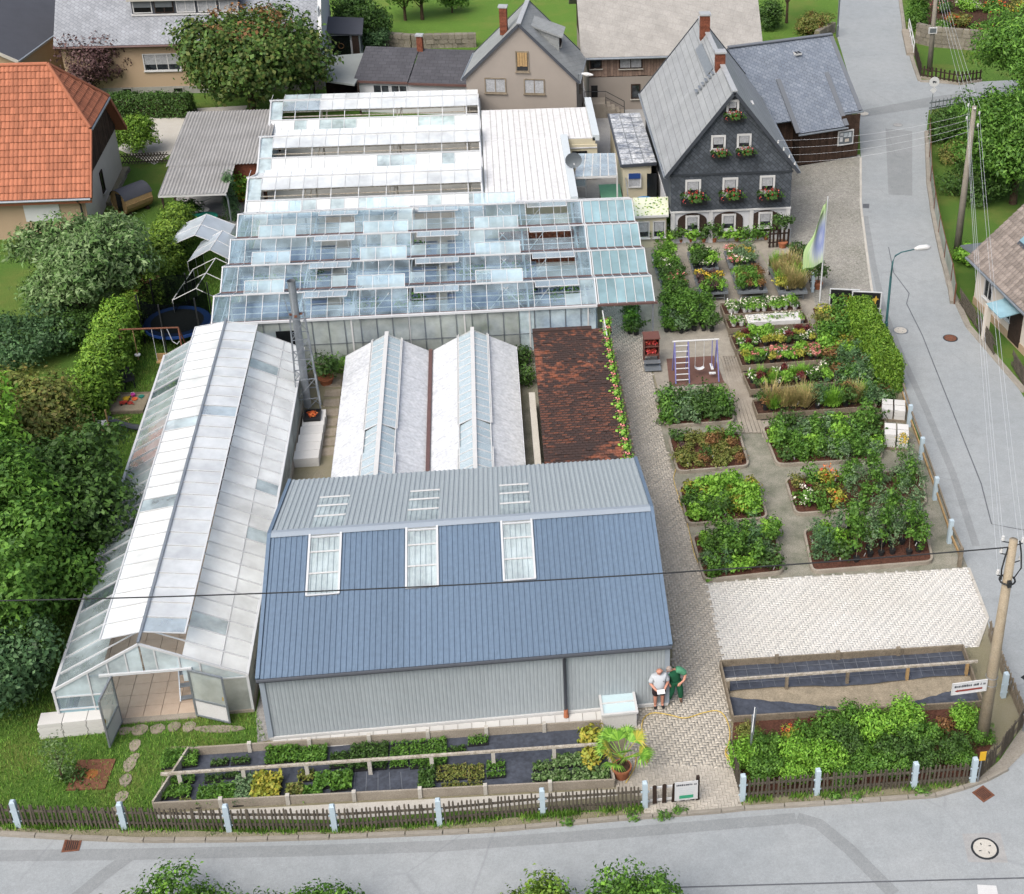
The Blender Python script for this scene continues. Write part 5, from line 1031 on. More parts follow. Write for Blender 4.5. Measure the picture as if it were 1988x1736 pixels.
# ---- low white outbuilding with two black roofs, and carport beside it
lo0,lo1=at(689,156,2.2),at(911,163,2.2);lrz=math.atan2(lo1.y-lo0.y,lo1.x-lo0.x);ll=(lo1-lo0).length
lb=thing('white_outbuilding','low white outbuilding with two black felt roofs behind the whitewashed greenhouse','building',(lo0.x,lo0.y,0),lrz)
B().bb(.05,ll,.2,3.6,0,2.15).build('wall','render_white',lb);hw=ll*.46
for x0,x1,dz in((-.1,hw,0),(hw+.05,ll+.1,.04)):
 o=B().slab([(x0,0,2.2-dz),(x1,0,2.2-dz),(x1+.25,3.0,3.45-dz),(x0+.25,3.0,3.45-dz)],.1).build('roof','bitumen',lb);uvm(o);o=B().slab([(x0+.25,3.0,3.45-dz),(x1+.25,3.0,3.45-dz),(x1+.3,5,2.4),(x0+.3,5,2.4)],.1).build('roof','bitumen',lb);uvm(o);B().bar((x0,-.03,2.12-dz),(x1,-.03,2.12-dz),.05,.16).build('fascia','gutter_brown',lb)
chimney(lb,hw+.35,2.9,3.1,4.3,.36)
a,e=onwall(lb,723,181),onwall(lb,792,164)
for k in range(2):window(lb,a.x+.55+k*1.15,1.15,.95,.7,.2,'render_white','window_glass',mull=1)
cpp=thing('felt_carport','carport with pale grey felt roof beside the white outbuilding','carport',(0,0,0));q=[at(600,152,2.35),at(688,164,2.2),at(729,101,2.5),at(628,110,2.65)]
plain('felt_grey','#a4aaa8',.85,.2,var=.1,scale=1);B().slab(q,.12).build('roof','felt_grey',cpp)
for q_ in(q[0],q[1]):B().bar((q_.x+.2,q_.y+.3,0),(q_.x+.2,q_.y+.3,2.25),.12).build('post','wood_dark',cpp)
B().bar((q[3].x,q[3].y-.4,1.2),(q[2].x,q[2].y-.4,1.2),.1,2.4).build('back_wall','wood_dark',cpp)
# ---- wide house with dormer, upper left
wh=thing('dormer_house','wide beige house with grey slate roof and long flat dormer','house',(0,96.7,0));wx0,wx1=-26.9,-10.7
B().bb(wx0,wx1,0,9,.5,3.7).build('wall','render_beige',wh);B().bb(wx0-.03,wx1+.03,-.04,9,0,.5).build('plinth','plinth',wh)
for y0,y1 in((-.45,4.5),(9.45,4.5)):o=B().slab([(wx0-.3,y0,3.5),(wx1+.05,y0,3.5),(wx1+.05,y1,7.9),(wx0-.3,y1,7.9)],.14).build('roof','slate_grey',wh);uvm(o)
B().tube([(wx0-.3,-.53,3.42),(wx1,-.53,3.42)],.08,8).build('gutter','gutter_brown',wh)
b=B();b.poly((wx1+.02,0,.0),(wx1+.02,9,0),(wx1+.02,9,3.6),(wx1+.02,4.5,7.75),(wx1+.02,0,3.6));b.build('gable_wall','render_white',wh);B().bar((wx1+.12,-.45,3.45),(wx1+.12,4.5,7.85),.22,.2).build('verge_board','white_paint',wh)
for y,z in((1.2,4.3),(2.6,5.6),(1.4,1.2),(3.6,1.2)):window(wh,y,z,.7,.9,wx1+.02,'parapet_blue','curtain',face=1,axis='y',mull=0)
a,e=wall_at(283,136,96.7),wall_at(346,105,96.7);window(wh,(a.x+e.x)/2,a.z,e.x-a.x,e.z-a.z,0,'white_paint','window_glass',mull=2,curtain=True)
a,e=wall_at(420,136,96.7),wall_at(480,105,96.7);window(wh,(a.x+e.x)/2,a.z,e.x-a.x,e.z-a.z,0,'white_paint','window_glass',mull=2,curtain=True)
for u,v in((247,177),(347,179)):a=wall_at(u,v,96.65);window(wh,a.x,max(.12,a.z-.1),.55,.25,-.04,'plinth','window_dark',mull=0,sill=False)
a,e=wall_at(262,55,97.9),wall_at(457,0,97.9);dx0,dx1=a.x,e.x+.2
B().bb(dx0,dx1,1.2,4.4,4.0,6.2).build('dormer_wall','anthracite',wh);o=B().slab([(dx0-.2,.95,6.1),(dx1+.2,.95,6.1),(dx1+.2,4.5,7.6),(dx0-.2,4.5,7.6)],.14).build('dormer_roof','slate_grey',wh);uvm(o);B().bar((dx0-.2,.93,6.02),(dx1+.2,.93,6.02),.05,.2).build('dormer_fascia','concrete_light',wh);B().bb(dx0-.05,dx1+.05,1.05,1.25,4.92,5.0).build('dormer_sill','white_paint',wh)
for k in range(5):
 w=(dx1-dx0)/5;x=dx0+w*(k+.5);window(wh,x,5.12,w-.28,.82,1.2,'white_paint' if k!=1 else 'wood_dark','curtain' if k in(2,3,4)else 'window_dark',mull=1 if k else 0,sill=False,surround=.06)
 if k<2:B().bb(x-w/2+.15,x+w/2-.15,1.12,1.17,5.45,5.96).build('roller_shutter','steel',wh)
pr=thing('entrance_porch','white entrance porch with black lean-to roof and dark wreathed door','porch',(-9.9,101.4,0));B().bb(-.7,1.4,.2,2.2,0,2.2).build('wall','render_white',pr);B().slab([(-.85,-.1,2.35),(1.65,-.1,2.2),(1.65,2.4,2.6),(-.85,2.4,2.75)],.1).build('roof','roof_dark',pr);B().bb(-.5,.75,.15,.2,.1,2.05).build('door','window_dark',pr);B().tube([(.12+.18*math.cos(t),.12,1.35+.18*math.sin(t))for t in np.linspace(0,6.28,14)],.04,6).build('wreath','leaf_brown',pr);window(pr,1.2,.9,.9,.9,1.4,'steel','window_glass',face=1,axis='y',mull=1);B().bb(.9,1.35,-.0,.2,0,2.1).build('post','wood_dark',pr)
# ---- dark roofed house, far upper left corner
dr_=thing('dark_roofed_house','beige house with smooth dark grey roof in the upper left corner','house',(0,0,0));ez_,rr_=2.7,5.4
E1,E0=at(36,121,ez_),at(118,61,ez_);_w=(E1-E0).normalized();_w=Vector((_w.y,-_w.x,0))*6.0;_w=-_w if _w.x>0 else _w;E0=E0-(E1-E0).normalized()*4;R1_,R0_=E1+_w+Vector((0,0,rr_-ez_)),E0+_w+Vector((0,0,rr_-ez_))
B().slab([E0,E1,R1_,R0_],.15).build('roof','roof_dark',dr_);bk=R1_+(R1_-E1);bk.z=ez_;bk0=R0_+(R0_-E0);bk0.z=ez_;B().slab([bk0,bk,R1_,R0_],.15).build('roof','roof_dark',dr_)
iv=(E0-E1).normalized()*.6;B().poly(Vector((E1.x,E1.y,0))+iv,Vector((bk.x,bk.y,0))+iv,bk+iv,R1_+iv-Vector((0,0,.2)),E1+iv).build('gable_wall','render_beige',dr_);B().poly(Vector((E0.x,E0.y,0)),Vector((E1.x,E1.y,0))+iv,E1+iv,E0).build('wall','render_beige',dr_);B().bar(E1,R1_,.08,.2).build('verge_board','concrete_light',dr_);B().bar(E0,E1,.12,.14).build('gutter','galvanised',dr_)
# ---- orange tiled house, left
oh=thing('orange_roof_house','beige house with bright orange tile roof and half-hipped wooden gable','house',(0,0,0))
ox0,ox1,oy0,oy1,oe,orr=-34.0,-21.25,75.1,83.75,2.45,8.05;oym=79.4
B().bb(ox0,ox1,oy0,oy1,0,3.0).build('wall','render_beige',oh);B().poly((ox1+.01,oy0,0),(ox1+.01,oy1,0),(ox1+.01,oy1,2.7),(ox1+.01,oy0,2.7)).build('side_wall','render_peach',oh)
gz=lambda y:orr-abs(y-oym)*(orr-oe)/4.9
b=B();b.poly((ox1+.02,oy0,2.7),(ox1+.02,oy1,2.7),(ox1+.02,oy1,gz(oy1)-.1),(ox1+.02,82.0,5.15),(ox1+.02,77.0,5.15),(ox1+.02,oy0,gz(oy0)-.1));b.build('gable_infill','wood_dark',oh)
n=40;w=(oy1-oy0)/n
for k in range(n):ya=oy0+w*k;B().bb(ox1+.02,ox1+.05+random.random()*.01,ya+.01,ya+w-.01,2.7,min(5.15,gz(ya+w/2)-.15)).build('board','wood_barn',oh)
rx=-20.75;slab_=B().slab([(ox0,74.5,oe),(rx,74.5,oe),(rx,77.0,5.3),(-22.9,oym,orr),(ox0,oym,orr)],.1);deck=slab_.build('roof','tile_orange',oh);B().slab([(ox0,84.3,oe),(ox0,oym,orr),(-22.9,oym,orr),(rx,81.8,5.3),(rx,84.3,oe)],.1).build('roof','tile_orange',oh);B().slab([(rx,77.0,5.3),(rx,81.8,5.3),(-22.9,oym,orr)],.1).build('hip_roof','tile_orange',oh)
# pan tiles on the visible slopes
def pantile(name,w,L,m):
 b=B();b.grid(lambda a,t:(-w/2+w*a,-L/2+L*1.08*t,.03*math.sin(math.pi*min(1,a*1.25))*(1 if a<.8 else 0)-.01*(a>.8)+.05*(1-t)),6,1);b.poly((-w/2,-L/2,-.01),(w/2,-L/2,-.01),(w/2,-L/2,.04),(-w/2+w*.4,-L/2,.08),(-w/2,-L/2,.05));me=b.mesh(name);me.materials.append(MATS[m]);return me
ptm=pantile('roof_tile',.225,.37,'tile_orange');sa=math.atan2(orr-oe,4.9);Ls=math.hypot(orr-oe,4.9);nrow=19;rl=Ls/nrow;cells=[]
for r_ in range(nrow):
 t=(r_+.5)/nrow;y,z=74.5+4.9*t,oe+(orr-oe)*t;xr_=rx if z<5.3 else rx+(-22.9-rx)*(z-5.3)/(orr-5.3);k=0
 while xr_-.11-k*.222>-29.5:cells.append((xr_-.11-k*.222,y,z));k+=1
cells.sort(key=lambda q:-q[0]);nb_=[q for q in cells if q[0]>-26.5];nb_.sort(key=lambda q:q[1]);keep=set(map(id,nb_[:270]));rest=[]
for q in cells:
 if id(q)in keep:inst('roof_tile',ptm,oh,(q[0],q[1],q[2]+.02),(sa,0,0))
 else:rest.append(q)
def joined(name,me,m,parent,mats):
 V=np.array([v.co[:]for v in me.vertices]);polys=[tuple(p.vertices)for p in me.polygons];vs,fs=[],[]
 for k,mt in enumerate(mats):vs+=[tuple(mt@Vector(v))for v in V];fs+=[tuple(i+k*len(V)for i in p)for p in polys]
 b=B();b.v=vs;b.f=fs;o=b.build(name,m,parent);o['kind']='stuff';return o
joined('roof_tiles',ptm,'tile_orange',oh,[Matrix.Translation((q[0],q[1],q[2]+.02))@Matrix.Rotation(sa,4,'X')for q in rest])
hn=Vector((orr-5.3,0,22.9+rx)).normalized();hl=math.hypot(orr-5.3,22.9+rx);ha=math.atan2(orr-5.3,22.9+rx);ms=[]
for r_ in range(9):
 t=(r_+.5)/9;x,z=rx+(-22.9-rx)*t,5.3+(orr-5.3)*t;hw_=2.4*(1-t);k=-hw_+.12
 while k<hw_-.05:ms.append(Matrix.Translation((x,oym+k,z+.02))@Matrix.Rotation(R(90),4,'Z')@Matrix.Rotation(ha,4,'X'));k+=.222
joined('hip_tiles',ptm,'tile_orange',oh,ms)
for a,e in(((-22.9,oym,orr+.05),(rx,77.0,5.36)),((-22.9,oym,orr+.05),(rx,81.8,5.36)),((-22.9,oym,orr+.05),(ox0,oym,orr+.05))):B().tube([a,e],.11,8).build('ridge_tiles','tile_orange',oh)
B().tube([(ox0,74.42,oe-.03),(rx,74.42,oe-.03)],.07,8).build('gutter','galvanised',oh);B().bar((ox0,74.62,oe-.2),(rx,74.62,oe-.2),.06,.22).build('fascia','tile_orange',oh);B().bar((rx+.03,74.5,oe),(rx+.03,77,5.25),.08,.2).build('verge_board','tile_orange',oh);B().bar((rx+.03,84.3,oe),(rx+.03,81.8,5.25),.08,.2).build('verge_board','tile_orange',oh)
B().tube([(rx+.06,77,5.25),(rx+.06,81.8,5.25)],.06,8).build('gutter','galvanised',oh);chimney(oh,-27.0,77.2,4.6,7.2,.6,'tile_orange')
a,e=wall_at(52,430,oy0),wall_at(113,393,oy0);B().bb(a.x,e.x,oy0-.05,oy0,max(0.05,a.z),e.z).build('garage_door','sign_white',oh);B().tube([(-21.45,74.5,2.3),(-21.45,74.95,1.9),(-21.45,75.0,.1)],.05,8).build('downpipe','iron_dark',oh);window(oh,79.0,.9,.45,1.1,ox1+.02,'wood_dark','window_dark',face=1,axis='y',mull=0)
# ---- corrugated carport, left
cc=thing('corrugated_carport','carport with wavy grey fibre-cement roof and pale posts','carport',(0,0,0))
def wavy(x0,x1,y0,y1,z0,z1,pitch=.177,amp=.028):
 n=int((x1-x0)/pitch*6);b=B();b.grid(lambda a,t:(x0+(x1-x0)*a,y0+(y1-y0)*t,z0+(z1-z0)*t+amp*math.sin(2*math.pi*(x0+(x1-x0)*a)/pitch)),n,1);return b
xs=[-17.6+k*1.04 for k in range(6)]
for xa,xb in zip(xs,xs[1:]):
 for ya,yb in((78.4,82.1),(82.0,86.3)):wavy(xa,xb+.05,ya,yb,2.45+.02*(ya-78.4),2.45+.02*(yb-78.4)+(.012 if ya<80 else 0)).build('roof_sheet','corrugated_old',cc,True)
xs=[-17.45+k*.87 for k in range(5)]
for xa,xb in zip(xs,xs[1:]):wavy(xa,xb+.05,74.8,78.6,2.32,2.43).build('roof_sheet','corrugated_old',cc,True)
b=B();b.bar((-17.45,74.85,2.24),(-13.97,74.85,2.24),.06,.12);b.build('edge_beam','white_paint',cc);B().tube([(-14.0,74.8,2.2),(-13.95,74.95,1.9),(-13.95,74.95,.05)],.045,8).build('downpipe','galvanised',cc)
for x,y in((-17.3,75.0),(-14.2,78.4),(-17.4,78.4),(-12.6,78.6),(-12.6,86),(-17.4,86)):B().bar((x,y,0),(x,y,2.3),.1).build('post','wood_dark',cc)
B().bb(-17.4,-12.5,86.0,86.2,0,2.4).build('back_wall','wood_dark',cc);B().bb(-14.1,-12.5,78.7,78.85,0,2.3).build('side_wall','brick_red',cc)
sheet('carport_floor',[(-17.6,74.6),(-13.7,74.6),(-13.7,86),(-17.6,86)],'asphalt_old',.009,world=True)
# ---- house on the right edge
r0,r1=at(1889,589),at(1962,664);d_=r0-r1;
rh=thing('right_house','cream house with mottled brown tile roof at the right edge','house',tuple(r1),math.atan2((r0-r1).y,(r0-r1).x)+R(-90))
# local y runs along the street wall to the back, local x into the house
Lr=d_.length;re_,rr2=2.5,6.6;rw=8.0
y0,y1=-6.0,Lr
B().bb(0,rw,y0,y1,0,2.75).build('wall','render_peach',rh);B().bb(-.03,rw,y0,y1+.02,0,.4).build('plinth','render_beige',rh);B().poly((0,y1+.01,2.7),(rw,y1+.01,2.7),(rw/2,y1+.01,rr2-.15)).build('gable_wall','render_peach',rh)
for s,xe in((-1,-.45),(1,rw+.45)):o=B().slab([(xe,y0,re_),(xe,y1+.3,re_),(rw/2,y1+.3,rr2),(rw/2,y0,rr2)],.12).build('roof','tile_brown',rh)
fme2=pantile('roof_tile',.26,.33,'tile_brown');sa2=math.atan2(rr2-re_,rw/2+.45);Lq=math.hypot(rr2-re_,rw/2+.45);nr2=int(Lq/.3);cnt=0;ms=[]
for r_ in range(nr2):
 t=(r_+.5)/nr2;x,z=-.45+(rw/2+.45)*t,re_+(rr2-re_)*t;k=0
 while y1+.2-k*.255>y0:
  y=y1+.2-k*.255;mt=Matrix.Translation((x,y,z+.02))@Matrix.Rotation(R(-90),4,'Z')@Matrix.Rotation(sa2,4,'X')
  if cnt<290 and y>-1.2 and r_<13:o=inst('roof_tile',fme2,rh,(0,0,0));o.matrix_local=mt;cnt+=1
  else:ms.append(mt)
  k+=1
joined('roof_tiles',fme2,'tile_brown',rh,ms)
B().tube([(-.52,y0,re_-.03),(-.52,y1+.35,re_-.03)],.07,8).build('gutter','galvanised',rh)
for y in(Lr*.66,Lr*.18):window(rh,y,1.0,.75,1.15,0,'white_paint','window_glass',face=-1,axis='y',mull=1)
xs_,ys_=1.55,Lr*.52;zz=re_+(xs_+.45)*(rr2-re_)/(rw/2+.45);o=B();o.slab([(xs_-.5,ys_-.35,zz-.35),(xs_-.5,ys_+.35,zz-.35),(xs_+.5,ys_+.35,zz+.57),(xs_+.5,ys_-.35,zz+.57)],.1);sk=o.build('roof_window','anthracite',rh);B().slab([(xs_-.42,ys_-.28,zz-.17),(xs_-.42,ys_+.28,zz-.17),(xs_+.42,ys_+.28,zz+.6),(xs_+.42,ys_-.28,zz+.6)],.03).build('pane','glass_blue',sk)
B().slab([(-1.3,-.9,2.0),(-1.3,.55,2.0),(0,.55,2.2),(0,-.9,2.2)],.06).build('porch_roof','glass_blue',rh);B().bar((-1.2,.45,0),(-1.2,.45,2.0),.25).build('porch_pier','render_peach',rh);B().bb(-.05,0,-.8,.3,.1,2.0).build('door','wood_dark',rh)
B().slab([(.2,y1+.2,2.4),(.2,y1+2.4,2.1),(3.4,y1+2.4,2.1),(3.4,y1+.2,2.4)],.08).build('rear_canopy','steel',rh)
# ------------------------------------------------------------------ trees, hedges, shrubs
def limb_tree(par,h,r0,cr,n=5,m='bark',lean=(0,0)):
 """tapered trunk with limbs reaching into the crown"""
 b=B();b.tube([(0,0,0),(lean[0]*.3,lean[1]*.3,h*.4),(lean[0],lean[1],h)],[r0,r0*.75,r0*.3],9)
 for k in range(n):
  a=k*2.4+random.random();z0=h*random.uniform(.3,.65);q=Vector((math.cos(a),math.sin(a),0))*cr*random.uniform(.45,.75)
  b.tube([(lean[0]*z0/h,lean[1]*z0/h,z0),(q.x*.5,q.y*.5,z0+h*.14),(q.x,q.y,z0+h*.34)],[r0*.4,r0*.25,r0*.08],6)
 return b.build('trunk',m,par)
def tree(name,label,cat,base,blobs,leafm,clumps,per,leaf=(.2,.13),spread=.4,trunk=(2,.15),group=None,extra=None,droop=0.0,shell=.55,upness=.35):
 t=thing(name,label,cat,tuple(base),0,group)
 if trunk:limb_tree(t,trunk[0],trunk[1],max(b[3]for b in blobs))
 link('crown',crown('crown',blobs,clumps,per,leaf,spread,upness,shell,droop=droop),leafm,t)
 if extra:link(extra[0],crown(extra[0],extra[4]if len(extra)>4 else blobs,extra[2],extra[3],(leaf[0]*.8,leaf[1]*.8),spread*.7,shell=.9),extra[1],t)
 return t
def lumps(cx,cy,cz,r,h,n,k=.55,seed=0):
 """a crown as overlapping lobes about a centre"""
 rr=random.Random(seed);out=[(cx,cy,cz,r*.8,r*.8,h*.8)]
 for i in range(n):
  a=i*2.399+rr.random();q=rr.uniform(.35,.75);out.append((cx+math.cos(a)*r*q,cy+math.sin(a)*r*q,cz+h*rr.uniform(-.45,.6),r*k*rr.uniform(.7,1.1),r*k*rr.uniform(.7,1.1),h*k*rr.uniform(.7,1.1)))
 return out
def hedge_mesh(name,L,W,H,n,leaf=(.12,.07),rough=.10,round_=.15):
 A=np.array([L*W,L*H,L*H,W*H,W*H]);f=rng.choice(5,n,p=A/A.sum());a,b_=rng.random(n),rng.random(n);P=np.zeros((n,3));N=np.zeros((n,3))
 for k in range(5):
  q=f==k;u,v=a[q],b_[q]
  if k==0:P[q]=np.stack([(u-.5)*L,(v-.5)*W,np.full(q.sum(),H)],1);N[q]=(0,0,1)
  elif k<3:s=-1 if k==1 else 1;P[q]=np.stack([(u-.5)*L,np.full(q.sum(),s*W/2),v*H],1);N[q]=(0,s,.3)
  else:s=-1 if k==3 else 1;P[q]=np.stack([np.full(q.sum(),s*L/2),(u-.5)*W,v*H],1);N[q]=(s,0,.3)
 top=np.clip((P[:,2]/H-.8)/.2,0,1);P[:,1]*=1-round_*top**2;P[:,0]*=1-round_*.3*W/L*top**2
 P+=rng.normal(size=(n,3))*rough+(np.sin(P[:,:1]*3.1)+np.sin(P[:,1:2]*2.3+P[:,2:]*3))*rough*.5*N;P[:,2]=np.maximum(P[:,2],.03)
 N=N+rng.normal(size=(n,3))*.6;s=.7+.6*rng.random(n);V,Fq=leaf_arrays(P,N,leaf[0]*s,leaf[1]*s);return npmesh(name,V,Fq)
def hedge(name,label,pa,pb,W,H,leafm,dens=700,leaf=(.13,.07),rough=.09,core='leaf_dark',cat='hedge'):
 a,b_=Vector(pa),Vector(pb);d=b_-a;L=d.length;t=thing(name,label,cat,tuple((a+b_)/2),math.atan2(d.y,d.x))
 B().bb(-L/2+.12,L/2-.12,-W/2+.12,W/2-.12,0,H-.12).build('inner_twigs','bark',t);n=int((L*W+2*L*H+2*W*H)*dens);link('foliage',hedge_mesh('foliage',L,W,H,n,leaf,rough),leafm,t);return t
def Wp(x,y):return Vector((x,y,0))
# maple behind the corrugated carport
tree('maple_tree','broad maple tree turning brown at the top behind the corrugated carport','tree',(-14.6,91.0,0),lumps(0,0,4.1,4.4,3.1,11,.5,3),'leaf_maple',1000,26,(.26,.2),.36,(3.6,.28),extra=('reddish_leaves','leaf_brown',60,10,[(0,.5,6.3,2.6,2.2,.9)]))
tree('purple_shrub','purple-leaved shrub before the beige dormer house','shrub',tuple(at(182,190)),lumps(0,0,2.3,2.1,1.9,7,.5,5),'leaf_purple',340,20,(.18,.11),.26,(2.2,.1))
hedge('clipped_hedge','long dark clipped hedge before the beige dormer house',at(212,222),at(372,222),1.3,1.25,'leaf_dark',420,(.13,.08))
tree('globe_thuja','round bright green thuja beside the driveway','shrub',tuple(at(266,298)),lumps(0,0,1.35,1.15,1.25,9,.45,8),'leaf_hedge',330,20,(.16,.07),.16,None,upness=.6)
# big silvery shrub on the left
tree('silvery_tree','wide silvery green leaved tree below the orange roofed house','tree',tuple(at(165,628)),lumps(.3,1.0,2.6,3.0,2.2,16,.5,11),'leaf_silver',1700,15,(.28,.10),.2,(2.4,.2),upness=.5)
tree('dark_laurel','dark green shrub under the left of the silvery tree','shrub',tuple(at(50,695)),lumps(0,0,.9,2.2,1.1,7,.5,13),'leaf_conifer',420,16,(.16,.09),.2,None)
tree('dark_laurel','dark green shrub under the right of the silvery tree','shrub',tuple(at(140,668)),lumps(0,0,.8,1.7,.95,6,.5,14),'leaf_dark',300,16,(.16,.09),.2,None)
# thuja row along the garden
tj=[(352,470,2.2,1.0),(338,500,2.3,1.0),(322,535,2.4,1.0),(305,572,2.3,.95),(286,610,2.2,.95),(262,640,1.9,.9),(243,672,2.5,.95),(230,705,2.6,1.0),(216,742,2.6,1.0),(200,778,2.4,.9),(180,806,2.3,.8)]
ordn=['farthest thuja of the garden hedge, beside the carport','second thuja from the carport in the garden hedge','third thuja from the carport in the garden hedge','fourth thuja from the carport in the garden hedge','fifth thuja from the carport in the garden hedge','short thuja with browned top in the middle of the hedge','fifth thuja from the near end of the garden hedge','fourth thuja from the near end of the garden hedge','third thuja from the near end of the garden hedge','second thuja from the near end of the garden hedge','nearest thuja of the garden hedge, beside the sandpit']
for k,(u,v,h,r)in enumerate(tj):
 bl=[(0,0,h*.35,r,r,h*.36),(0,0,h*.62,r*.9,r*.9,h*.36),(.1,0,h*.82,r*.6,r*.6,h*.2)]
 tree('thuja',ordn[k],'thuja',tuple(at(u,v)),bl,'leaf_thuja' if k<6 else 'leaf_hedge',330,17,(.16,.07),.14,None,'thuja hedge of the play garden',extra=('brown_twigs','leaf_brown',30,12,[(.2,.2,h*.8,r*.5,r*.5,h*.2)])if k in(5,4)else None,upness=.7)
 # tree mass on the lower left
for nm,lab,u,v,blz,lm,cl,pr,lf,sp,tr in(
 ('hazel_tree','pale olive green tree at the left edge below the lawn patch',45,900,lumps(0,0,2.1,2.5,1.8,9,.5,21),'leaf_olive',620,20,(.2,.12),.28,(2.5,.12)),
 ('walnut_tree','tall light green tree at the left edge among the dark trees',20,1120,lumps(0,0,3.9,2.4,2.6,9,.5,22),'leaf_green',640,20,(.24,.1),.28,(3.6,.16)),
 ('dark_maple','large dark green tree nearest the long glasshouse eaves',120,1080,lumps(0,0,2.6,3.1,2.3,11,.5,23),'leaf_dark',900,20,(.2,.12),.26,(3,.18)),
 ('cherry_tree','dark green tree behind the pale stones on the left lawn',35,1240,lumps(0,0,2.5,2.6,2.3,9,.5,24),'leaf_green',700,20,(.2,.11),.26,(3,.16)),
 ('elder_bush','bluish green bush at the left edge above the lawn',5,1370,lumps(0,0,1.5,1.9,1.4,7,.5,25),'leaf_conifer',420,18,(.17,.1),.22,None),
 ('filler_bush','dark bush between the large dark tree and the slide',140,975,lumps(0,0,1.4,1.6,1.3,7,.5,26),'leaf_dark',420,18,(.17,.1),.22,None),
 ('yellow_ash','yellow green tree top at the left edge above the dark trees',0,1010,lumps(0,0,4.2,1.7,1.9,7,.5,27),'leaf_fresh',360,18,(.22,.1),.26,(4,.14)),
 ('garden_plum','dark tree at the far left edge below the laurels',-60,960,lumps(0,0,2.4,2.2,2.2,8,.5,28),'leaf_green',460,18,(.2,.11),.26,(2.5,.14))):
 tree(nm,lab,'tree' if tr else 'bush',tuple(at(u,v)),blz,lm,cl,pr,lf,sp,tr,droop=.25)
 # columnar conifer and yellow flowered shrub by the carport
tree('columnar_yew','slim dark columnar conifer beside the carport','conifer',tuple(at(453,428)),[(0,0,.8,.38,.38,.8),(0,0,1.7,.34,.34,.9),(0,0,2.4,.2,.2,.5)],'leaf_conifer',170,18,(.13,.05),.1,None,upness=.8)
tree('yellow_flower_shrub','shrub with yellow flowers between the conifer and the glasshouse','shrub',tuple(at(474,392)),lumps(0,0,1.1,.7,1.0,5,.5,30),'leaf_fresh',110,14,(.15,.1),.16,None,extra=('blossom','petal_yellow',45,7))
tree('garden_shrub','dark shrub with white flowers beside the round garden tables','shrub',tuple(at(368,430)),lumps(0,0,.7,.8,.7,5,.5,31),'leaf_dark',120,14,(.14,.09),.15,None,extra=('blossom','petal_white',14,3))
# upper garden
tree('garden_bush','big grey green bush behind the white entrance porch','bush',tuple(at(706,88)),lumps(0,0,1.9,2.3,1.9,7,.5,32),'leaf_dark',420,18,(.2,.11),.26,None)
tree('dwarf_conifer','low conifer beside the white entrance porch','conifer',tuple(at(728,100)),lumps(0,0,.8,1.2,.8,5,.5,33),'leaf_conifer',160,16,(.16,.07),.18,None)
for k,(u,v,s)in enumerate(((787,40,1),(820,38,1.15),(878,25,.5))):tree('fruit_tree',['left fruit tree on the upper meadow','right fruit tree on the upper meadow','small round fruit tree on the upper meadow'][k],'tree',tuple(at(u,v)),lumps(0,0,2.6*s,1.7*s,1.5*s,7,.5,34+k),'leaf_green',int(320*s),18,(.2,.11),.26,(2.4*s,.13*s),'fruit trees on the upper meadow')
tree('side_bush','dark evergreen beside the pale farmhouse roof','bush',tuple(at(1493,56)),lumps(0,0,1.2,1.0,1.3,6,.5,38),'leaf_dark',200,16,(.16,.09),.2,None);tree('slim_tree','thin tree on the bank above the barn','tree',tuple(at(1527,45)),[(0,0,4.2,1.4,1.4,1.2)],'leaf_dark',120,16,(.2,.1),.3,(3.6,.12));tree('brown_bush','brownish green bush on the bank above the barn','bush',tuple(at(1576,66)),lumps(0,0,.8,1.25,.95,6,.5,39),'leaf_olive',240,16,(.15,.08),.2,None,extra=('brown_leaves','leaf_brown',60,8))
sheet('upper_meadow',[(590,95),(600,-200),(1300,-200),(1640,-200),(1624,70),(1560,85),(1300,120),(930,95)],'meadow',.006)
# right side
tree('robinia_tree','large light green feathery tree at the right edge by the junction','tree',tuple(at(1990,235)),lumps(-.2,0,5.2,3.5,2.4,12,.5,41),'leaf_green',950,22,(.26,.1),.34,(4.6,.22),droop=.35,extra=('foliage_sprays','leaf_fresh',200,14))
tree('ash_tree','big green tree with dark trunk beside the right house','tree',tuple(at(1966,395)),lumps(-.3,.4,4.3,3.4,2.6,12,.5,42),'leaf_green',1000,22,(.24,.1),.32,(4.2,.24),droop=.3)
tree('ash_tree','green tree crown overhanging the side lane at the right edge','tree',tuple(at(2050,300)),lumps(0,0,4.6,3.6,2.4,11,.5,43),'leaf_green',800,22,(.24,.1),.32,(4.2,.24),droop=.3)
tree('corner_bush','dark clipped bush at the street corner by the round sign','bush',tuple(at(1838,268)),lumps(0,0,.95,1.5,.95,7,.5,44),'leaf_dark',330,18,(.15,.08),.18,None)
tree('heather_bush','reddish green bush on the lawn beyond the street','bush',tuple(at(1850,312)),lumps(0,0,.6,1.1,.7,6,.5,45),'leaf_olive',180,15,(.14,.07),.16,None)
tree('shade_bush','dark shrubbery behind the leaning pole beyond the street','bush',tuple(at(1910,378)),lumps(0,0,1.1,2.4,1.2,8,.5,46),'leaf_dark',420,18,(.17,.09),.22,None)
tree('pole_shrub','leafy green shrub at the foot of the pole by the right house','shrub',tuple(at(1880,510)),lumps(0,0,.45,.9,.5,5,.5,47),'leaf_fresh',100,14,(.16,.09),.14,None)
tree('column_thuja','tall clipped thuja column by the upper side street','thuja',tuple(at(1779,58)),[(0,0,1.2,.85,.85,1.2),(0,0,2.4,.85,.85,.8),(0,0,3.1,.75,.75,.4)],'leaf_green',330,18,(.15,.07),.14,None,upness=.7)
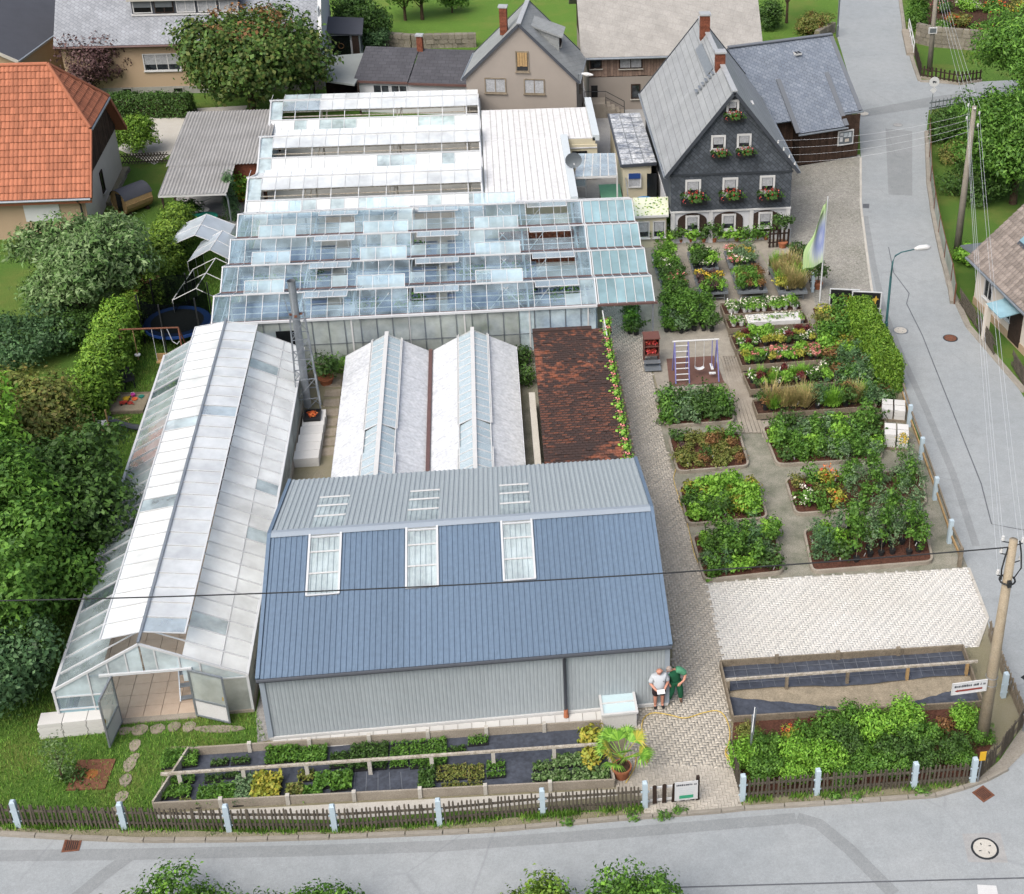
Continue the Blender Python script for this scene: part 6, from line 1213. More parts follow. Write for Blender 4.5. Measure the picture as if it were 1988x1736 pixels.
for k,(u,v,lm,pm,s)in enumerate(((1825,62,'leaf_green','petal_white',.8),(1860,50,'leaf_olive','petal_orange',1.0),(1900,68,'leaf_green','petal_pink',.9),(1945,60,'leaf_dark','petal_orange',1.1),(1985,72,'leaf_green','petal_white',1.0),(1880,20,'leaf_fresh','petal_white',1.1),(1930,22,'leaf_green','petal_orange',1.1),(1980,25,'leaf_olive','petal_yellow',1.1),(1830,22,'leaf_dark','petal_pink',.9),(1915,92,'leaf_fresh','petal_yellow',.9),(1965,98,'leaf_green','petal_orange',.9))):
 tree('garden_perennial',['white flowering clump nearest the thuja column in the upper right garden','orange flowering clump behind the stone wall','pink flowering clump above the stone wall','orange flowering clump right of the pink one above the wall','white flowering clump at the right edge above the wall','fresh green clump at the top of the right garden','orange flowering clump at the top of the right garden','yellow flowering clump in the top right corner','pink flowering clump beside the thuja column','yellow flowering clump hanging over the stone wall','orange flowering clump hanging over the stone wall'][k],'plant',tuple(at(u,v)),lumps(0,0,.45*s,1.0*s,.5*s,5,.5,50+k),lm,110,14,(.16,.09),.16,None,'perennials in the upper right garden',extra=('blossom',pm,26,5))
sheet('flower_border',[(1800,70),(1790,-40),(2100,-40),(2100,110),(1905,80)],'soil',.012)
# clipped thuja hedge by the side street
hedge('thuja_hedge','bright green clipped thuja hedge beside the green lamp post',at(1668,632)+Vector((-.1,0,0)),at(1722,762)+Vector((.1,0,0)),1.05,1.6,'leaf_hedge',900,(.13,.06),.07)
# bushes on the near side of the street
for k,(u,v,r,h,lm)in enumerate(((330,1826,1.7,1.15,'leaf_green'),(600,1838,1.6,.95,'leaf_green'),(1045,1822,1.35,1.1,'leaf_thuja'),(1235,1832,1.4,1.4,'leaf_green'),(420,1838,1.4,.95,'leaf_green'))):
 tree('roadside_bush',['light green bush top at the bottom left of the picture','green bush top at the bottom edge left of centre','feathery green bush at the bottom edge right of centre','tallest light green bush at the bottom edge right of centre','low green bush beside the light one at the bottom left'][k],'bush',tuple(at(u,v)),lumps(0,0,h*.8,r,h*.75,7,.5,60+k),lm,380,18,(.13,.07),.15,None,'bushes on the near side of the street',extra=('blossom','leaf_fresh',60,8))  # the extra layer here is lighter green leaf tips over the crown
 # grass: lawns near the camera
def scatter(poly,n,excl=()):
 P=np.array([(p[0],p[1])for p in poly]);lo,hi=P.min(0),P.max(0);X=lo[0]+rng.random(n)*(hi[0]-lo[0]);Y=lo[1]+rng.random(n)*(hi[1]-lo[1]);k=inpoly(X,Y,P)
 for e in excl:k&=~inpoly(X,Y,np.array([(p[0],p[1])for p in e]))
 return np.stack([X[k],Y[k],np.zeros(k.sum())],1)
gx=[[(p.x,p.y)for p in(at(225,1400),at(390,1385),at(385,1345),at(225,1360))],[(GX0-.1,GY0-.15),(GX1+.1,GY0-.15),(GX1+.1,GY1),(GX0-.1,GY1)]]
lawn_poly=[(p.x,p.y)for p in(at(-60,1606),at(30,1606),at(240,1608),at(305,1600),at(312,1500),at(370,1450),at(520,1440),at(500,1382),at(105,1400),at(200,1100),at(300,760),at(250,720),at(150,1050),at(90,1250),at(-60,1400))]
P=scatter(lawn_poly,90000,gx);me=blades('lawn_grass',P,.09,.012,.6);o=link('lawn_grass',me,'grass_blade');tag(o,'short green lawn grass left of the shed','grass',kind='stuff')
P=scatter([(p.x,p.y)for p in(at(280,760),at(330,700),at(440,640),at(440,420),at(330,420),at(250,700))],30000,gx);o=link('lawn_grass',blades('lawn_grass',P,.10,.014,.6),'grass_blade');tag(o,'lawn grass of the play garden','grass',kind='stuff')
vp=[]
for a,e,n in(((0,1612),(240,1616),2500),((240,1614),(640,1622),5200),((640,1620),(860,1608),2600),((860,1606),(1250,1578),4200),((1445,1562),(1620,1550),1300),((1620,1552),(1890,1530),900)):
 a,e=at(*a),at(*e);t=rng.random(n);q=np.stack([a.x+(e.x-a.x)*t,a.y+(e.y-a.y)*t+.18+rng.normal(size=n)*.09,np.full(n,.02)],1);q=q[(np.sin(q[:,0]*2.1)+np.sin(q[:,0]*5.3+1)+rng.normal(size=n)*.6)>-.4];vp.append(q)
o=link('verge_weeds',blades('verge_weeds',np.concatenate(vp),.14,.014,.6),'grass_blade');tag(o,'weeds growing along the street fence','weeds',kind='stuff')
for k,(u,v)in enumerate(((1232,1590),(1322,1578),(1290,1588),(1100,1600),(1620,1553),(1660,1550),(1790,1540))):
 o=link('weed_tuft',crown('weed_tuft',[(0,0,.1,.22,.14,.12)],16,8,(.12,.04),.07),'leaf_green',None,loc=tuple(at(u,v)));tag(o,['weed tuft at the kerb left of the gate board','weed tuft at the kerb below the notice on the gate','weed tuft between the two gate tufts','weed tuft at the kerb before the long bed','weed tuft at the kerb below the right fence','second weed tuft below the right fence','weed tuft below the corner fence'][k],'weeds','weed tufts at the kerb')
 # ------------------------------------------------------------------ fences
pk_me={}
def picket_fence(name,label,px,h=.95,spacing=.125,w=.055,m='wood_fence',posts=None,postm='post_blue',rails=(.28,.72),postw=.16,posth=1.1,group=None,point=True,base=False,lean=0.0,railm=None):
 P=[at(*q)for q in px];t=thing(name,label,'fence',tuple(P[0]),0,group,world=True);key=(h,w,m)
 if key not in pk_me:
  b=B();b.bb(-w/2,w/2,-.014,.014,.06,h-.04);b.hexa([(-w/2,-.014,h-.04),(w/2,-.014,h-.04),(w/2,.014,h-.04),(-w/2,.014,h-.04),(-w*.15,-.012,h),(w*.15,-.012,h),(w*.15,.012,h),(-w*.15,.012,h)]);pk_me[key]=b.mesh('picket');pk_me[key].materials.append(MATS[m])
 for i,(a,e)in enumerate(zip(P,P[1:])):
  d=e-a;L=d.length;rz=math.atan2(d.y,d.x);n=int(L/spacing);nx=Vector((-d.y,d.x,0)).normalized()
  for k in range(n):
   q=a+d*((k+.5)/n)-nx*.03
   if posts is not None and((k+.5)/n*L<postw*.7 or L-(k+.5)/n*L<postw*.7):continue
   inst('picket',pk_me[key],t,(q.x,q.y,0),(random.uniform(-.03,.03),random.uniform(-.05,.05)+lean,rz),(1,1,random.uniform(.95,1.03)))
  for z in rails:b=B();b.bar(a+Vector((0,0,h*z)),e+Vector((0,0,h*z)),.04,.07);b.build('rail',railm or m,t)
  if base:b=B();b.bar(a+Vector((0,0,.06)),e+Vector((0,0,.06)),.14,.2);b.build('base_wall','concrete',t)
 if posts is not None:
  for q in(P if posts=='all' else[at(*z)for z in posts]):
   b=B();s=postw/2;b.bb(q.x-s,q.x+s,q.y-s,q.y+s,0,posth-.05);b.hexa([(q.x-s,q.y-s,posth-.05),(q.x+s,q.y-s,posth-.05),(q.x+s,q.y+s,posth-.05),(q.x-s,q.y+s,posth-.05),(q.x-s*.6,q.y-s*.6,posth),(q.x+s*.6,q.y-s*.6,posth),(q.x+s*.6,q.y+s*.6,posth),(q.x-s*.6,q.y+s*.6,posth)]);po=b.build('post',postm,t)
   for z in rails:B().bb(q.x-s-.05,q.x+s+.05,q.y-s*.5,q.y-s*.2,h*z-.03,h*z+.03).build('bracket',postm,po)
 return t
picket_fence('street_fence','long brown picket fence with pale blue posts along the street',[(-170,1596),(38,1605),(243,1609),(446,1613),(651,1613),(854,1601),(1054,1581),(1252,1567)],posts='all')
gt=picket_fence('gate_fence','short dark gate panel with wide boards beside the yard entrance',[(1262,1562),(1352,1553)],.88,.27,.13,'wood_dark',rails=(.2,.8),railm='white_paint')
B().bb(*(lambda q:(q.x-.05,q.x+.05,q.y-.05,q.y+.05,0,1.0))(at(1354,1552))).build('end_post','wood_dark',gt)
def sign_marks(par,lines,x0,x1,m,y,hh=.05):
 """rows of small unreadable lettering: strokes of uneven width"""
 for z,a,e in lines:
  x=x0+(x1-x0)*a;k=0;b=B()
  while x<x0+(x1-x0)*e:
   w=random.uniform(.015,.05);b.bb(x,x+w,y-.004,y,z,z+hh*random.uniform(.7,1));x+=w+random.uniform(.008,.02)+(.04 if random.random()<.15 else 0)
  b.build('lettering',m,par)
p=at(1331,1557);nt=thing('gate_notice','white notice with a green bar mounted on the dark gate panel','sign',(p.x,p.y-.09,.2),.02)
B().bb(-.36,.36,-.012,0,0,.78).build('board','sign_white',nt);B().bb(-.22,.22,-.02,-.014,.08,.21).build('green_bar','sign_green',nt);sign_marks(nt,[(.62,0,1)],-.31,.31,'anthracite',-.014,.07);sign_marks(nt,[(.5,.1,.9),(.42,.1,.9),(.34,.15,.85),(.26,.2,.8)],-.31,.31,'parapet_blue',-.014,.035)
picket_fence('corner_fence','brown picket fence with white posts before the shrub bed',[(1441,1553),(1585,1542),(1773,1529),(1887,1520)],.92,.13,posts='all');picket_fence('gate_side_fence','short picket fence between the yard entrance and the shrub bed',[(1417,1468),(1440,1550)],.9,.12)
picket_fence('bend_fence','grey leaning picket fence around the street corner',[(1895,1515),(1935,1478),(1968,1432),(1992,1398)],.95,.10,posts=[(1992,1398)])
picket_fence('side_slat_fence','lattice wooden fence with white post beside the leaning pole',[(1918,1232),(1950,1320),(1985,1402)],.8,.09,.04,'wood_grey',posts=[(1947,1353)])
# rail fence with pale posts along the side street
t=thing('rail_fence','low wooden rail fence with pale posts along the side street','fence',tuple(at(1764,828)),0,world=True);PP=[at(*q)for q in((1748,775),(1764,828),(1787,892),(1814,970),(1842,1054),(1862,1100))]
for q in PP[1:5]:B().bb(q.x-.08,q.x+.08,q.y-.08,q.y+.08,0,1.1).build('post','post_blue',t)
q=PP[5];B().bb(q.x-.07,q.x+.07,q.y-.07,q.y+.07,0,.9).build('post','wood_grey',t)
for a,e in zip(PP,PP[1:]):
 for z in(.35,.78):B().bar(a+Vector((.06,0,z)),e+Vector((.06,0,z)),.05,.12).build('rail','wood_light' if z<.5 else 'wood_grey',t)
 # grey mesh fence of the opposite garden
t=thing('mesh_fence','grey wire mesh fence with rusty posts along the opposite garden','fence',tuple(at(1806,357)),0,world=True);PP=[at(*q)for q in((1803,262),(1804,310),(1806,357),(1813,410),(1822,456),(1833,505),(1846,550),(1852,590))]
for q in PP:B().bar((q.x,q.y,0),(q.x,q.y,1.15),.06).build('post','rust',t)
for a,e in zip(PP,PP[1:]):
 B().poly((a.x,a.y,.1),(e.x,e.y,.1),(e.x,e.y,1.1),(a.x,a.y,1.1)).build('mesh_panel','glass_dirty',t);B().bar(a+Vector((0,0,1.1)),e+Vector((0,0,1.1)),.03).build('rail','rust',t);B().bar(a+Vector((-.1,0,.08)),e+Vector((-.1,0,.08)),.22,.16).build('base_wall','kerb_stone',t)
def lattice_fence(name,label,px,h=.9,m='wood_fence',spacing=.16):
 P=[at(*q)for q in px];t=thing(name,label,'fence',tuple(P[0]),0,world=True)
 for a,e in zip(P,P[1:]):
  d=e-a;L=d.length;n=max(2,int(L/spacing));u=d/L
  for k in range(-3,n):
   for s in(0,1):
    x0,x1=k*L/n,k*L/n+h*.6
    if s:x0,x1=x1,x0
    p0,p1=a+u*x0+Vector((0,0,.08)),a+u*x1+Vector((0,0,h))
    if min(x0,x1)<-.05 or max(x0,x1)>L+.05:continue
    B().bar(p0+Vector((0,.02*s,0)),p1+Vector((0,.02*s,0)),.03,.05).build('slat',m,t)
  for z in(.25,.75):B().bar(a+Vector((0,.05,h*z)),e+Vector((0,.05,h*z)),.04,.06).build('rail',m,t)
 return t
lattice_fence('lattice_fence','dark diamond lattice fence before the cream house on the right',[(1861,590),(1895,640),(1930,695)]);lattice_fence('lattice_fence','dark diamond lattice fence at the right edge beyond the door',[(1963,712),(1998,770)]);lattice_fence('lattice_fence','weathered diamond lattice fence beside the globe thuja',[(237,322),(330,318)],.75)
picket_fence('brown_fence','dark brown picket fence at the upper street junction',[(1788,152),(1862,165),(1905,158)],.95,.28,.12,'wood_dark',base=True);picket_fence('brown_fence','dark brown board fence along the upper side street',[(1776,108),(1788,152)],.95,.16,.13,'wood_dark')
picket_fence('lane_fence','thin grey wire fence behind the round sign',[(1803,216),(1870,205)],.8,.3,.04,'steel')
picket_fence('sales_gate','dark wooden picket gate beside the slate house',[(1490,482),(1532,479)],1.15,.19,.11,'wood_dark',posts=[(1532,479)],postm='galvanised',postw=.08);picket_fence('sales_fence','brown picket fence with pale rails behind the grasses bench',[(1490,536),(1553,517)],1.0,.2,.11,'wood_dark',railm='white_paint');picket_fence('sales_fence','brown rail fence running down to the pale post',[(1556,500),(1577,565)],.85,.5,.1,'wood_dark',posts=[(1577,567)],postm='post_blue',postw=.14)
g=thing('road_railing','white tubular railing on the bridge parapet of the upper street','railing',tuple(at(1768,110)),0,world=True);a,e=at(1763,62),at(1773,108);b=B()
for z in(.1,.5,1.0):b.tube([a+Vector((0,0,z)),e+Vector((0,0,z))],.04,8)
for k in range(4):q=a.lerp(e,k/3);b.tube([q,q+Vector((0,0,1.0))],.04,8)
b.build('railing','white_paint',g);B().bar(a+Vector((-.2,0,.1)),e+Vector((-.2,0,.1)),.6,.25).build('parapet','concrete',g)
# stone walls
def stone_wall(name,label,px,h,th=.4,m='stone_wall',sz=(.5,.28)):
 P=[at(*q)for q in px];t=thing(name,label,'wall',tuple(P[0]),0,world=True);me=B().hexa([(-.5,-.5,0),(.5,-.5,0),(.5,.5,0),(-.5,.5,0),(-.46,-.44,1),(.46,-.44,1),(.46,.44,1),(-.46,.44,1)]).mesh('stone');me.materials.append(MATS[m])
 for a,e in zip(P,P[1:]):
  d=e-a;L=d.length;rz=math.atan2(d.y,d.x);rows=max(1,int(h/sz[1]))
  for r_ in range(rows):
   x=-random.random()*sz[0]
   while x<L:
    w=sz[0]*random.uniform(.6,1.4);x0,x1=max(0,x),min(L,x+w)
    if x1-x0>.08:q=a+d*((x0+x1)/2/L);inst('stone',me,t,(q.x,q.y,r_*h/rows),(0,0,rz),(x1-x0-.02,th*random.uniform(.9,1.1),h/rows-.015))
    x+=w
  B().bar(a+Vector((0,0,h*.48)),e+Vector((0,0,h*.48)),th*.8,h*.94).build('core','rough_ground',t)
 return t
stone_wall('stone_wall','old sandstone retaining wall below the flower border on the right',[(1778,82),(1810,90),(1905,98),(1990,96)],1.5);stone_wall('stone_wall','rubble stone wall below the upper meadow',[(745,88),(800,93),(925,90)],1.0,.5);stone_wall('edge_stones','low rubble edging beside the orange roofed house',[(205,400),(243,330)],.22,.6,'stone_wall',(.5,.2));stone_wall('stone_bank','low stone wall above the barn by the street',[(1585,80),(1618,62)],.8)
# ------------------------------------------------------------------ nursery plants: prototypes, then copies bed by bed
PROT={}
def proto(key,blobs,clumps,per,leaf,spread,m,extra=None,upness=.35,kind='crown',pot_=None):
 mes=[(crown('foliage',blobs,clumps,per,leaf,spread,upness),m)]
 if extra:mes.append((crown('blossom',extra[1],extra[2],extra[3],extra[4],.05,shell=.85),extra[0]))
 PROT[key]=(mes,pot_)
proto('bushy',lumps(0,0,.36,.36,.34,4,.55,71),34,11,(.11,.065),.09,'leaf_green');proto('dark',lumps(0,0,.34,.36,.32,4,.55,72),34,11,(.10,.06),.09,'leaf_dark');proto('fresh',lumps(0,0,.34,.36,.32,4,.55,73),34,10,(.13,.08),.09,'leaf_fresh')
proto('olive',lumps(0,0,.3,.34,.28,4,.55,74),32,11,(.09,.05),.08,'leaf_olive');proto('blue',lumps(0,0,.32,.38,.3,4,.55,75),34,12,(.09,.05),.08,'leaf_greyblue');proto('conifer',[(0,0,.3,.3,.3,.3),(0,0,.65,.2,.2,.35)],30,12,(.10,.035),.07,'leaf_conifer',upness=.7)
proto('upright',[(0,0,.45,.2,.2,.45),(.05,.05,.85,.2,.2,.4)],28,11,(.11,.06),.08,'leaf_green');proto('sapling',[(0,0,.9,.22,.22,.5),(.1,0,1.35,.18,.18,.35)],26,11,(.12,.07),.09,'leaf_green');proto('saplingblue',[(0,0,.8,.26,.26,.5),(-.06,.05,1.3,.2,.2,.4)],30,12,(.1,.04),.1,'leaf_greyblue')
proto('redleaf',lumps(0,0,.26,.28,.24,3,.55,76),24,10,(.1,.06),.07,'leaf_red');proto('yellow',lumps(0,0,.26,.28,.24,3,.55,77),24,10,(.1,.06),.07,'leaf_yellow');proto('brownish',lumps(0,0,.28,.3,.26,3,.55,78),26,11,(.09,.05),.08,'leaf_brown')
proto('hydrangea',lumps(0,0,.32,.34,.3,4,.55,79),28,10,(.12,.08),.08,'leaf_green',('petal_white',[(0,0,.42,.34,.34,.24)],12,8,(.06,.05)));proto('pink',lumps(0,0,.3,.32,.28,4,.55,80),28,10,(.1,.06),.08,'leaf_dark',('petal_pink',[(0,0,.36,.32,.32,.24)],12,6,(.06,.05)));proto('orange',lumps(0,0,.3,.32,.28,4,.55,81),28,10,(.1,.06),.08,'leaf_yellow',('petal_orange',[(0,0,.36,.32,.32,.24)],16,6,(.06,.05)))
proto('lowwhite',[(0,0,.16,.26,.26,.15)],22,9,(.08,.05),.06,'leaf_green',('petal_white',[(0,0,.22,.26,.26,.12)],9,5,(.06,.05)));proto('lowgreen',[(0,0,.16,.28,.28,.15)],24,10,(.09,.05),.06,'leaf_fresh');proto('lowdark',[(0,0,.15,.28,.28,.15)],24,10,(.08,.05),.06,'leaf_dark');proto('lowpurple',[(0,0,.2,.2,.2,.2)],20,9,(.09,.05),.06,'leaf_purple');proto('yellowflower',[(0,0,.16,.28,.28,.15)],20,8,(.08,.05),.06,'leaf_green',('petal_yellow',[(0,0,.2,.28,.28,.14)],22,8,(.07,.06)));proto('pinkflower',[(0,0,.18,.28,.28,.17)],22,8,(.08,.05),.06,'leaf_green',('petal_pink',[(0,0,.22,.28,.28,.16)],18,8,(.07,.06)))
PP_=rng.normal(size=(260,3))*np.array([.09,.09,0]);PP_[:,2]=0;PROT['grass']=([(blades('foliage',PP_,.62,.011,.75),'grass_tan')],None);PP_=rng.normal(size=(260,3))*np.array([.1,.1,0]);PP_[:,2]=0;PROT['greengrass']=([(blades('foliage',PP_,.5,.013,.8),'leaf_fresh')],None)
LOOK={'bushy':'mid green bushy shrub','dark':'dark green shrub','fresh':'light green leafy shrub','olive':'olive green fine-leaved shrub','blue':'blue-green shrub','conifer':'small dark conifer','upright':'upright green shrub','sapling':'tall staked green sapling','saplingblue':'tall blue-green sapling','redleaf':'dark red leaved shrub','yellow':'yellow leaved shrub','brownish':'brownish shrub','hydrangea':'shrub with white blooms','pink':'shrub with pink blooms','orange':'shrub with orange blooms','lowwhite':'low plant with white blooms','lowgreen':'low fresh green plant','lowdark':'low dark green plant','lowpurple':'low purple leaved plant','yellowflower':'yellow flowering plant','pinkflower':'pink flowering plant','grass':'tan ornamental grass tuft','greengrass':'green ornamental grass tuft'}
ORD=['first','second','third','fourth','fifth','sixth','seventh','eighth','ninth','tenth','eleventh','twelfth','thirteenth','fourteenth','fifteenth']
KINDN={k:'bedding_plant' for k in('lowwhite','lowgreen','lowdark','lowpurple','yellowflower','pinkflower')};KINDN.update({k:'sapling' for k in('sapling','saplingblue','upright')});KINDN.update(grass='grass_tuft',greengrass='grass_tuft',conifer='dwarf_conifer',redleaf='perennial',yellow='perennial',fresh='leafy_shrub',brownish='perennial',orange='flowering_shrub',hydrangea='flowering_shrub',pink='flowering_shrub')
potm_={}
def pot_mesh(m):
 if m not in potm_:
  b=B();b.tube([(0,0,0),(0,0,.2)],[.10,.135],8);potm_[m]=b.mesh('pot');potm_[m].materials.append(MATS[m])
 return potm_[m]
tagme=B().bb(-.025,.025,-.004,.004,0,.16).mesh('plant_tag');tagme.materials.append(MATS['sign_white'])
def plant(key,loc,s,label,group,potm=None,rz=None,stake=False,tagp=.25):
 o=thing(KINDN.get(key,'nursery_shrub'),label,'plant',loc,random.uniform(0,6.28)if rz is None else rz,group);z=0
 if potm:inst('pot',pot_mesh(potm),o,(0,0,0));z=.16
 for me,m in PROT[key][0]:
  q=bpy.data.objects.new(me.name.split('.')[0],me);col.objects.link(q);q.parent=o;q.location=(0,0,z);q.scale=(s*random.uniform(.9,1.15),s*random.uniform(.9,1.15),s*random.uniform(.85,1.2))
  if not me.materials:me.materials.append(MATS[m])
 if random.random()<tagp:inst('plant_tag',tagme,o,(random.uniform(-.2,.2),-.25*s,z+.12*s),(.3,0,random.uniform(-.5,.5)))
 if stake:B().bar((0,0,0),(.03,.02,1.25*s),.02).build('stake','wood_grey',o)
 return o
def quadpt(q,a,t):return q[0].lerp(q[1],a).lerp(q[3].lerp(q[2],a),t) # q: front-left, front-right, back-right, back-left
def fill(quad,nx,ny,keys,bed,group,z=0.0,s=1.0,jit=.12,potm=None,stake=False,tagp=.25,skip=0.0):
 Q=[at(*p)for p in quad]if not isinstance(quad[0],Vector)else quad
 for j in range(ny):
  for i in range(nx):
   if random.random()<skip:continue
   a,t=(i+.5)/nx+random.uniform(-jit,jit)/nx*2,(j+.5)/ny+random.uniform(-jit,jit)/ny*2;p=quadpt(Q,a,t);key=keys[(i*7+j*3+random.randint(0,2))%len(keys)]
   row='front row' if j==0 else('back row' if j==ny-1 and ny>1 else ORD[j]+' row');lab='%s, %s from left in the %s of %s'%(LOOK[key],ORD[i],row,bed)
   if len(lab.split())>16:lab='%s, %s from left, %s, %s'%(LOOK[key],ORD[i],row,bed)
   plant(key,(p.x,p.y,z),s*random.uniform(.85,1.2),lab,group,potm,None,stake,tagp)
   # ---- kerbed beds
def rounded(Q,r=.35,n=4):
 out=[];m=len(Q)
 for i in range(m):
  p,a,b_=Q[i],Q[i-1],Q[(i+1)%m];u,v=(a-p).normalized(),(b_-p).normalized();p0,p1=p+u*r,p+v*r
  for k in range(n+1):t=k/n;out.append((p0*(1-t)**2+p*2*t*(1-t)+p1*t*t))
 return out
def kerbed(px,label,h=.16,w=.09):
 Q=[at(*q)for q in px];O=rounded(Q);cx=sum(O,Vector())/len(O);t=thing('kerbed_bed',label,'planting bed',tuple(cx),0,'kerbed nursery beds',world=True);n=len(O)
 I=[]
 for i in range(n):d=(O[(i+1)%n]-O[i-1]).normalized();I.append(O[i]+Vector((-d.y,d.x,0))*w)
 if(I[0]-cx).length>(O[0]-cx).length:I=[o*2-i for o,i in zip(O,I)]
 b=B();i0=b.pt(*[(p.x,p.y,0)for p in O],*[(p.x,p.y,h)for p in O],*[(p.x,p.y,h)for p in I],*[(p.x,p.y,.02)for p in I])
 for k in range(n):
  j=(k+1)%n
  for r_ in range(3):b.f.append((i0+r_*n+k,i0+r_*n+j,i0+(r_+1)*n+j,i0+(r_+1)*n+k))
 b.build('kerb','concrete',t);b=B();b.poly(*[(p.x,p.y,h*.55)for p in I]);o=b.build('soil','bark_mulch',t);return Q
KB={'L1':((1291,833),(1428,823),(1413,768),(1270,780)),'L2':((1314,922),(1456,910),(1436,842),(1296,853)),'L3':((1334,1024),(1492,1011),(1470,936),(1315,948)),'L4':((1366,1133),(1524,1116),(1505,1032),(1341,1044)),'R1':((1507,908),(1712,897),(1722,812),(1477,832)),'R2':((1543,1004),(1800,985),(1790,915),(1522,933)),'R3':((1575,1116),(1813,1096),(1795,1015),(1558,1032))}
BN={'L1':'rear left bed','L2':'third left bed','L3':'second left bed','L4':'front left bed','R1':'rear right bed','R2':'middle right bed','R3':'front right bed'}
for k,lab in(('L1','kerbed bed of blue-green shrubs below the play swing'),('L2','kerbed bed of olive and brownish low shrubs, second from the swing'),('L3','kerbed bed of light green shrubs, third from the swing'),('L4','kerbed bed of mixed shrubs nearest the forecourt on the left'),('R1','kerbed bed of dense green shrubs beside the white blocks'),('R2','kerbed bed with orange blooms and tall saplings'),('R3','kerbed bed of staked saplings nearest the forecourt on the right')):kerbed(KB[k],lab)
inset=lambda q,f=.07:(lambda Q:[quadpt(Q,f,f),quadpt(Q,1-f,f),quadpt(Q,1-f,1-f),quadpt(Q,f,1-f)])([at(*p)for p in q])
fill(inset(KB['L1']),6,4,['blue','dark','bushy','blue'],BN['L1'],'plants in the rear left bed',.09,1.15);fill(inset(KB['L2']),6,4,['olive','brownish','bushy','olive','dark','olive','lowpurple'],BN['L2'],'plants in the third left bed',.09,1.0);fill(inset(KB['L3']),6,4,['fresh','bushy','fresh','yellow','dark','fresh'],BN['L3'],'plants in the second left bed',.09,1.15)
fill(inset(KB['L4']),6,4,['bushy','dark','conifer','fresh','blue','upright'],BN['L4'],'plants in the front left bed',.09,1.1);fill(inset(KB['R1'],.05),9,5,['bushy','fresh','dark','bushy','blue','upright'],BN['R1'],'plants in the rear right bed',.09,1.1)
q=[at(*p)for p in KB['R2']];fill([quadpt(q,.04,.08),quadpt(q,.36,.08),quadpt(q,.36,.95),quadpt(q,.04,.95)],3,3,['orange','hydrangea','olive','redleaf','bushy'],'left end of '+BN['R2'],'plants in the middle right bed',.09,1.1);fill([quadpt(q,.38,.05),quadpt(q,.97,.05),quadpt(q,.97,1.2),quadpt(q,.38,1.2)],6,4,['saplingblue','bushy','sapling','upright','blue','saplingblue'],BN['R2'],'plants in the middle right bed',.09,1.0,potm=None,skip=.12)
q=[at(*p)for p in KB['R3']];fill([quadpt(q,.03,.1),quadpt(q,.3,.1),quadpt(q,.3,.95),quadpt(q,.03,.95)],3,3,['conifer','upright','fresh','dark'],'left end of '+BN['R3'],'plants in the front right bed',.09,1.1);fill([quadpt(q,.32,.12),quadpt(q,.95,.12),quadpt(q,.95,1.05),quadpt(q,.32,1.05)],6,4,['sapling','saplingblue','sapling','upright'],BN['R3'],'plants in the front right bed',.09,1.0,potm='pot_black',stake=True,tagp=.4)
p=at(1748,905);o=tree('goldenrod','plant with yellow flower plumes above the rear right bed','plant',(p.x,p.y,0),[(0,0,.9,.3,.3,.6)],'leaf_green',30,10,(.1,.04),.1,None,extra=('blossom','petal_yellow',20,8,[(0,0,1.4,.25,.25,.2)]))
# ---- plant benches of the sales area
def bench_proto():
 t=thing('plant_bench','x','bench');B().bb(-.8,.8,-1.1,1.1,.46,.5).build('bench_top','galvanised',t);b=B();b.bb(-.82,.82,-1.13,-1.09,.44,.56).bb(-.82,.82,1.09,1.13,.44,.56).bb(-.82,-.78,-1.09,1.09,.44,.56).bb(.78,.82,-1.09,1.09,.44,.56);b.build('rim','galvanised',t)
 for sx in(-.65,.65):
  for sy in(-.9,.9):B().bar((sx,sy,0),(sx,sy,.46),.05).build('leg','galvanised',t)
 B().bar((-.65,-.9,.15),(.65,-.9,.15),.04).build('stretcher','galvanised',t);return t
bp=bench_proto();bp['group']='metal plant benches';firstb=True
for(u0,v0,u1,v1),lab,bed,keys in(((1272,496,1318,540),'rear bench of the left column in the sales area','the rear left bench',['lowgreen','fresh','lowwhite','bushy']),((1288,542,1334,590),'front bench of the left column in the sales area','the front left bench',['pinkflower','dark','bushy','pink']),((1342,494,1392,534),'rear bench of the second column in the sales area','the rear second bench',['dark','lowgreen','fresh','lowwhite']),((1355,540,1410,580),'front bench of the second column with purple plants at its edge','the front second bench',['lowpurple','lowgreen','yellowflower','lowpurple']),((1413,492,1466,528),'rear bench of the third column with yellow and pink flowers','the rear third bench',['yellowflower','pinkflower','blue','lowwhite']),((1428,530,1484,578),'front bench of the third column with small blue pots','the front third bench',['olive','bushy','lowgreen','brownish']),((1504,522,1558,580),'bench of ornamental grasses by the picket fence','the grasses bench',['grass','greengrass','yellow','grass'])):
 c0,c1=at((u0+u1)/2,v1+8),at((u0+u1)/2-6,v0+14);loc=((c0.x+c1.x)/2,(c0.y+c1.y)/2,.03);W=abs(at(u1,(v0+v1)/2).x-at(u0,(v0+v1)/2).x);D=max(1.3,c1.y-c0.y)
 if firstb:bp.location=loc;bp.scale=(W/1.6,D/2.2,1);bp['label']=lab;firstb=False
 else:dup(bp,loc,0,lab,(W/1.6,D/2.2,1))
 hw,hd=W/2-.1,D/2-.1;Q=[Vector((loc[0]-hw,loc[1]-hd,0)),Vector((loc[0]+hw,loc[1]-hd,0)),Vector((loc[0]+hw,loc[1]+hd,0)),Vector((loc[0]-hw,loc[1]+hd,0))];fill(Q,4,5,keys,bed,'plants on '+bed,.53,.85 if 'grass' not in keys else 1.0,potm='pot_black',tagp=.2)
